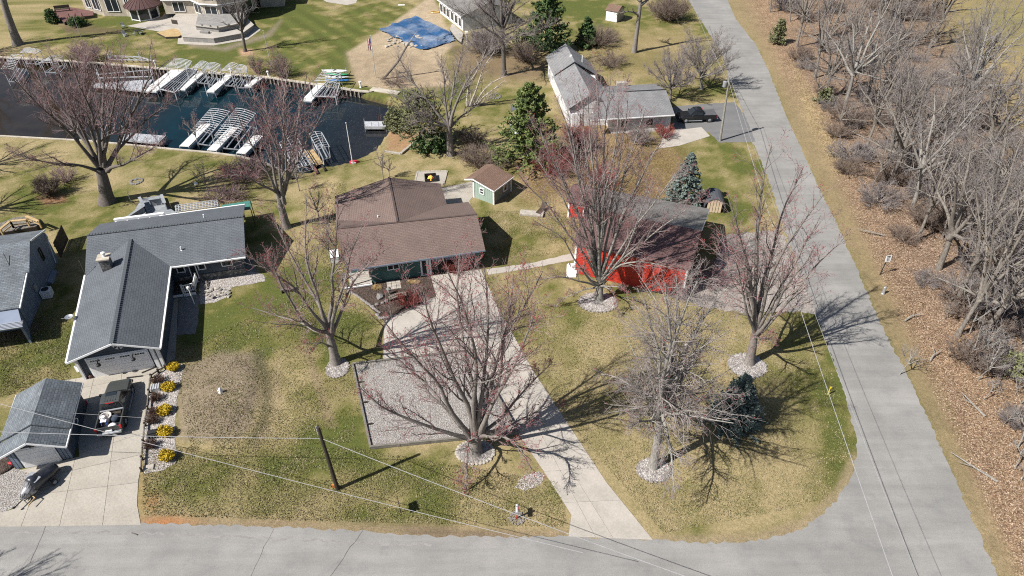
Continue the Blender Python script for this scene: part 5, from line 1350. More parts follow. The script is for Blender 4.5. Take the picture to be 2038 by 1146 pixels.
# ================================================================== vehicles
def wheel(t, x, y, r=.4, w=.27):
    o = MB().tube([(0, -w / 2, 0), (0, -w / 2 + .04, 0), (0, w / 2 - .04, 0), (0, w / 2, 0)], [r * .92, r, r, r * .92], 18).build("wheel", M["black"], t)
    o.location = (x, y, r)
    sgn = 1 if y > 0 else -1
    mb = MB().tube([(0, sgn * (w / 2 - .02), 0), (0, sgn * (w / 2 + .012), 0)], [r * .62, r * .55], 14)
    for k in range(6):
        a = k * math.pi / 3; mb.beam((0, sgn * (w / 2 + .02), 0), (r * .55 * math.cos(a), sgn * (w / 2 + .02), r * .55 * math.sin(a)), .05, .02)
    mb.build("rim", M["galv"], o)
    return o
def pickup(name, label, loc, rz, paint, cover=None, clutter=False):
    t = thing(name, label, "pickup truck", loc, rz)
    B = MB()
    B.box(-2.75, 2.7, -.84, .84, .42, .62)
    # cab and bonnet as lofted sections
    def ring(x, hw, z0, z1, sh=.12):
        return [(x, -hw, z0), (x, -hw, z1 - sh), (x, -hw + sh, z1), (x, hw - sh, z1), (x, hw, z1 - sh), (x, hw, z0)]
    B.loft([ring(-.78, .97, .5, 1.16), ring(.2, .98, .5, 1.17), ring(1.1, .98, .5, 1.16), ring(1.35, .97, .5, 1.14), ring(2.35, .94, .5, 1.05), ring(2.72, .86, .52, .96), ring(2.82, .76, .56, .8)])
    body = B.build("body", paint, t, bevel=.025)
    gh = MB().loft([[(-.78, -.92, 1.14), (-.78, .92, 1.14), (-.66, .72, 1.78), (-.66, -.72, 1.78)], [(-.3, -.92, 1.15), (-.3, .92, 1.15), (-.35, .73, 1.83), (-.35, -.73, 1.83)], [(1.15, -.92, 1.13), (1.15, .92, 1.13), (.45, .72, 1.8), (.45, -.72, 1.8)]])
    gh.build("cab", paint, t, bevel=.03)
    g = MB()
    g.hexa([(1.19, -.78, 1.16), (1.19, .78, 1.16), (1.17, .78, 1.16), (1.17, -.78, 1.16)], [(.53, -.64, 1.77), (.53, .64, 1.77), (.51, .64, 1.77), (.51, -.64, 1.77)]).build("windscreen", M["glass"], t)
    MB().hexa([(-.8, -.75, 1.22), (-.8, .75, 1.22), (-.78, .75, 1.22), (-.78, -.75, 1.22)], [(-.7, -.62, 1.7), (-.7, .62, 1.7), (-.68, .62, 1.7), (-.68, -.62, 1.7)]).build("rear_window", M["glass"], t)
    for s in (-1, 1):
        for x0, x1, u0, u1 in ((.18, .95, .2, .42), (-.62, .08, -.55, .1)):
            y0, y1 = s * .925, s * .745
            MB().hexa([(x0, y0, 1.2), (x1, y0, 1.2), (x1, y0 - s * .02, 1.2), (x0, y0 - s * .02, 1.2)], [(u0, y1, 1.73), (u1, y1, 1.73), (u1, y1 - s * .02, 1.73), (u0, y1 - s * .02, 1.73)]).build("side_window", M["glass"], t)
        MB().box(.85, 1.0, s * 1.02, s * 1.22, 1.12, 1.32).beam((.95, s * .95, 1.15), (.93, s * 1.05, 1.18), .05, .05).build("mirror", M["black"], t, bevel=.02)
        MB().box(-2.78, -.8, s * .86, s * .97, .5, 1.15).build("bed_side", paint, t, bevel=.03)
        MB().box(2.6, 2.78, s * .55, s * .84, .72, .9).build("headlight", M["alu"], t, bevel=.02)
        mred = M.setdefault("tail_red", mat("tail_lamp_red", (.55, .02, .02), (.45, .015, .015), 3.0, .3, fine_amt=0))
        MB().box(-2.84, -2.7, s * .84, s * .985, .82, 1.13).build("tail_light", mred, t)
        MB().box(-.6, 1.4, s * .98, s * 1.08, .36, .44).build("step_bar", M["galv"], t)
        for x in (-1.75, 1.75):
            wheel(t, x, s * .84)
            MB().tube([(x, s * .7, .42), (x, s * .985, .42)], .48, 16).build("wheel_arch", M["dark"], t)
    MB().box(-2.78, -2.7, -.86, .86, .55, 1.13).build("tailgate", paint, t, bevel=.02)
    MB().box(-2.7, -.8, -.86, .86, .66, .7).build("bed_floor", M["black"], t)
    MB().box(-3.0, -2.8, -.9, .9, .48, .66).build("bumper", M["galv"], t, bevel=.03)
    MB().box(2.72, 2.95, -.88, .88, .42, .6).build("bumper", M["black"], t, bevel=.03)
    MB().box(2.7, 2.8, -.5, .5, .66, .86).build("grille", M["black"], t)
    MB().box(-2.9, -2.81, -.24, .24, .68, .82).build("number_plate", M["white"], t)
    MB().box(.05, .42, -.42, .42, 1.822, 1.835).build("sunroof", M["glass"], t)
    for k in range(5): MB().box(-.55, -.05, -.46 + k * .2, -.4 + k * .2, 1.8, 1.835).build("roof_rib", paint, t)
    MB().box(-.78, -.74, -.3, .3, 1.76, 1.8).build("brake_light", mred, t)
    MB().tube([(1.22, -.6, 1.16), (1.12, .1, 1.24)], .015, 4).tube([(1.22, 0, 1.16), (1.12, .6, 1.24)], .015, 4).build("wiper", M["black"], t)
    if cover: MB().box(-2.72, -.82, -.87, .87, 1.12, 1.17).build("bed_cover", cover, t, bevel=.02)
    else: MB().box(-.98, -.84, -.86, .86, 1.08, 1.16).build("bed_rail", M["galv"], t)
    return t
paint1 = mat("olive_grey_paint", (.055, .06, .058), (.048, .052, .05), .8, .28, fine_amt=.05, spec=.6)
paint2 = mat("black_paint", (.01, .011, .013), (.012, .012, .014), .8, .22, fine_amt=0, spec=.6)
pa, pb2 = G(206, 852, .5), G(222, 752, .5)
TR = (G(228, 803, .9)); TR.z = 0
tr1 = pickup("parked_pickup", "olive-grey crew-cab pickup with loaded open bed on the left concrete driveway", TR, RAD(105), paint1)
tr2 = pickup("parked_pickup", "black pickup with covered bed parked by the white house", (lambda p: Vector((p.x, p.y, 0)))(G(1386, 230, .7)), RAD(184), paint2, mat("grey_bed_cover", (.1, .1, .105), (.08, .08, .085), 2.0, .7))
def in_bed(name, label, cat, x, y, z=.7):
    c, s = math.cos(RAD(105)), math.sin(RAD(105))
    return thing(name, label, cat, TR + Vector((x * c - y * s, x * s + y * c, z)), RAD(105))
tb = in_bed("plastic_tub", "pale plastic tub in the bed of the olive-grey pickup", "tub", -1.55, .35)
MB().lathe([(.3, 0), (.42, .5), (.46, .52), (.4, .5), (.28, .05)], 0, 0, 16).build("tub", mat("tub_plastic", (.6, .57, .54), (.5, .47, .45), 2.0, .5), tb)
b1 = in_bed("bucket", "small white bucket beside the pale tub in the pickup bed", "bucket", -1.85, .42, 1.18)
MB().lathe([(.13, 0), (.16, .28), (.17, .29), (.12, .27)], 0, 0, 12).build("bucket", M["white"], b1)
b3 = in_bed("cooler_bag", "dark round bag in the right of the pickup bed", "bag", -1.7, -.35)
MB().lathe([(.25, 0), (.36, .15), (.33, .35), (.15, .45)], 0, 0, 12).build("bag", mat("dark_blue_cloth", (.03, .045, .07), (.02, .03, .05), 4.0, .8), b3, smooth=True)
b4 = in_bed("sack", "crumpled white sack at the tailgate of the pickup bed", "sack", -2.35, -.2)
MB().loft([[(x, w * math.cos(a), .12 + .1 * math.sin(a)) for a in np.linspace(0, 6.28, 9)[:-1]] for x, w in ((-.2, .2), (-.05, .34), (.12, .3), (.2, .12))]).build("sack", M["white"], b4, smooth=True)
b5 = in_bed("folding_chair", "blue-legged folding seat in the pickup bed behind the pale tub", "chair", -2.3, .4)
MB().beam((0, -.2, 0), (.25, -.2, .5), .04, .04).beam((0, .2, 0), (.25, .2, .5), .04, .04).build("leg", mk("blue_tube", (.03, .12, .5)), b5)
MB().box(.1, .4, -.22, .22, .48, .52).build("seat", M["white"], b5)
b6 = in_bed("crate", "low dark crate along the front of the pickup bed", "crate", -1.15, -.2)
MB().box(-.12, .15, -.5, .5, 0, .3).build("crate", M["timber_dark"], b6, bevel=.02)

# covered watercraft on its trailer
jt = thing("trailer", "dark tubular trailer with hitch under the covered watercraft", "trailer", (G(84, 968).x, G(84, 968).y, 0), RAD(-109))
for s in (-.45, .45):
    MB().tube([(-1.5, s, .42), (.9, s, .42), (1.55, s * .4, .42)], .045, 6).build("frame_rail", M["black"], jt)
    wheel(jt, -.5, s * 1.75, .26, .18)
    MB().beam((-1.2, s * .5, .5), (.9, s * .5, .5), .1, .1).build("bunk", M["timber_dark"], jt)
MB().tube([(1.5, 0, .42), (2.25, 0, .42)], .05, 6).lathe([(.08, .4), (.1, .47), (.04, .55)], 2.25, 0, 8).build("hitch", M["black"], jt)
MB().tube([(1.0, .25, .42), (1.1, .75, .45), (1.75, .8, .42)], .05, 6).build("guide_bar", M["timber_new"], jt)
MB().tube([(1.5, .1, .42), (1.5, .2, .05)], .035, 6).build("jack", M["galv"], jt)
MB().tube([(-.5, -.8, .26), (-.5, .8, .26)], .035, 6).tube([(-1.3, -.45, .42), (-1.3, .45, .42)], .035, 6).build("axle", M["black"], jt)
js = thing("covered_watercraft", "personal watercraft under a glossy black and silver cover on the left driveway", "watercraft", (jt.location.x, jt.location.y, .5), RAD(-109))
rings = []
for x, hw, h in ((-1.55, .3, .35), (-1.35, .52, .5), (-.8, .6, .62), (-.3, .6, .72), (.1, .58, .95), (.35, .58, 1.05), (.6, .56, .9), (1.0, .48, .62), (1.35, .3, .45), (1.55, .1, .3)):
    rings.append([(x, hw * math.cos(a), .02 + (h if math.sin(a) > 0 else .06) * (abs(math.sin(a)) ** (.75)) * (1 if math.sin(a) > 0 else -1)) for a in np.linspace(0, 2 * math.pi, 16, endpoint=False)])
jc = MB().loft(rings[:7]).build("cover", mat("black_cover", (.02, .021, .026), (.035, .04, .055), 2.5, .3, 6.0, .2, .5, 5.0, spec=.6), js, smooth=True)
MB().loft(rings[6:]).build("cover_nose", mat("silver_cover", (.3, .3, .31), (.03, .03, .035), 4.0, .3, fine_amt=.1, lo=.45, hi=.6, stretch=(.6, 4, 1)), js, smooth=True)
MB().box(-.1, .45, .2, .5, .78, .8).box(-.2, .4, -.45, -.1, .9, .92).build("cover_panel", M["galv"], js)

# ================================================================== poles, lines and signs
def utility_pole(label, base, top, transformer=False):
    b = G(*base); q = GY(top[0], top[1], b.y)
    t = thing("utility_pole", label, "utility pole", b)
    d = Vector((q.x - b.x, 0, q.z))
    MB().tube([(0, 0, -.1), d], [.17, .12], 10).build("shaft", M["bark_pale" if transformer else "timber_dark"], t)
    e = d.normalized()
    if transformer:
        MB().lathe([(.25, d.z - 1.4), (.27, d.z - .7), (.1, d.z - .62)], d.x - .42, 0, 12).build("transformer", M["galv"], t)
        MB().beam(d - e * .9 + Vector((-.6, 0, 0)), d - e * .9 + Vector((.1, 0, 0)), .07, .07).build("bracket", M["galv"], t)
    for k, dz in enumerate((.05, .35, .7)):
        p = d - e * dz; MB().cyl(p.x - .14, p.y, p.z - .08, p.z + .1, .05, .05, 8).build("insulator", M["galv"], t)
    MB().box(-.2, .2, -.2, .2, .9, 1.0).build("band", M["galv"], t) if False else None
    return t, b + d
up1, tip1 = utility_pole("dark leaning utility pole on the front lawn left of the gravel bed", (672, 973), (633, 850))
mg = thing("survey_flag", "small orange tag at the foot of the dark utility pole", "tag", G(666, 970))
MB().box(-.16, .12, -.05, .05, .05, .35).build("tag", mk("orange_tag", (.6, .2, .05)), mg)
up2, tip2 = utility_pole("pale weathered utility pole with transformer beside the grey side driveway", (1433, 280), (1452, 152), True)
wire_m = mat("power_cable", (.36, .36, .37), (.3, .3, .31), 3.0, .6, fine_amt=0)
def line(label, a, b2, sag, r=.02):
    t = thing("power_line", label, "power line", a)
    pts = [(b2 - a) * k / 24 + Vector((0, 0, -sag * 4 * (k / 24) * (1 - k / 24))) for k in range(25)]
    MB().tube(pts, r, 4, False).build("cable", wire_m, t)
corner = Vector((G(1790, 1190, 6.5).x, G(1790, 1190, 6.5).y, 6.6))
line("power line from the dark utility pole to the lower right", tip1 - Vector((0, 0, 1.2)), Vector((G(1400, 1160, 5.0))), .25, .02)
line("power line from the left edge to the dark utility pole", G(-10, 859, 5.4), tip1 - Vector((0, 0, 1.2)), .15, .019)
line("power line crossing low over the detached garage and front lawn", G(-10, 801, 5.2), G(1160, 1100, 5.2), .25, .017)
line("power line crossing over the pickup bed to the garden bed", G(145, 822, 4.0), G(300, 832, 4.0), .02, .009)
line("power line along the side road from the transformer pole to the corner", tip2 - Vector((0, 0, .6)), corner, .75, .022)
line("power line beyond the transformer pole up the side road", tip2 - Vector((0, 0, .8)), G(1372, -10, 6.5), .4, .018)
line("upper power line along the side road, slightly right of the other", tip2 + Vector((.1, 0, -.1)), corner + Vector((1.1, 0, .6)), .7, .012)
# speed limit sign
sg = thing("speed_sign", "white speed limit sign on a black post in the leaf litter by the road", "road sign", G(1751, 547), RAD(8))
MB().beam((0, 0, 0), (0.12, 0.02, 2.35), .07, .07).build("post", M["black"], sg)
bd_ = MB().box(-.31, .31, -.02, 0, -.38, .38).build("sign_board", M["white"], sg, bevel=.01); bd_.location = (.12, -.06, 2.15); bd_.rotation_euler = (RAD(-8), 0, 0)
def lettering(txt, size, loc, parent, mt):
    cu = bpy.data.curves.new("lettering", 'FONT'); cu.body = txt; cu.size = size; cu.align_x = 'CENTER'; cu.align_y = 'CENTER'; cu.extrude = .004; cu.offset = .006
    tmp = bpy.data.objects.new("lettering", cu); COL.objects.link(tmp)
    dg = bpy.context.evaluated_depsgraph_get(); me = bpy.data.meshes.new_from_object(tmp.evaluated_get(dg))
    bpy.data.objects.remove(tmp); me.materials.clear(); me.materials.append(mt)
    o = bpy.data.objects.new("lettering", me); link(o, parent); o.location = loc; o.rotation_euler = (RAD(90), 0, 0); KIDS.setdefault(parent.name, []).append(o)
lettering("SPEED", .15, (0, -.026, .25), bd_, M["black"]); lettering("LIMIT", .15, (0, -.026, .09), bd_, M["black"]); lettering("25", .34, (0, -.026, -.17), bd_, M["black"])
# edge-on sign on the front lawn
b = G(797, 1020); ax = math.atan2(b.y, b.x)
ys = thing("yard_sign", "edge-on dark board sign on a thin post near the bottom road", "sign", b, ax + RAD(4))
MB().box(-.03, .03, -.03, .03, 0, 1.5).build("post", M["deck_red"], ys)
MB().box(-.42, .42, -.022, .022, .75, 1.45).build("sign_board", M["timber_dark"], ys)
# mailbox in a ring of pale stones
b = G(1029, 1031)
mbx = thing("mailbox", "silver mailbox on a red post in a round bed of pale stones", "mailbox", b)
MB().box(-.05, .05, -.05, .05, 0, 1.05).build("post", mk("red_post", (.55, .03, .03)), mbx)
MB().loft([[(x, -.35 if k == 0 else .3, z) for x, z in [(-.11, 1.06), (.11, 1.06)] + [(.11 * math.cos(a), 1.2 + .11 * math.sin(a)) for a in np.linspace(0, math.pi, 8)]] for k in (0, 1)]).build("box", M["alu"], mbx)
MB().box(-.1, .1, -.37, -.352, 1.07, 1.28).build("door", M["galv"], mbx); MB().box(.112, .125, -.1, .05, 1.2, 1.42).build("flag", mk("red_flag", (.6, .03, .03)), mbx)
def stone_ring(label, px, rx, ry, n, fill=0, me=None, size=.3, name="stone_ring", cat="stones"):
    c = G(*px); t = thing(name, label, cat, c)
    for k in range(n):
        a = 2 * math.pi * k / n; stone(t, (rx * math.cos(a), ry * math.sin(a), .05), size * random.uniform(.8, 1.2), me)
    for k in range(fill):
        a, r = random.uniform(0, 6.28), math.sqrt(random.random()) * .88; stone(t, (rx * r * math.cos(a), ry * r * math.sin(a), .03), size * random.uniform(.5, 1.0), me)
    return t
stone_ring("round bed of pale stones under the mailbox", (1029, 1031), .5, .5, 14, 22, rock_white_me, .24)
# yellow marker, small posts, lamp, ornaments
ymk = thing("gas_marker", "yellow plastic utility marker post beside the side road", "marker", G(1648, 785))
MB().box(-.06, .06, -.05, .05, 0, .95).build("post", mk("yellow_plastic", (.65, .5, .02)), ymk, bevel=.02); MB().box(-.03, .03, -.055, -.05, .5, .8).build("label_plate", M["black"], ymk)
ymk2 = thing("utility_marker", "small orange-yellow marker stake in the leaf litter", "marker", G(1908, 680))
MB().beam((0, 0, 0), (.1, 0, .8), .08, .05).build("stake", mk("ochre_plastic", (.5, .33, .05)), ymk2)
ped = thing("cable_pedestal", "grey-white utility pedestal leaning in the leaves below the speed sign", "pedestal", G(1757, 585), RAD(10))
MB().tube([(0, 0, 0), (0, 0, .15), (-.03, .02, .85), (-.03, .02, .95)], [.16, .14, .14, .08], 8).build("casing", M["galv"], ped); MB().lathe([(.19, 0), (.19, .1), (.14, .14)], 0, 0, 8).build("collar", M["galv"], ped)
lp = thing("lamp_post", "white lamp post in the shade beside the front walk of the navy house", "lamp post", G(387, 605))
q = GY(380, 584, G(387, 605).y)
MB().tube([(0, 0, 0), (0, 0, 1.9)], .05, 8).build("shaft", M["white"], lp); MB().lathe([(.06, 1.9), (.16, 2.0), (.14, 2.2), (.03, 2.28)], 0, 0, 10).build("lamp_head", M["white"], lp)
wb = thing("lawn_globe", "small white globe ornament on the lawn behind the drooping maple", "globe", G(1365, 690))
MB().lathe([(.02, 0), (.14, .06), (.19, .2), (.14, .34), (.02, .4)], 0, 0, 12).build("ball", M["white"], wb, smooth=True)
orn = thing("lawn_statue", "small white figure ornament on the brown berm", "ornament", G(440, 782, .35))
MB().lathe([(.16, 0), (.2, .1), (.1, .3), (.14, .5), (.05, .62)], 0, 0, 10).tube([(0, 0, .4), (.25, .05, .3)], .06, 6).tube([(0, 0, .4), (-.2, -.05, .3)], .06, 6).build("figure", M["white"], orn, smooth=True)
def bench(label, px, rz, L=1.3, mt="timber", arch=False):
    t = thing("garden_bench", label, "bench", G(*px), rz)
    for k in range(3): MB().box(-L / 2, L / 2, -.25 + k * .17, -.1 + k * .17, .42, .46).build("slat", M[mt], t)
    for k in range(7): MB().box(-L / 2 + .05 + k * L / 7.2, -L / 2 + .13 + k * L / 7.2, .26, .3, .46, .9).build("slat", M[mt], t)
    for x in (-L / 2 + .06, L / 2 - .06):
        MB().box(x - .04, x + .04, -.25, .3, 0, .42).build("leg", M[mt], t)
    MB().box(-L / 2, L / 2, .255, .31, .9, .96).build("rail", M[mt], t)
    return t
bench("slatted garden bench alone on the lawn under the spreading maple", (573, 580), RAD(15))
wbx = thing("storage_bin", "whitish covered bin at the left wall of the brown-roofed house", "bin", G(667, 516), RAD(14))
MB().box(-.45, .45, -.7, .7, 0, .7).build("bin", M["white"], wbx, bevel=.06); MB().box(-.48, .48, -.73, .73, .71, .8).build("lid", M["white"], wbx, bevel=.03)
# gravel bed timber border
P = [G(*p) for p in ((702, 725), (738, 893), (1031, 864), (936, 698))]
gb = thing("timber_border", "weathered sleeper border around the gravel parking bed", "border", P[0]); o0 = P[0]
for (a, b2), rows in (((0, 1), 1), ((1, 2), 2), ((2, 3), 2), ((3, 0), 1)):
    a, b2 = P[a] - o0, P[b2] - o0; L = (b2 - a).length; n = max(2, round(L / 2.4))
    for r in range(rows):
        for k in range(n):
            MB().beam(a.lerp(b2, (k + .005) / n) + Vector((0, 0, .1 + r * .17)), a.lerp(b2, (k + .995) / n) + Vector((0, 0, .1 + r * .17)), .18, .165).build("sleeper", M["timber"], gb, bevel=.012)
a, b2 = P[0] - o0, P[1] - o0; d = (b2 - a).normalized(); nn = Vector((-d.y, d.x, 0))
if nn.x < 0: nn = -nn
for k in range(1, 4):
    p = a.lerp(b2, k / 4); MB().beam(p + Vector((0, 0, .12)), p + nn * .55 + Vector((0, 0, .1)), .1, .12).build("stake", M["timber_dark"], gb)
wbk = thing("picnic_plank", "short weathered plank stack on the corner of the gravel bed", "planks", G(985, 868), RAD(8))
for k in range(3): MB().box(-.9, .9, -.3 + k * .2, -.12 + k * .2, .3, .38).build("plank", M["timber"], wbk)
# stone-ringed tree islands
def island(label, px, rx, ry, n=22, me=None, size=.3, bed="white_rock", seed=1):
    c = G(*px)
    t = thing("tree_island", label, "stone ring", c)
    poly = [(rx * math.cos(a) * random.uniform(.93, 1.05), ry * math.sin(a) * random.uniform(.93, 1.05)) for a in np.linspace(0, 2 * math.pi, 26, endpoint=False)]
    walls(t, poly, -.02, .09, M[bed], "gravel_fill")
    for k in range(n):
        a = 2 * math.pi * k / n; stone(t, (rx * math.cos(a), ry * math.sin(a), .06), size * random.uniform(.8, 1.2), me)
    for k in range(40):
        a, r = random.uniform(0, 6.28), math.sqrt(random.random()) * .9; stone(t, (rx * r * math.cos(a), ry * r * math.sin(a), .09), random.uniform(.1, .22), rock_white_me)
    return t
island("white stone island around the trunk of the spreading maple on the left lawn", (672, 733), .95, 1.15, 22, rock_white_me)
island("pale stone ring around the big red-budded maple by the gravel bed", (946, 900), 1.45, 1.15, 30, rock_me, .34, "gravel")
island("white stone island with brown plants around the drooping maple", (1301, 936), 1.3, 1.1, 24, rock_white_me, .26)
island("white stone island around the twin-stemmed maple near the side road", (1487, 728), 1.7, 1.55, 26, rock_white_me, .26)
island("pale stone island around the many-stemmed maple in front of the red barn", (1190, 602), 1.9, 1.5, 30, rock_white_me, .28)
# garden bed edging stones, bridge, boulders
pe = thing("stone_edging", "curving row of pale edging stones along the mulch garden bed", "edging", G(730, 605)); o0 = Vector(pe.location)
for a, b2, n in (((697, 581), (712, 590), 7), ((712, 590), (735, 607), 14), ((735, 607), (757, 624), 14), ((750, 626), (756, 634), 5), ((756, 634), (800, 627), 15), ((684, 545), (690, 578), 10)):
    for k in range(n):
        p = G(*a).lerp(G(*b2), k / n) - o0; stone(pe, (p.x, p.y, .06), random.uniform(.26, .38), rock_white_me)
br = thing("garden_bridge", "small arched plank bridge with rails in the mulch bed", "bridge", G(792, 592), RAD(22))
for k in range(9):
    x = -.9 + k * .2; MB().box(x, x + .17, -.35, .35, .16 + .14 * (1 - (x / .9) ** 2), .21 + .14 * (1 - (x / .9) ** 2)).build("plank", M["timber"], br)
for s in (-.36, .36): MB().tube([(-.9, s, .5), (0, s, .68), (.9, s, .5)], .035, 6).tube([(-.85, s, .1), (-.85, s, .5)], .035, 6).tube([(.85, s, .1), (.85, s, .5)], .035, 6).tube([(0, s, .2), (0, s, .68)], .035, 6).build("handrail", M["timber_dark"], br)
for lab, px, s, me_ in (("rounded grey boulder left of the garden bridge", (757, 592), 1.0, rock_grey_me), ("grey boulder in front of the garden bridge, next to two pale ones", (750, 607), .55, rock_grey_me), ("pale round boulder near the garden bridge", (769, 600), .5, rock_white_me), ("pale flat boulder left end of the garden bridge", (761, 604), .4, rock_white_me), ("big pale boulder under the red twigs at the driveway edge of the mulch bed", (826, 580), .7, rock_grey_me)):
    o = bpy.data.objects.new("boulder", me_); link(o); p = G(*px); o.location = (p.x, p.y, .1); o.scale = (s, s * .9, s); o.rotation_euler = (0, 0, random.random() * 6); tag(o, lab, "boulder", "boulders in the mulch bed")
fl = thing("flagstones", "pale square of flagstones against the teal front wall", "paving", G(784, 567), RAD(13)) 
for i in range(3):
    for j in range(3): MB().box(-.7 + i * .48, -.26 + i * .48, -.7 + j * .48, -.26 + j * .48, 0.02, .05 + .01 * random.random()).build("paver", M["rock"], fl)
st_ = thing("stone_lantern", "small grey stone lantern beside the garden bridge", "lantern", G(775, 585))
MB().lathe([(.16, 0), (.1, .1), (.08, .4), (.2, .45), (.16, .65), (.26, .7), (.05, .9)], 0, 0, 8).build("lantern", M["rock_grey"], st_)
# rock garden pieces by the navy house
rg = thing("rock_garden", "loose heap of dark and pale rocks in the front rock bed of the navy house", "rocks", G(430, 585)); o0 = Vector(rg.location)
for k in range(46):
    p = G(412 + random.random() * 46, 574 + random.random() * 20) - o0; stone(rg, (p.x, p.y, .08), random.uniform(.25, .55), random.choice([rock_me, rock_grey_me, rock_white_me]))
rg2 = thing("rock_garden", "scattered pale rocks along the walk edge of the front rock bed", "rocks", G(405, 565)); o0 = Vector(rg2.location)
for k in range(26):
    p = G(398 + random.random() * 18, 556 + random.random() * 34) - o0; stone(rg2, (p.x, p.y, .06), random.uniform(.2, .4), random.choice([rock_me, rock_white_me]))
# split-rail border and garden ornaments of the yellow-shrub bed
fb = thing("rail_fence", "low rustic rail fence between the left driveway and the white rock bed", "fence", G(300, 760)); o0 = Vector(fb.location)
fpts = [(330, 734), (316, 742), (302, 752), (298, 782), (295, 815), (290, 848), (287, 882), (284, 915), (283, 938)]
FP = [G(*p) - o0 for p in fpts]
for a in FP: MB().cyl(a.x, a.y, 0, .5, .09, .08, 8).build("post", M["timber_dark"], fb)
for a, b2 in zip(FP[:-1], FP[1:]): MB().beam(a + Vector((0, 0, .32)), b2 + Vector((0, 0, .32)), .08, .14).build("rail", M["timber"], fb)
for lab, px, kind in (("pale metal trough planter between two brown grasses, upper part of the rock bed", (312, 775), 0), ("dark wire lantern frame in the lower part of the rock bed", (308, 868), 1), ("flat pale stone plaque at the bottom corner of the rock bed", (296, 931), 2)):
    t = thing(["planter", "wire_lantern", "stone_plaque"][kind], lab, ["planter", "lantern", "stone"][kind], G(*px), RAD(15))
    if kind == 0:
        MB().box(-.35, .35, -.3, .3, 0, .4).build("trough", M["galv"], t, bevel=.02)
        for k in range(4): MB().box(-.38 + k * .2, -.3 + k * .2, -.33, .33, .4, .44).build("slat", M["alu"], t)
    elif kind == 1:
        for k in range(5): MB().box(-.4 + k * .2, -.36 + k * .2, -.3, .3, 0, .45).build("slat", M["galv"], t)
        MB().box(-.44, .44, -.32, .32, .46, .5).box(-.3, .3, -.2, .2, .5, .62).build("lid", M["black"], t)
    else: MB().box(-.4, .4, -.25, .25, 0, .12).build("slab", M["rock"], t, bevel=.04)
for lab, px in (("black floor drain cover near the pickup's bonnet", (270, 737)),):
    t = thing("drain_cover", lab, "drain", G(*px)); MB().lathe([(.3, .04), (.26, .07), (.02, .07)], 0, 0, 14).build("cover", M["black"], t)
for lab, a, b2 in (("dark timber strip on the concrete left of the rock bed", (282, 742), (313, 729)), ("thin dark rod lying on the concrete by the pickup's front", (252, 752), (284, 748))):
    A_, B2 = G(*a, .06), G(*b2, .06); t = thing("timber_strip", lab, "strip", A_); MB().beam((0, 0, 0), B2 - A_, .12, .08).build("strip", M["black"], t)
fe = thing("white_fence_panel", "short white rail leaning by the left corner of the navy garage", "rail", G(155, 740))
MB().beam((0, 0, .3), G(166, 731, .9) - G(155, 740), .08, .5).build("panel", M["white"], fe); MB().box(-.06, .06, -.06, .06, 0, .7).build("post", M["white"], fe)
ht = thing("hydrant_ornament", "small dark red and black tool stand at the left corner of the navy garage", "tool stand", G(182, 752))
MB().lathe([(.14, 0), (.16, .3), (.08, .4)], 0, 0, 8).build("pot", M["deck_red"], ht); MB().tube([(0, 0, .3), (-.1, .2, 1.2)], .04, 6).build("handle", M["black"], ht)
gcn = thing("fuel_can", "small red and yellow can by the lower left corner of the small garage", "can", G(24, 925))
MB().box(-.16, .16, -.1, .1, 0, .32).build("can", mk("red_can", (.5, .03, .04)), gcn, bevel=.03); MB().tube([(.1, 0, .3), (.16, 0, .45)], .04, 6).build("spout", mk("yellow_spout", (.6, .45, .05)), gcn)
pile = thing("leaf_pile", "brown leaf-covered soil mound left of the small garage", "mound", G(6, 922))
MB().lathe([(1.2, 0), (.9, .15), (.4, .25), (.05, .27)], 0, 0, 12).build("mound", M["mulch"], pile, smooth=True)
trp = thing("red_can", "red fuel can in the shade at the right wall of the small garage", "can", G(170, 806))
MB().box(-.15, .15, -.2, .2, 0, .45).build("can", mk("magenta_can", (.35, .02, .06)), trp, bevel=.04); MB().tube([(0, -.12, .44), (0, 0, .53), (0, .12, .44)], .03, 6).build("handle", M["black"], trp)
# fire pit terrace
fpz = thing("fire_terrace", "square concrete pad with brick edge behind the brown-roofed house", "terrace", G(857, 353), RAD(8))
w2 = 1.9
pc = [G(*p) - Vector(fpz.location) for p in ((831, 342), (890, 341), (883, 367), (826, 362))]
ca, sa = math.cos(RAD(-8)), math.sin(RAD(-8)); pc = [Vector((p.x * ca - p.y * sa, p.x * sa + p.y * ca, 0)) for p in pc]
walls(fpz, [(p.x, p.y) for p in pc], 0, .08, M["concrete"], "pad")
for i in range(4):
    a, b2 = pc[i], pc[(i + 1) % 4]; n = int((b2 - a).length / .42)
    for k in range(n): MB().beam(a.lerp(b2, (k + .04) / n) + Vector((0, 0, .06)), a.lerp(b2, (k + .96) / n) + Vector((0, 0, .06)), .2, .12).build("brick", M["roof_shed"] if False else M["rock"], fpz)
fpit = thing("fire_pit", "square black steel fire pit on the concrete pad", "fire pit", G(857, 356, .1), RAD(8))
for x0, x1, y0, y1 in ((-.75, .75, -.75, -.65), (-.75, .75, .65, .75), (-.75, -.65, -.65, .65), (.65, .75, -.65, .65)): MB().box(x0, x1, y0, y1, 0, .42).build("wall_panel", M["black"], fpit)
MB().box(-.65, .65, -.65, .65, 0, .05).build("ash_bed", M["dark"], fpit)
lg = MB()
for k in range(6): a = k * 1.05; lg.tube([(.4 * math.cos(a), .4 * math.sin(a), .1), (-.3 * math.cos(a + .3), -.3 * math.sin(a + .3), .3)], .06, 6)
lg.build("firewood", mk("pale_logs", (.45, .32, .2)), fpit)
fire = thing("flames", "small orange flames burning in the fire pit", "fire", G(857, 356, .3))
fm = MB()
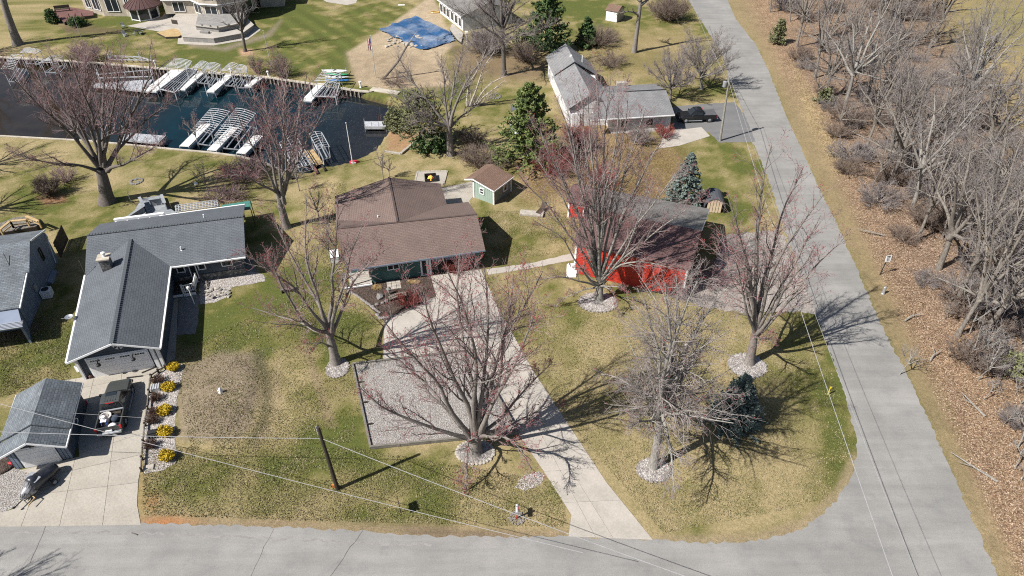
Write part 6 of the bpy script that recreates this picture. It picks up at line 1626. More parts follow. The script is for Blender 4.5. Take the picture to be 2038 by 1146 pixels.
for k in range(9):
    a = k * .7; r = .08 + .04 * k; h = .55 - .04 * k
    fm.loft([[(r * math.cos(a) + q * math.cos(b_), r * math.sin(a) + q * math.sin(b_), z) for b_ in np.linspace(0, 6.28, 6)[:-1]] for q, z in ((.07, 0), (.1, h * .35), (.05, h * .7), (.005, h))])
fm.build("flame", emit_mat("flame_orange", (1.0, .28, .04), 1.6), fire, smooth=True)
# playhouse shed by the spruce, slab table, patio bits
ph = thing("dog_house", "little arched dark-roofed wood shelter with pale stacked boards by the blue spruce", "shelter", G(1420, 424), RAD(-6))
R_ = 1.25
prof = [(R_ * math.cos(a), .75 + R_ * .95 * math.sin(a)) for a in np.linspace(0, math.pi, 11)]
MB().loft([[(x, 2.6 * k, z) for x, z in prof] + [(x * .93, 2.6 * k, z * .96 - .02) for x, z in prof[::-1]] for k in (0, 1)]).build("roof", M["roof_slate"], ph)
for s in (-1.2, 1.2): MB().box(s - .05, s + .05, 0.05, 2.55, 0, .78).build("side_wall", M["timber_dark"], ph)
MB().prism([(x * .9, .35, z * .93) for x, z in [(R_, 0)] + prof + [(-R_, 0)]], (0, .05, 0)).build("back_panel", M["timber_dark"], ph)
for k in range(5):
    h = (1.55, 1.75, 1.85, 1.8, 1.5)[k]; MB().box(-.85 + k * .34, -.57 + k * .34, .05, .3, 0.05, h).build("plank", mk("pale_board%d" % k, (.62, .5, .36)), ph)
tb2 = thing("stone_block", "low pale stone slab seat under the maple twigs left of the barn", "slab", G(1060, 427), RAD(-10))
MB().box(-1.5, 1.3, -.5, .5, 0, .3).build("slab", M["rock"], tb2, bevel=.05)
lng = thing("lounge_chair", "dark leaning lounge chair beside the pale stone slab seat", "chair", G(1075, 424), RAD(60))
MB().box(-.6, .6, -.3, .3, .3, .36).build("seat", M["timber_dark"], lng); MB().beam((.6, 0, .33), (1.1, 0, .95), .6, .06).build("backrest", M["timber_dark"], lng)
for x in (-.5, .5): MB().box(x - .04, x + .04, -.28, .28, 0, .3).build("leg", M["timber_dark"], lng)
sr = stone_ring("round fire ring of dark stones on the lawn behind the navy house", (272, 361), .7, .7, 16, 6, rock_grey_me, .4, "fire_ring", "fire ring")
sr2 = stone_ring("small round burn patch ringed with dark stones on the upper lawn", (985, 192), .9, .9, 14, 10, rock_grey_me, .35, "fire_ring", "fire ring")
# bird bath post and garden trinkets on the left lawn
bb = thing("bird_feeder", "small white bird feeder on a dark stand behind the navy house", "bird feeder", G(396, 384)); MB().cyl(0, 0, 0, 1.2, .05, .05, 6).build("post", M["black"], bb); MB().lathe([(.2, 1.2), (.25, 1.35), (.1, 1.55)], 0, 0, 8).build("tray", M["white"], bb)
ck = thing("shepherd_hook", "thin pale garden hook on the lawn by the thick left maple", "hook", G(262, 404)); MB().tube([(0, 0, 0), (0, 0, 1.5), (.1, 0, 1.65), (.2, 0, 1.5)], .03, 5).build("rod", M["alu"], ck)
# patio furniture by the gazebo
for lab, px in (("dark patio table set by the stone terrace lawn", (276, 68)), ("small teal-grey garden chair on the lawn below the gazebo", (250, 72)), ("pale garden seat at the left edge of the gazebo patio", (246, 56))):
    t = thing("patio_set" if "table" in lab else "garden_chair", lab, "table" if "table" in lab else "chair", G(*px), random.random())
    if "table" in lab:
        MB().lathe([(.6, .7), (.62, .74), (.02, .75)], 0, 0, 12).build("top", M["black"], t); MB().cyl(0, 0, 0, .7, .08, .08, 8).build("pedestal", M["black"], t)
        for k in range(4): a = k * 1.57; MB().box(.8 * math.cos(a) - .2, .8 * math.cos(a) + .2, .8 * math.sin(a) - .2, .8 * math.sin(a) + .2, .38, .44).cyl(.8 * math.cos(a), .8 * math.sin(a), 0, .38, .05, .05, 6).build("stool", M["galv"], t)
    else:
        MB().box(-.3, .3, -.3, .3, .4, .46).build("seat", M["galv"], t); MB().box(-.3, .3, .26, .32, .46, 1.0).build("backrest", M["galv"], t)
        for x in (-.26, .26): MB().box(x - .03, x + .03, -.28, .28, 0, .4).build("leg", M["galv"], t)
wd = thing("fallen_stick", "small dark stick lying on the bottom road", "stick", G(268, 1063)); MB().tube([(-.25, .08, .05), (.1, -.02, .05), (.25, -.1, .06)], .03, 5).build("stick", M["bark_dark"], wd)
for lab, px in (("pale flat sign lying on the upper lawn", (799, 10)),):
    t = thing("lawn_sign", lab, "sign", G(*px)); MB().box(-.7, .7, -.25, .25, 0, .06).build("board", M["white"], t)
lnd = thing("yellow_pipe_coil", "small coil of yellow-orange pipe beside the sunroom house", "pipe coil", G(866, 25)); MB().tube([(.9 * math.cos(a), .5 * math.sin(a), .1) for a in np.linspace(0, 6.28, 14)], .09, 6).build("coil", mk("ochre_pipe", (.5, .3, .06)), lnd)
tbx = thing("bird_house_post", "white bird house on a thin post at the sunroom house corner", "bird house", G(929, 88)); MB().cyl(0, 0, 0, 2.0, .05, .05, 6).build("post", M["white"], tbx); MB().box(-.25, .25, -.2, .2, 2.0, 2.35).build("house", M["white"], tbx)
# ================================================================== trees
def nrmz(a): return a / np.maximum(np.linalg.norm(a, axis=-1, keepdims=True), 1e-9)
def tubes(P, R, k):
    """P (N,m,3) polylines, R (N,m) radii -> verts, quads"""
    Nn, m, _ = P.shape
    T = np.empty_like(P)
    T[:, 1:-1] = P[:, 2:] - P[:, :-2]; T[:, 0] = P[:, 1] - P[:, 0]; T[:, -1] = P[:, -1] - P[:, -2]
    T = nrmz(T)
    ref = np.where(np.abs(T[:, :1, 2:3]) < 0.85, np.array([0, 0, 1.0]), np.array([1.0, 0, 0])) + 0 * T
    U = nrmz(np.cross(T, ref)); Vv = np.cross(T, U)
    a = 2 * np.pi * np.arange(k) / k
    ring = P[:, :, None, :] + R[:, :, None, None] * (U[:, :, None, :] * np.cos(a)[None, None, :, None] + Vv[:, :, None, :] * np.sin(a)[None, None, :, None])
    V = ring.reshape(-1, 3)
    idx = np.arange(Nn * m * k).reshape(Nn, m, k)
    a0 = idx[:, :-1, :]; a1 = np.roll(idx, -1, 2)[:, :-1, :]; b0 = idx[:, 1:, :]; b1 = np.roll(idx, -1, 2)[:, 1:, :]
    return V, np.stack([a0, a1, b1, b0], -1).reshape(-1, 4)
def merge(parts):
    Vs, Qs, o = [], [], 0
    for V, Q in parts:
        Vs.append(V); Qs.append(Q + o); o += len(V)
    return np.concatenate(Vs), np.concatenate(Qs)
def spawn(P, R, per, rg, t0=.25, t1=.98, ang=.7, lf=.5, rf=.6, nseg=4, wig=.15, up=.12, rmin=.008, maxlen=9e9, lmul=None):
    Nn, K, _ = P.shape
    seg = np.linalg.norm(P[:, 1:] - P[:, :-1], axis=-1); Lp = seg.sum(1)
    idx = np.repeat(np.arange(Nn), per); j = np.tile(np.arange(per), Nn)
    t = t0 + (t1 - t0) * (j + rg.rand(len(idx))) / per
    x = np.clip(t * (K - 1), 0, K - 1.001); i0 = x.astype(int); f = (x - i0)[:, None]
    pos = P[idx, i0] * (1 - f) + P[idx, i0 + 1] * f
    tan = nrmz(P[idx, i0 + 1] - P[idx, i0])
    rad = R[idx, i0] * (1 - f[:, 0]) + R[idx, i0 + 1] * f[:, 0]
    perp = nrmz(np.cross(tan, rg.randn(len(idx), 3)))
    a = ang * (.65 + .7 * rg.rand(len(idx)))[:, None]
    d = np.cos(a) * tan + np.sin(a) * perp
    L = np.minimum(Lp[idx] * lf * (1.2 - .75 * t) * (.6 + .8 * rg.rand(len(idx))), maxlen)
    r0 = np.maximum(np.minimum(rad * rf * (.8 + .4 * rg.rand(len(idx))), rad * .9), rmin)
    Q = np.empty((len(idx), nseg + 1, 3)); Q[:, 0] = pos
    for s in range(nseg):
        d = nrmz(d + wig * rg.randn(len(idx), 3) + np.array([0, 0, up]))
        Q[:, s + 1] = Q[:, s] + d * (L / nseg)[:, None]
    tt = np.linspace(0, 1, nseg + 1)[None, :]
    RR = np.maximum(r0[:, None] * (1 - .75 * tt), rmin * (1 - .35 * tt))
    return Q, RR
def poly_resample(pts, m):
    pts = np.asarray(pts, float); s = np.concatenate([[0], np.cumsum(np.linalg.norm(pts[1:] - pts[:-1], axis=1))])
    q = np.linspace(0, s[-1], m)
    # smooth (Catmull-like by double interpolation)
    out = np.stack([np.interp(q, s, pts[:, c]) for c in range(3)], 1)
    for _ in range(2): out[1:-1] = .25 * out[:-2] + .5 * out[1:-1] + .25 * out[2:]
    return out
def tree_obj(name, V, Q, mt, parent, smooth=True):
    me = fast_mesh(name, V, quads=Q)
    me.materials.append(mt)
    if smooth: me.polygons.foreach_set("use_smooth", np.ones(len(me.polygons), dtype=bool))
    o = bpy.data.objects.new(name, me); link(o, parent); KIDS.setdefault(parent.name, []).append(o)
    return o
def buds_obj(P, rg, n, mt, parent, size=.05):
    """clusters of swelling buds near the twig ends"""
    k = rg.randint(0, len(P), n); t = rg.rand(n) ** .6
    m = P.shape[1] - 1; x = np.clip(t * m, 0, m - .001); i = x.astype(int); f = (x - i)[:, None]
    c = P[k, i] * (1 - f) + P[k, i + 1] * f
    s = size * (.6 + .9 * rg.rand(n))[:, None, None]
    tet = np.array([[0, 0, 1.3], [.6, .35, -.3], [-.6, .35, -.3], [0, -.7, -.3]])
    V = (c[:, None, :] + tet[None] * s).reshape(-1, 3)
    b0 = np.arange(n)[:, None, None] * 4
    T = (b0 + np.array([[0, 1, 2], [0, 2, 3], [0, 3, 1], [1, 3, 2]])[None]).reshape(-1, 3)
    me = fast_mesh("buds", V, tris=T); me.materials.append(mt)
    o = bpy.data.objects.new("buds", me); link(o, parent); KIDS.setdefault(parent.name, []).append(o); o["kind"] = "stuff"
    return o
def auto_limbs(rg, n, fork, H, S, m=10, low=.0, vase=.55, lean=(0, 0), droop=0.0):
    """limbs that fan out of the trunk top; S crown radius, H height"""
    L = []
    for i in range(n):
        az = i * 2.39996 + rg.rand() * .7; u = math.sqrt((i + .5) / n)
        r = S * (.15 + .85 * u) * (.85 + .3 * rg.rand())
        z = H * (1 - .42 * u ** 2) * (.86 + .2 * rg.rand())
        if i > n * .7 and low > 0: z = H * (low + .25 * rg.rand())
        tip = np.array([lean[0] + r * math.cos(az), lean[1] + r * math.sin(az), z])
        st = np.array([fork[0] * (.7 + .3 * rg.rand()), fork[1] * (.7 + .3 * rg.rand()), fork[2] * (.75 + .3 * rg.rand())])
        mid = st + (tip - st) * .5 + np.array([math.cos(az) * r * (vase - .5), math.sin(az) * r * (vase - .5), (z - st[2]) * .06])
        q = np.linspace(0, 1, m)[:, None]
        pts = (1 - q) ** 2 * st + 2 * q * (1 - q) * mid + q ** 2 * tip
        pts[1:-1] += rg.randn(m - 2, 3) * .02 * np.linalg.norm(tip - st)
        if droop: pts[:, 2] -= droop * (q[:, 0] ** 3) * r
        L.append(pts)
    return L
def bare_tree(t, trunk, limbs, r0, rg, lv=((8, .55, .42), (8, .65, .42), (6, .7, .45)), bark="bark", twig="twig", bud=0, up=.12, rmin=.0085, limb_r=None, m=10, budsize=.036, flare=1.35, t0=.22, wig=.14):
    """trunk polyline and limb polylines in the thing's own space"""
    tr = poly_resample(trunk, 9)
    rt = np.linspace(r0, r0 * .62, 9); rt[0] *= flare; rt[1] *= 1 + (flare - 1) * .35
    parts = [tubes(tr[None], rt[None], 10)]
    P0 = np.stack([poly_resample(l, m) for l in limbs])
    n = len(limbs)
    lr = limb_r if limb_r is not None else r0 * .75 / math.sqrt(max(1, n)) * 1.45
    Ls = np.array([np.linalg.norm(p[1:] - p[:-1], axis=1).sum() for p in P0]); w = (Ls / Ls.max()) ** .5
    P0[:, 1:-1] += rg.randn(n, m - 2, 3) * .012 * Ls[:, None, None]
    P0[:, 1:-1] = .5 * P0[:, 1:-1] + .25 * (P0[:, 2:] + P0[:, :-2])
    R0 = lr * w[:, None] * (1 - .88 * np.linspace(0, 1, m)[None]) * (1 + .55 * np.exp(-np.linspace(0, 1, m)[None] * 11)) + .01
    parts.append(tubes(P0, R0, 7))
    P1, R1 = spawn(P0, R0, lv[0][0], rg, t0, .97, lv[0][1], lv[0][2], .5, 5, wig, up, rmin * 1.3)
    parts.append(tubes(P1, R1, 5))
    V, Q = merge(parts); tree_obj("trunk", V, Q, M[bark], t)
    tw = []
    # the limb tips end in twigs as well
    P2, R2 = spawn(P1, R1, lv[1][0], rg, .15, .98, lv[1][1], lv[1][2], .6, 3, wig * 1.2, up, rmin)
    PT, RT = spawn(P0, R0, lv[1][0], rg, .6, .99, .5, .2, .5, 3, wig, up, rmin)
    tw += [tubes(P2, R2, 3), tubes(PT, RT, 3)]
    P2a = np.concatenate([P2, PT]); R2a = np.concatenate([R2, RT])
    P3, R3 = spawn(P2a, R2a, lv[2][0], rg, .15, .98, lv[2][1], lv[2][2], .65, 2, wig * 1.4, up * .8, rmin * .85)
    tw.append(tubes(P3, R3, 3))
    V, Q = merge(tw); tree_obj("crown", V, Q, M[twig], t, False)
    if bud: buds_obj(P3, rg, bud, M["bud"], t, budsize)
    return P3
def pxpoly(base, pts):
    """limb given by survey picks: (px, py, depth offset)"""
    return [tuple(GY(p[0], p[1], base.y + (p[2] if len(p) > 2 else 0)) - base) for p in pts]

def hero(label, basepx, r0, trunk_px, limbs_px, auto=0, autoargs=None, seed=1, cat="tree", name="maple_tree", **kw):
    b = G(*basepx); t = thing(name, label, cat, b)
    rg = np.random.RandomState(seed)
    tk = [(0, 0, -.1)] + pxpoly(b, trunk_px)
    limbs = [pxpoly(b, l) for l in limbs_px]
    if auto: limbs += auto_limbs(rg, auto, tk[-1], **(autoargs or {}))
    bare_tree(t, tk, limbs, r0, rg, **kw)
    return t

# T1: spreading maple on the left lawn
hero("spreading maple with wide left limbs on the lawn left of the gravel bed", (668, 722), .46, [(662, 690), (652, 655)],
     [[(650, 655), (636, 645, -1), (612, 595, -1), (575, 563, -1.5), (551, 541, -2), (517, 524, -2.5), (480, 500, -2.5)],
      [(654, 655), (649, 639), (634, 597), (614, 541, .5), (607, 495, 1), (612, 430, 2), (611, 385, 3)],
      [(658, 660), (663, 651), (661, 585), (661, 504, -.5), (668, 440, -1), (672, 400, -1)],
      [(660, 665), (668, 656, .5), (683, 614, 1), (690, 583, 1), (705, 548, 1), (735, 520, 1), (775, 490, 1.5)],
      [(652, 660), (644, 651), (619, 663, -1.5), (600, 649, -2), (583, 597, -2.5), (551, 563, -3), (540, 520, -3)],
      [(650, 660), (640, 668, -1), (600, 640, 2), (560, 630, 3), (500, 612, 3.5)],
      [(655, 655), (640, 610, 2), (590, 530, 3), (560, 470, 4), (545, 430, 4)],
      [(660, 660), (672, 600, -1), (700, 500, -2), (720, 450, -2)],
      [(654, 690), (640, 680, -1.5), (622, 690, -2.5), (610, 700, -3)]],
     seed=3, bark="bark", twig="twig_red", bud=3600, lv=((9, .6, .34), (8, .65, .45), (6, .7, .5)), limb_r=.165, rmin=.0085)
# T2: the big one by the gravel bed
hero("large many-limbed maple with red buds in front of the gravel bed and driveway", (945, 898), .62, [(945, 880), (945, 862)],
     [[(943, 871), (941, 827), (931, 785), (904, 751, -1), (879, 695, -1.5), (855, 610, -2), (840, 565, -2)],
      [(945, 871), (955, 802), (965, 753), (967, 680, .5), (967, 600, 1), (963, 530, 1.5)],
      [(950, 871), (975, 827, .5), (982, 778, 1), (997, 744, 1), (1001, 680, 1), (1012, 600, 1.5), (1022, 550, 2)],
      [(935, 868), (899, 827, -.5), (884, 783, -1), (852, 736, -1.5), (791, 680, -2), (765, 640, -2)],
      [(935, 873), (879, 861, -1), (843, 849, -1.5), (799, 831, -2), (738, 795, -2.5), (715, 770, -2.5)],
      [(955, 868), (992, 861, -2), (1021, 875, -3), (1041, 914, -4), (1060, 940, -4.5)],
      [(958, 866), (1002, 831, 1), (1021, 792, 1.5), (1055, 763, 2), (1100, 720, 2.5)],
      [(940, 878), (931, 870, -1.5), (930, 930, -3), (925, 985, -4), (915, 1000, -4)],
      [(948, 860), (940, 760, 1), (915, 650, 2), (905, 560, 3), (915, 500, 3.5)],
      [(946, 860), (950, 720, -1), (930, 600, -2), (890, 540, -2.5)],
      [(955, 862), (1000, 770, -1), (1050, 680, -1), (1070, 610, -1)],
      [(952, 866), (1010, 850, 2), (1060, 820, 3), (1110, 800, 3.5)],
      [(938, 866), (870, 790, 2), (800, 720, 3), (760, 690, 3)],
      [(958, 862), (990, 720, 2.5), (1040, 590, 3), (1080, 540, 3)]],
     seed=5, bark="bark", twig="twig_red", bud=9500, lv=((10, .55, .3), (8, .65, .45), (7, .7, .5)), limb_r=.195, t0=.2, rmin=.0085, budsize=.036)
# T3: drooping maple
hero("drooping pale-twigged maple on the corner lawn, left of the blue spruce", (1300, 928), .36, [(1308, 880), (1318, 820)],
     [[(1312, 860), (1330, 760), (1340, 690), (1368, 620), (1388, 560)],
      [(1316, 840), (1345, 740), (1385, 670, 1), (1425, 610, 1.5), (1450, 570, 2)],
      [(1310, 850), (1318, 740), (1300, 650, .5), (1280, 590, 1)], [(1314, 860), (1338, 700, 1), (1350, 600, 2), (1345, 545, 2.5)], [(1312, 860), (1325, 720, -1), (1335, 620, -1.5), (1325, 560, -2)]],
     auto=9, autoargs=dict(H=13, S=5.6, low=.3, vase=.55, droop=.25), seed=8, bark="bark_pale", twig="twig", bud=1500, lv=((20, .85, .34), (8, .7, .42), (6, .75, .5)), limb_r=.19, up=-.02, t0=.1, rmin=.0085)
# T4: twin stem by the road
hero("twin-stemmed maple with red buds beside the side road", (1491, 722), .44, [(1498, 690), (1503, 660)],
     [[(1503, 660), (1505, 610), (1513, 500), (1502, 420), (1512, 340), (1535, 290, .5)],
      [(1506, 660), (1530, 560, -.5), (1560, 480, -1), (1605, 410, -1.5), (1640, 385, -2)],
      [(1502, 650), (1492, 580, .5), (1470, 530, 1), (1410, 500, 1.5), (1385, 470, 2)],
      [(1506, 640), (1545, 470, 1), (1560, 390, 2), (1600, 330, 3)],
      [(1504, 650), (1490, 520, -1), (1465, 440, -2), (1450, 390, -2)]],
     auto=9, autoargs=dict(H=17.5, S=5.6, low=.4, vase=.6), seed=12, bark="bark", twig="twig_red", bud=3600, lv=((9, .6, .3), (7, .7, .42), (5, .7, .5)), limb_r=.18, up=.05, rmin=.0085)
# T5: many-stemmed maple in front of the barn
b5l = []
for (x, y, d) in ((1030, 345, -2), (1075, 255, -1), (1110, 200, 0), (1150, 165, 1), (1185, 148, 1.5), (1215, 160, 2), (1250, 180, 1), (1285, 215, 1), (1325, 265, 0), (1360, 330, -1), (1392, 400, -2), (1060, 300, 2), (1130, 220, 3), (1230, 200, -2), (1170, 190, -2), (1300, 300, 3), (1100, 300, -3)):
    mx, my = 1195 + (x - 1195) * .36, 560 + (y - 560) * .45
    b5l.append([(1193, 560), (1193 + (mx - 1193) * .45, 560 + (my - 560) * .5, d * .2), (mx, my, d * .4), ((mx + x) / 2 + random.uniform(-8, 8), (my + y) / 2, d * .7), (x, y, d)])
b5l += [[(1200, 560), (1225, 545, -.8), (1248, 500, -1.2), (1266, 460, -1.5), (1285, 400, -1.8), (1300, 360, -2)],
        [(1190, 565), (1160, 545, -1), (1135, 500, -1.5), (1110, 455, -2), (1065, 440, -2.5)],
        [(1195, 560), (1250, 510, -1.5), (1300, 520, -2.5), (1370, 545, -3)], [(1186, 568), (1150, 558, -1.5), (1110, 545, -2.5), (1060, 560, -3)],
        [(1200, 570), (1222, 580, -2), (1232, 620, -2.6)]]
hero("tall fan-shaped maple with many pale stems in front of the red barn", (1192, 596), .5, [(1193, 580), (1194, 568)], b5l, auto=5, autoargs=dict(H=5.5, S=4.8, low=.25, vase=.7, droop=.35), seed=21, bark="bark_pale", twig="twig_red", bud=5500,
     lv=((9, .45, .26), (8, .62, .45), (7, .7, .5)), limb_r=.145, up=.1, t0=.25, rmin=.0085)
# T6: thick tree behind the navy house
hero("thick-trunked spreading tree on the rear lawn behind the navy house", (214, 402), .85, [(207, 365), (200, 335)],
     [[(195, 330), (165, 290, -1), (110, 235, -2), (40, 170, -3), (0, 140, -3)], [(198, 330), (165, 270), (130, 170, .5), (100, 110, 1)],
      [(203, 330), (190, 290), (165, 200, .5), (170, 110, 1)], [(208, 330), (216, 290), (230, 200, -1), (245, 115, -1.5)],
      [(212, 335), (228, 310, .5), (262, 220, 1), (300, 150, 1.5), (335, 120, 2)], [(195, 340), (150, 325, -2), (70, 320, -3.5), (15, 300, -4)],
      [(214, 330), (240, 290, 2), (300, 235, 3), (345, 200, 3.5)], [(205, 325), (205, 240, 3), (205, 150, 4), (215, 90, 5)],
      [(198, 325), (140, 240, 3), (80, 170, 4), (60, 120, 5)], [(214, 340), (250, 320, -2.5), (300, 300, -3.5), (330, 280, -4)],
      [(202, 325), (190, 230, -3), (150, 150, -4), (140, 110, -4)]],
     seed=31, bark="bark_dark", twig="twig_red", bud=3500, lv=((12, .5, .36), (9, .6, .45), (7, .7, .5)), limb_r=.22, name="shade_tree", rmin=.0085)
# T7: twin trunk right of the navy house
hero("tall double-trunked tree between the navy house and the brown-roofed house", (570, 452), .5, [(562, 420), (556, 395)],
     [[(556, 400), (545, 340), (538, 280), (530, 210, .5), (520, 160, 1)], [(560, 410), (566, 350), (572, 290), (562, 200), (575, 140)],
      [(560, 400), (575, 340, 1), (590, 280, 1), (598, 210, 1), (610, 150, 1)], [(556, 390), (530, 340, -1), (505, 300, -1.5), (480, 260, -2), (470, 220, -2)],
      [(562, 395), (600, 300, 2), (640, 230, 2.5), (655, 190, 3)], [(554, 385), (520, 370, -2), (470, 340, -3), (440, 350, -3)],
      [(566, 405), (560, 300, -2), (520, 220, -3), (495, 190, -3)], [(562, 380), (580, 330, -2.5), (560, 250, -3), (550, 190, -3)]],
     seed=37, bark="bark", twig="twig_red", bud=3500, lv=((11, .55, .32), (8, .7, .45), (6, .7, .5)), limb_r=.18, name="shade_tree")
# T8: broken old tree by the canal
hero("old broken-limbed tree with thick straight trunk above the garden shed", (897, 308), .52, [(895, 275), (893, 248)],
     [[(893, 250), (888, 210), (882, 150), (878, 110)], [(893, 250), (868, 225, 0), (838, 180, .5), (805, 140, 1), (790, 110, 1)],
      [(896, 250), (905, 215), (922, 170, -.5), (950, 125, -1), (985, 95, -1)], [(892, 252), (865, 240, -1), (820, 215, -2), (780, 190, -2.5)],
      [(897, 252), (910, 235, 1), (940, 215, 2), (985, 190, 2)], [(893, 248), (900, 180, 2), (915, 120, 3), (925, 85, 3)], [(890, 250), (862, 250, -1.5), (840, 235, -2), (810, 250, -3)]],
     seed=41, bark="bark", twig="twig", lv=((13, .6, .34), (8, .7, .45), (7, .7, .5)), limb_r=.19, name="old_tree")
hero("dark bare tree in a mulch patch beside the stone terrace", (488, 102), .3, [(484, 75), (480, 55)],
     [[(480, 55), (470, 20), (455, -30), (450, -60)], [(480, 55), (482, 10), (478, -50)], [(482, 58), (495, 25, 1), (515, -10, 1), (525, -40, 1)], [(479, 52), (460, 25, -1), (430, 0, -1), (415, -20, -1)]],
     auto=5, autoargs=dict(H=10, S=3.4), seed=43, bark="bark_dark", twig="twig", lv=((7, .6, .36), (7, .7, .42), (5, .7, .5)), limb_r=.16, name="bare_tree")
hero("thick leaning trunk cut off by the top left corner", (36, 88), .75, [(22, 50), (8, 10), (0, -30)], [[(0, -30), (-20, -80), (-40, -140)], [(0, -30), (10, -90), (30, -150, 2)], [(2, -20), (-40, -60, -2), (-90, -90, -3)]],
     seed=47, bark="bark", twig="twig", lv=((8, .6, .4), (7, .7, .42), (5, .7, .5)), limb_r=.35, name="shade_tree")
hero("tall straight dark tree on the leaf-strewn slope left of the white house", (1003, 150), .42, [(1002, 100), (999, 50)],
     [[(999, 50), (996, 0), (1000, -60), (1000, -120)], [(1000, 70), (985, 20, 0), (950, -30, 0), (920, -60)], [(1000, 60), (1020, 10, 0), (1050, -40, 0), (1070, -80)], [(1001, 90), (980, 60, -1), (930, 30, -2), (890, 10, -2)], [(1001, 85), (1030, 70, -1), (1080, 60, -2), (1110, 40, -2)]],
     auto=9, autoargs=dict(H=16, S=6.5, low=.3), seed=53, bark="bark_dark", twig="twig", lv=((13, .6, .34), (9, .7, .45), (7, .7, .5)), limb_r=.2, name="shade_tree")
hero("thick dark leaning trunk on the lawn left of the upper side road", (1262, 104), .42, [(1268, 60), (1274, 15), (1276, -10)],
     [[(1276, -10), (1285, -60), (1290, -120)], [(1274, 10), (1300, -10, 1), (1340, -40, 1)], [(1274, 0), (1240, -30), (1210, -60)], [(1272, 30), (1250, 20, -1), (1225, 30, -1.5)]],
     seed=59, bark="bark", twig="twig", lv=((7, .6, .36), (7, .7, .42), (5, .7, .5)), limb_r=.26, name="shade_tree")
hero("clump of pale leaning dead stems on the lawn above the garden shed", (932, 212), .16, [(933, 205), (934, 200)],
     [[(930, 210), (926, 190), (938, 160), (962, 115), (968, 95)], [(936, 210), (944, 180), (960, 140), (985, 100)], [(945, 208), (952, 190), (975, 165), (1010, 150)], [(940, 210), (938, 190), (930, 165), (925, 150)], [(950, 207), (965, 188), (995, 170), (1005, 160)]],
     seed=61, bark="twig_white", twig="twig", lv=((5, .6, .3), (5, .7, .42), (4, .7, .5)), limb_r=.16, name="dead_stems")
hero("dense fine-twigged tree beside the grey garage roof up the road", (1334, 198), .2, [(1335, 185), (1336, 172)], [], auto=16, autoargs=dict(H=7.6, S=4.4, low=.4), seed=67, bark="bark", twig="twig", lv=((11, .65, .38), (9, .7, .45), (7, .75, .5)), limb_r=.1, name="bare_tree")
hero("round grey-mauve tree by the upper side road with paler dead limbs", (1397, 178), .24, [(1396, 165), (1394, 150)], [[(1396, 160), (1385, 120), (1375, 80), (1372, 60)], [(1396, 160), (1405, 130), (1425, 105), (1445, 95)]], auto=16, autoargs=dict(H=9.0, S=5.2, low=.35), seed=71, bark="bark_pale", twig="twig", lv=((11, .65, .38), (9, .7, .45), (7, .75, .5)), limb_r=.11, name="bare_tree")
# saplings
def sapling(label, basepx, H, S, seed, n=6, twig="twig", r=.05, bark="bark", name="sapling", lv=((6, .6, .4), (5, .7, .45), (3, .7, .5))):
    b = G(*basepx); t = thing(name, label, "sapling", b); rg = np.random.RandomState(seed)
    tk = [(0, 0, 0), (.03, .02, H * .2), (.02, -.02, H * .38)]
    bare_tree(t, tk, auto_limbs(rg, n, tk[-1], H, S), r, rg, lv=lv, bark=bark, twig=twig, limb_r=r * .7, rmin=.0085)
    return t
sapling("slim sapling on the lawn right behind the brown-roofed house", (763, 358), 4.6, 1.0, 1)
sapling("slim sapling on the rear lawn near the lattice pergola", (416, 390), 5.0, 1.2, 2)
sapling("small pale round sapling at the foot of the low open boat lift", (596, 380), 4.2, 1.2, 3, 9, "twig_white")
sapling("thin young tree at the left wall of the brown-roofed house", (660, 530), 6.5, 1.0, 4, 5, "twig")
sapling("small leaning shrub-tree beside the worn patch left of the brown roof", (636, 440), 4.2, 1.6, 5, 7, "brush", .08)
sapling("low bare sapling close to the end of the brown roof ridge", (775, 352), 2.6, .9, 6)
sapling("young tree at the left canal bank below the twigs, pale bark", (395, 290), 5.0, 1.8, 8, 7, "twig_red")
# out-of-frame tree that throws its shade on the bottom road
o_ = thing("street_tree", "bare tree beside the bottom road whose shadow falls on the asphalt", "tree", (-41.5, 18.3, 0))
rg = np.random.RandomState(73); bare_tree(o_, [(0, 0, 0), (.1, 0, 2), (.2, 0, 4)], auto_limbs(rg, 12, (.2, 0, 4), 13, 3.8), .35, rg, twig="twig", lv=((7, .6, .34), (6, .7, .42), (4, .7, .5)))

for lab, bp_, sd, H_ in (("bare tree beyond the left edge shading the rear lawn", (-75, 432), 81, 13), ("bare tree beyond the left edge above the canal bank", (-90, 345), 82, 13), ("bare tree beyond the left edge shading the upper lawn", (-70, 112), 83, 15), ("second bare tree beyond the left edge near the top", (-190, 95), 84, 15)):
    b = G(*bp_); o_ = thing("yard_tree", lab, "tree", b); rg = np.random.RandomState(sd)
    bare_tree(o_, [(0, 0, 0), (-.2, 0, 2), (-.4, 0, 4.5)], auto_limbs(rg, 11, (-.4, 0, 4.5), H_, 5.5, lean=(-1.5, 0)), .45, rg, twig="twig", lv=((7, .6, .34), (6, .7, .42), (4, .7, .5)))
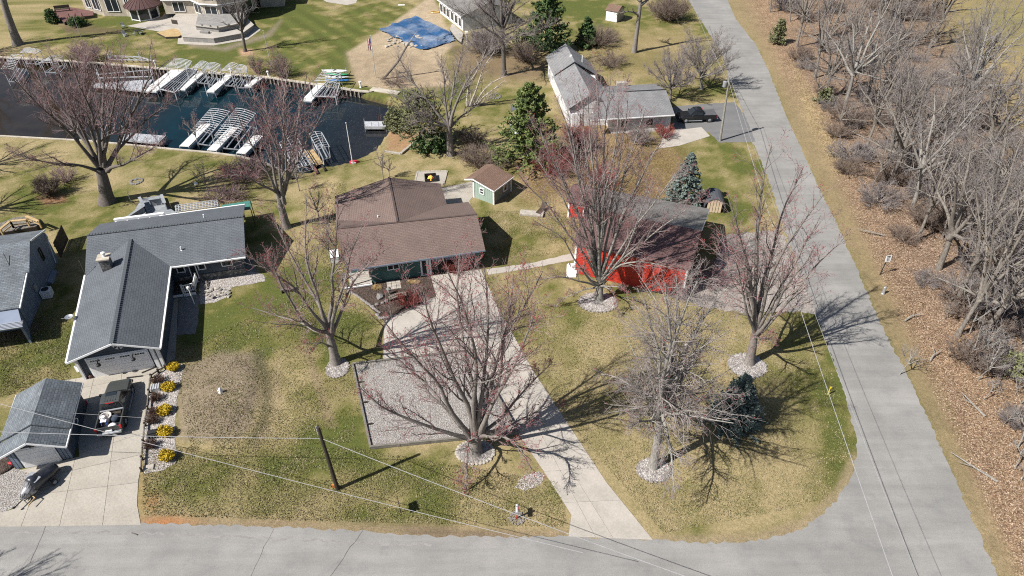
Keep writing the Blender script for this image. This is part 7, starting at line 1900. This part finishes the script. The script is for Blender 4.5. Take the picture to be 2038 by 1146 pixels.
# ------------------------------------------------------------------ woodland on the right
VAR = []
for i, (H, S, n, r) in enumerate(((17, 6.0, 8, .25), (18, 4.6, 7, .22), (14, 6.6, 8, .3), (12, 4.4, 7, .15), (17, 7.2, 9, .32), (9, 3.6, 6, .09))):
    rg = np.random.RandomState(100 + i)
    t = thing("woodland_tree", "prototype", "tree", (0, 0, 0)); fork = (rg.uniform(-1.2, 1.2), rg.uniform(-1.2, 1.2), H * rg.uniform(.3, .42))
    tk = [(0, 0, -.3), (fork[0] * .3, fork[1] * .4, fork[2] * .5), fork]
    bare_tree(t, tk, auto_limbs(rg, n, fork, H, S, low=.3, vase=.48), r, rg, lv=((6, .75, .42), (6, .8, .45), (4, .8, .5)), bark=("bark_wood", "bark_wood", "bark_wood", "bark", "bark_pale", "bark_wood")[i], twig="twig_wood", limb_r=r * .7, rmin=.00855, wig=.2, up=.06)
    VAR.append(t)
wsel = [((1622, 155), 0, "woodland tree with a straight pale trunk nearest the upper side road"), ((1585, 95), 1, "woodland tree at the top by the upper side road, beside the dark cedar"), ((1678, 222), 4, "leaning trunk right of the dark cedar shrub in the woods"), ((1722, 205), 2, "twin leaning tree in the upper woods"),
        ((1815, 418), 4, "tall pale double trunk in the middle of the woods"), ((1838, 345), 0, "tall pale trunk just behind the double trunk in the woods"), ((1905, 668), 1, "slim white-barked tree in the lower woods, right of the yellow stake"), ((1868, 535), 2, "thick dark leaning trunk cluster in the woods right of the speed sign"),
        ((1735, 370), 5, "low arching many-stemmed tree at the edge of the woods"), ((1980, 480), 4, "big tree at the right edge of the woods halfway down"), ((1890, 250), 4, "large open-crowned tree at the edge of the meadow"), ((2025, 385), 0, "tree with spreading dark limbs in front of the meadow at the right edge")]
placed = []
used = set()
def put(v, p, label, group=None, rz=None, sc=None):
    o = VAR[v]; rz = random.uniform(0, 6.28) if rz is None else rz; sc = sc or random.uniform(.85, 1.12)
    p = Vector((p.x, p.y, -.1))
    if v not in used:
        used.add(v); o.location = p; o.rotation_euler = (0, 0, rz); o.scale = (sc,) * 3; tag(o, label, None, group); c = o
    else: c = copy_tree(o, p, rz, label, group, sc)
    placed.append((p.x, p.y)); return c
for px, v, lab in wsel: put(v, G(*px), lab, "trees in the woods right of the road")
rw = random.Random(99)
GLAB = "slender grey bare tree, one of the crowd filling the woods right of the road"
def in_poly(x, y, P):
    a, _ = pip(np.array([x], float), np.array([y], float), P); return bool(a[0])
WOODS = [(1500, -55), (1560, 90), (1620, 200), (1680, 300), (1760, 430), (1830, 560), (1905, 660), (2120, 800), (2160, 360), (1960, 260), (1900, 100), (1890, -55)]
k = tries = 0
while k < 78 and tries < 4000:
    tries += 1
    x, y = rw.uniform(1520, 2150), rw.uniform(-55, 690)
    if not in_poly(x, y, WOODS): continue
    p = G(x, y)
    if any((p.x - a) ** 2 + (p.y - b2) ** 2 < 4.5 for a, b2 in placed): continue
    put(rw.choice([0, 1, 1, 2, 3, 3, 3, 5, 5, 5]), p, GLAB, "trees in the woods right of the road"); k += 1
# thin saplings in the lower leaf litter
SLAB = "thin bare sapling sprouting from the leaf litter in the lower woods"
sp_ = thing("woodland_sapling", SLAB, "sapling", G(1790, 745), 0, "saplings in the lower woods"); rg = np.random.RandomState(7)
bare_tree(sp_, [(0, 0, -.1), (.15, 0, .8), (.4, .1, 1.6)], auto_limbs(rg, 4, (.4, .1, 1.6), 3.6, 1.2), .05, rg, lv=((5, .6, .45), (4, .7, .45), (3, .7, .5)), bark="bark_pale", twig="twig_wood", limb_r=.035, rmin=.012)
for q in range(60):
    y = rw.uniform(420, 1120); xl = 1735 + (y - 420) * .47 + 40
    x = rw.uniform(xl, 2120)
    copy_tree(sp_, G(x, y), rw.uniform(0, 6.3), scale=rw.uniform(.5, 1.5))
for i, (px, rz, L) in enumerate((((1985, 960), 2.4, 3.5), ((1890, 600), .5, 3.0), ((1800, 640), .4, 2.0), ((1760, 470), 2.9, 3.0), ((1960, 830), 2.0, 2.5), ((1850, 720), .7, 1.8))):
    t = thing("fallen_branch", ["long pale fallen branch near the lower right corner", "pale fallen branch below the thick trunk cluster in the woods", "short fallen branch near the road edge of the woods", "fallen branch among the brush above the speed sign", "fallen branch in the litter at the lower right", "short leaning stick in the leaf litter below the yellow stake"][i], "branch", G(*px), rz, "fallen branches in the woods")
    MB().tube([(0, 0, .1), (L * .4, .1, .35), (L, -.1, .5)], [.09, .07, .03], 6).tube([(L * .5, .05, .38), (L * .8, .6, .6)], [.04, .02], 5).build("limb", M["bark_pale"], t)

# ------------------------------------------------------------------ shrubs
def shrub(name, label, basepx, H, S, n, seed, mt, per=(7, 5), group=None, cat="shrub", rmin=.011, spread=1.0, up=.15, z=0):
    b = G(*basepx) if not hasattr(basepx, "z") else basepx
    t = thing(name, label, cat, b, 0, group); rg = np.random.RandomState(seed)
    az = rg.rand(n) * 6.28; r = np.sqrt(rg.rand(n)) ; m = 6
    q = np.linspace(0, 1, m)[None, :]
    hh = H * (1 - .45 * r ** 2) * (.75 + .4 * rg.rand(n))
    P = np.stack([(np.cos(az) * r * S)[:, None] * (.15 + .85 * q ** .8) * 1.0, (np.sin(az) * r * S)[:, None] * (.15 + .85 * q ** .8), hh[:, None] * q ** (.9)], -1)
    P[:, 1:] += rg.randn(n, m - 1, 3) * .03 * H
    R = .022 * H ** .5 * (1 - .6 * q) + 0 * P[..., 0] + .004
    A = [tubes(P, R, 4)]
    P1, R1 = spawn(P, R, per[0], rg, .25, .98, .6 * spread, .4, .6, 3, .2, up, rmin)
    P2, R2 = spawn(P1, R1, per[1], rg, .15, .98, .7 * spread, .5, .7, 2, .2, up, rmin)
    A += [tubes(P1, R1, 3), tubes(P2, R2, 3)]
    V, Q = merge(A); tree_obj("stems", V, Q, M[mt], t, False)
    return t, P2
shrub("red_twig_shrub", "large red-twigged shrub between the big pine and the red barn", (1098, 345), 3.4, 3.0, 60, 1, "dogwood", (8, 6))
shrub("red_twig_shrub", "red-twigged shrub in front of the white house's left corner", (1150, 290), 3.0, 2.6, 50, 2, "dogwood", (8, 6))
shrub("red_twig_shrub", "dark red shrub behind the barn's little left wing", (1200, 372), 2.6, 2.6, 50, 3, "dogwood", (7, 5))
shrub("red_twig_shrub", "red shrub at the driveway edge of the mulch bed under the maple", (812, 606), 1.3, 1.6, 44, 4, "dogwood", (6, 4))
shrub("red_twig_shrub", "red shrub by the brown-roofed house's garage opening", (905, 540), 2.0, 1.6, 40, 5, "dogwood", (6, 5))
shrub("purple_shrub", "dark purple shrub at the right front corner of the white house", (1322, 272), 1.7, 1.7, 50, 6, "dogwood", (7, 5))
shrub("grey_shrub", "grey leafless bush at the white house front below its gutter", (1275, 285), 2.2, 2.0, 50, 7, "twig", (7, 5))
shrub("grey_shrub", "brown brush pile bush behind the garden shed roof", (962, 330), 2.5, 3.6, 80, 8, "brush", (8, 6))
shrub("grey_shrub", "brown bush between the old tree and the brush pile bush", (935, 285), 2.0, 2.6, 50, 9, "brush", (7, 5))
shrub("brown_shrub", "round reddish-brown bush in a small bed left of the thick rear-lawn tree", (101, 388), 2.5, 1.7, 70, 10, "brush", (8, 6))
shrub("brown_shrub", "loose mauve brush just above the round reddish-brown bush", (130, 362), 2.0, 1.8, 36, 11, "twig_red", (6, 5))
shrub("brush_clump", "pinkish brush on the far bank below the tan house stair", (175, 122), 3.2, 3.2, 60, 12, "twig_red", (8, 6))
shrub("brush_clump", "pinkish brush growing at the seawall behind a bollard in the far row", (560, 152), 3.6, 2.4, 40, 13, "brush", (8, 6))
shrub("brush_clump", "thin pinkish brush behind the last canopied lift of the far row", (512, 146), 3.0, 1.8, 30, 27, "brush", (7, 5))
shrub("brush_clump", "wide reddish brush on the near bank below the white docks", (490, 352), 1.9, 3.6, 80, 14, "twig_red", (8, 6))
shrub("brush_clump", "low reddish brush beside the twin-trunk tree above the lattice pergola", (450, 400), 1.5, 3.0, 50, 15, "twig_red", (7, 5))
shrub("brush_clump", "dark brush along the road at the top, left of the upper side road", (1330, 40), 4.2, 4.6, 120, 16, "brush", (8, 7))
shrub("brush_clump", "grey brush below the little tan-roofed shed", (1190, 88), 2.8, 4.2, 90, 17, "brush", (8, 6))
shrub("brush_clump", "reddish low brush on the lawn right of the white house ridge", (1215, 130), 1.8, 3.2, 60, 18, "brush", (7, 5))
shrub("brush_clump", "mauve brush between the tall dark tree and the sunroom house", (965, 105), 4.0, 4.6, 110, 19, "twig", (8, 7))
shrub("brush_clump", "brown brush at the right end of the far seawall", (790, 165), 1.2, 3.0, 40, 20, "brush", (6, 5))
shrub("brush_clump", "grey twiggy brush on the bank right of the tall dark tree", (1045, 120), 2.8, 3.4, 80, 21, "brush", (8, 6))
shrub("brush_clump", "red brush at the right end of the barn along the gravel lane", (1415, 560), 1.6, 2.6, 46, 22, "twig_red", (7, 5))
shrub("brush_clump", "bare shrub in front of the barn's right corner", (1335, 588), 2.4, 1.8, 30, 23, "twig_red", (7, 5))
shrub("brush_clump", "dark low brush on the canal's right bank under the old tree", (860, 275), 1.4, 2.6, 60, 24, "brush", (7, 5))
WB = [shrub("woodland_brush", "mauve-brown low brush in the woods right of the road", (1690, 345), 1.9, 2.4, 46, 25, "brush", (7, 6), "brush in the woods")[0],
      shrub("woodland_brush", "mauve-brown low brush in the woods right of the road", (1655, 215), 1.5, 2.6, 46, 26, "twig_wood", (7, 6), "brush in the woods")[0]]
WBP = [(1590, 120), (1640, 100), (1700, 140), (1760, 60), (1640, 190), (1700, 250), (1745, 240), (1780, 300), (1820, 210), (1720, 310), (1660, 270), (1750, 400), (1800, 480), (1850, 390), (1900, 330), (1960, 420), (1870, 460), (1930, 540), (1990, 560), (2030, 500), (1790, 360), (1840, 560), (1960, 640), (2020, 660), (1700, 60), (1820, 120), (1850, 40), (1560, 20), (1600, 40), (1880, 170), (1930, 250), (1780, 170), (2030, 300), (2000, 740), (1930, 720), (2030, 850), (1740, 20), (1800, 20), (1660, 20), (1680, 100), (1740, 120), (1850, 270)]
for q in range(36):
    while True:
        x, y = rw.uniform(1520, 2120), rw.uniform(-40, 760)
        if in_poly(x, y, [(1520, -40), (1580, 110), (1640, 220), (1720, 350), (1790, 480), (1850, 600), (1960, 780), (2120, 800), (2120, 300), (1950, 240), (1880, -40)]): break
    WBP.append((x, y))
for i, p in enumerate(WBP): copy_tree(WB[i % 2], G(*p), rw.uniform(0, 6.3), scale=rw.uniform(.7, 1.5))

def leaf_cloud(C, size, rg, flat=.0):
    """a small bent two-face leaf spray at each centre"""
    n = len(C); a = nrmz(rg.randn(n, 3) * np.array([1, 1, 1 - flat])); b2 = nrmz(np.cross(a, rg.randn(n, 3)))
    s = (size * (.6 + .8 * rg.rand(n)))[:, None]
    V = np.stack([C - a * s, C + b2 * s * .45, C + a * s, C - b2 * s * .45], 1).reshape(-1, 3)
    return V, np.arange(4 * n).reshape(n, 4)
def yellow_shrub(label, px, r, seed):
    t = thing("golden_shrub", label, "shrub", G(*px), 0, "golden shrubs in the white rock bed"); rg = np.random.RandomState(seed)
    nl = 6 + seed % 3
    lc = np.stack([r * .45 * np.cos(np.arange(nl) * 2.4 + seed), r * .4 * np.sin(np.arange(nl) * 2.4 + seed), r * (.35 + .3 * rg.rand(nl))], 1)
    n = 1700; q = rg.randint(0, nl, n); d = nrmz(rg.randn(n, 3)); d[:, 2] = d[:, 2] * .8 + .15
    C = lc[q] + d * (r * (.42 + .2 * rg.rand(nl))[q] * (.55 + .6 * rg.rand(n)))[:, None]; C[:, 2] = np.abs(C[:, 2]) + .04
    V, Q = leaf_cloud(C, .085, rg); tree_obj("foliage", V, Q, M["yellow_leaf"], t, False)
    s = MB()
    for k in range(7): a = k * .9; s.tube([(0, 0, 0), (r * .5 * math.cos(a), r * .5 * math.sin(a), r * .6)], .025, 5)
    s.build("stem", M["bark_dark"], t)
for i, (px, lab) in enumerate((((346, 736), "golden shrub at the top corner of the rock bed nearest the navy garage"), ((337, 774), "second golden shrub from the navy garage, opposite the metal trough"), ((329, 821), "third golden shrub from the navy garage, the middle one of five"), ((332, 864), "golden shrub beside the dark wire lantern frame"), ((336, 912), "golden shrub at the bottom end of the rock bed, near the bottom road"))):
    yellow_shrub(lab, px, .62 if i else .55, i)
for i, (px, lab) in enumerate((((316, 760), "brown dormant clump just above the metal trough"), ((312, 796), "brown dormant clump between the trough and the middle golden shrub"), ((308, 826), "brown dormant clump, upper of the two side by side left of the middle golden shrub"), ((304, 840), "brown dormant clump, lower of the two just above the wire lantern frame"), ((300, 890), "brown dormant clump left of the lowest golden shrub"))):
    shrub("dormant_shrub", lab, px, .7, .6, 60, 40 + i, "grass_brown", (5, 3), "brown dormant clumps in the rock bed", rmin=.0085)
def straw(label, px, r, seed):
    t = thing("ornamental_grass", label, "grass clump", G(*px), 0, "dry grass clumps in the mulch bed"); rg = np.random.RandomState(seed); n = 420
    az = rg.rand(n) * 6.28; u = np.sqrt(rg.rand(n)); q = np.linspace(0, 1, 4)[None]
    P = np.stack([(np.cos(az) * u * r)[:, None] * q, (np.sin(az) * u * r)[:, None] * q, (.55 * r * (1.2 - u))[:, None] * np.sin(q * 2.3) + .05], -1)
    V, Q = tubes(P, .012 * (1 - .6 * q) + 0 * P[..., 0], 3); tree_obj("blades", V, Q, M["straw"], t, False)
straw("flattened straw-coloured grass clump left of the garden bridge", (750, 573), .62, 1)
straw("straw-coloured grass clump against the teal wall, left of a pair", (817, 562), .45, 2)
straw("straw-coloured grass clump against the teal wall, right of a pair", (829, 562), .45, 3)
# ------------------------------------------------------------------ conifers
def conifer(name, label, basepx, H, R, mt, seed, nb=90, leaf=.16, dens=70, ragged=.25, start=.06, droop=.15, shape=1.0, bark="bark_dark", top=1.0, wid=None):
    b = G(*basepx) if not hasattr(basepx, "z") else basepx
    t = thing(name, label, "evergreen tree", b); rg = np.random.RandomState(seed)
    MB().tube([(0, 0, -.1), (.05, 0, H * .5), (0, .05, H * .97)], [.035 * H * .6 + .05, .02 * H * .6 + .03, .02], 8).build("trunk", M[bark], t, smooth=True)
    f = start + (1 - start) * (np.arange(nb) + rg.rand(nb)) / nb
    L = R * ((1 - f) ** shape) * (1 - ragged + 2 * ragged * rg.rand(nb)) + .15
    az = np.arange(nb) * 2.39996 + rg.rand(nb) * .6
    q = np.linspace(0, 1, 6)[None]
    P = np.stack([np.cos(az)[:, None] * L[:, None] * q, np.sin(az)[:, None] * L[:, None] * q, (f * H * top)[:, None] - droop * L[:, None] * q + .28 * L[:, None] * q ** 3], -1)
    Rr = (.012 + .012 * L)[:, None] * (1 - .8 * q) + .004
    V0, Q0 = tubes(P, Rr, 4); tree_obj("limbs", V0, Q0, M[bark], t, False)
    P1, R1 = spawn(P, Rr, 9, rg, .2, .98, .8, .42, .6, 3, .12, 0.02, .008)
    cnt = dens * nb
    k = rg.randint(0, len(P1), cnt); tt = rg.rand(cnt) * 2.999; i = tt.astype(int); fr = (tt - i)[:, None]
    C = P1[k, i] * (1 - fr) + P1[k, i + 1] * fr + rg.randn(cnt, 3) * leaf * .4
    k2 = rg.randint(0, nb, cnt // 3); t2 = (.35 + .65 * rg.rand(cnt // 3)) * 4.999; i2 = t2.astype(int); f2 = (t2 - i2)[:, None]
    C2 = P[k2, i2] * (1 - f2) + P[k2, i2 + 1] * f2 + rg.randn(cnt // 3, 3) * leaf * .5
    V, Q = leaf_cloud(np.concatenate([C, C2]), leaf, rg, .3); tree_obj("foliage", V, Q, M[mt], t, False)
    return t
conifer("pine_tree", "big green pine with layered boughs left of the white house", (1052, 326), 11.0, 4.0, "needle", 1, 100, .15, 210, .4, .05, .05, .62)
conifer("pine_tree", "dark green pine at the top between the bare trees and the lawn", (1086, 102), 12.5, 4.2, "needle_dark", 2, 90, .18, 180, .3, .05, .15, .7)
conifer("spruce_tree", "grey-blue spruce right of the barn's rear roof", (1358, 412), 7.2, 2.6, "needle_blue", 3, 110, .11, 170, .15, .03, .3, .85)
conifer("spruce_tree", "compact blue spruce on the corner lawn behind the drooping maple", (1458, 842), 5.6, 2.2, "needle_blue", 4, 110, .1, 170, .12, .02, .3, .8)
conifer("olive_conifer", "sprawling olive-green conifer leaning over the right end of the canal", (838, 290), 7.5, 4.2, "needle_olive", 5, 80, .12, 150, .5, .25, .0, .4)
conifer("olive_conifer", "low bright olive bush-conifer at the water's edge", (787, 258), 3.0, 1.7, "needle_olive", 6, 50, .15, 70, .3, .02, .1, .5)
conifer("spruce_tree", "small dark spruce beside the brush below the tan-roofed shed", (1166, 92), 5.2, 2.0, "needle_dark", 7, 60, .2, 70, .3, .03, .2, .8)
conifer("juniper_bush", "round dark arborvitae at the corner of the red-brown deck", (107, 46), 2.6, 1.1, "needle_dark", 8, 60, .12, 60, .1, .01, .0, .35)
conifer("cedar_shrub", "dark cedar shrub at the edge of the upper woods", (1546, 88), 4.4, 1.5, "needle_olive", 9, 50, .16, 60, .3, .02, .05, .5)
conifer("cedar_shrub", "small dark cedar low in the woods beside a leaning trunk", (1640, 205), 2.2, 1.5, "needle_olive", 10, 40, .15, 60, .3, .02, .05, .5)
conifer("cedar_shrub", "dark evergreen shrub under the old tree by the canal", (858, 298), 1.8, 2.4, "needle_dark", 11, 50, .18, 60, .4, .05, .05, .4)
conifer("yew_bush", "dark green bush below the tan house deck", (156, 52), 1.6, 1.6, "needle_dark", 12, 40, .14, 50, .3, .02, .05, .4)
conifer("cedar_shrub", "olive shrub in the lower woods at the right edge", (2010, 740), 1.8, 1.6, "needle_olive", 13, 30, .15, 40, .5, .02, .05, .4)
conifer("yew_bush", "olive bush behind the tall dark tree on the slope", (1040, 95), 3.0, 2.6, "needle_olive", 14, 50, .2, 50, .5, .02, .05, .4)
# ------------------------------------------------------------------ fallen leaves and grass blades
rg = np.random.RandomState(5)
def scatter_px(n, poly, rg):
    P = np.asarray(poly, float); lo, hi = P.min(0), P.max(0); out = []
    while sum(map(len, out)) < n:
        x = lo[0] + rg.rand(n) * (hi[0] - lo[0]); y = lo[1] + rg.rand(n) * (hi[1] - lo[1])
        a, _ = pip(x, y, P); out.append(np.stack([x[a], y[a]], 1))
    q = np.concatenate(out)[:n]
    u, v = (q[:, 0] - 1019) / FPX, (q[:, 1] - 573) / FPX; rz = -_s - v * _c; tt = -CAM_H / rz
    return np.stack([u * tt, (_c - v * _s) * tt, np.zeros(n)], 1)
def leaf_stuff(name, C, size, mt, rg):
    V, Q = leaf_cloud(C + np.array([0, 0, .06]) + np.array([0, 0, .06]) * rg.rand(len(C), 1), size, rg, .75)
    me = fast_mesh(name, V, quads=Q); me.materials.append(mt); o = bpy.data.objects.new(name, me); link(o); o["kind"] = "stuff"; return o
LP = [(1590, 240), (1650, 330), (1740, 520), (1800, 650), (1880, 830), (1990, 1060), (2060, 1180), (2120, 1180), (2120, 560), (1900, 420), (1700, 200)]
wz = lambda C: C + np.array([0, 0, 1.0]) * 0
C = scatter_px(60000, LP, rg)
hgt = 0.5 * (fbm(C[:, 0], C[:, 1], 9.0, 31, 3) - .5); C[:, 2] = hgt
leaf_stuff("fallen_leaves", C[:26000], .05, mat("fallen_leaf_tan", (.36, .265, .18), (.3, .205, .135), .6, .9, fine_amt=.2), rg)
leaf_stuff("fallen_leaves", C[26000:46000], .065, mat("fallen_leaf_brown", (.24, .15, .1), (.18, .11, .075), .6, .9, fine_amt=.2), rg)
leaf_stuff("fallen_leaves", C[46000:], .06, mat("fallen_leaf_pale", (.46, .38, .3), (.38, .29, .2), .6, .9, fine_amt=.2), rg)
LL = [[(285, 900), (700, 900), (1100, 1000), (1120, 1050), (560, 1040), (285, 1020)], [(360, 700), (560, 690), (640, 860), (380, 890)], [(1000, 620), (1480, 620), (1640, 700), (1690, 880), (1600, 1020), (1320, 1060), (1120, 830)], [(400, 600), (700, 580), (720, 700), (420, 700)], [(0, 640), (140, 600), (140, 760), (0, 780)]]
LC = np.concatenate([scatter_px(k, p, rg) for k, p in zip((1500, 2200, 2600, 700, 500), LL)])
LC[:, 2] += 0.42 * np.exp(-((((LC[:, 0] - bx) / 2.9) ** 2 + ((LC[:, 1] - by) / 4.2) ** 2) ** 4))
leaf_stuff("fallen_leaves", LC, .032, mat("bleached_leaf", (.5, .45, .38), (.4, .32, .24), 1.0, .9, fine_amt=.2), rg)
# grass blades over the lawns
GL = [([(285, 890), (700, 890), (1110, 960), (1130, 1050), (560, 1035), (285, 1025)], 34000), ([(340, 700), (660, 560), (760, 640), (700, 880), (380, 900)], 30000), ([(1000, 600), (1470, 620), (1630, 660), (1700, 880), (1640, 1000), (1320, 1062), (1140, 850)], 60000), ([(0, 640), (140, 620), (140, 760), (0, 790)], 9000), ([(960, 420), (1130, 420), (1120, 505), (985, 520)], 9000), ([(640, 370), (690, 360), (680, 560), (640, 560)], 5000)]
for i, (poly, n) in enumerate(GL):
    C = scatter_px(n, poly, rg)
    X_, Y_ = C[:, 0], C[:, 1]
    C[:, 2] += 0.42 * np.exp(-((((X_ - bx) / 2.9) ** 2 + ((Y_ - by) / 4.2) ** 2) ** 4))
    keep = fbm(X_, Y_, 2.4, 77) + .3 * rg.rand(n) > .5
    C = C[keep]
    up = np.stack([rg.randn(len(C)) * .05, rg.randn(len(C)) * .05, .05 + .07 * rg.rand(len(C))], 1); sd = nrmz(np.stack([rg.randn(len(C)), rg.randn(len(C)), 0 * C[:, 0]], 1)) * .035
    V = np.stack([C - sd, C + sd, C + up], 1).reshape(-1, 3)
    me = fast_mesh("grass", V, tris=np.arange(len(V)).reshape(-1, 3))
    if "gblade" not in M: M["gblade"] = mat("grass_blades", (.15, .15, .055), (.28, .235, .14), .5, .9, 5.0, .3, lo=.4, hi=.6)
    me.materials.append(M["gblade"]); o = bpy.data.objects.new("grass", me); link(o); o["kind"] = "stuff"
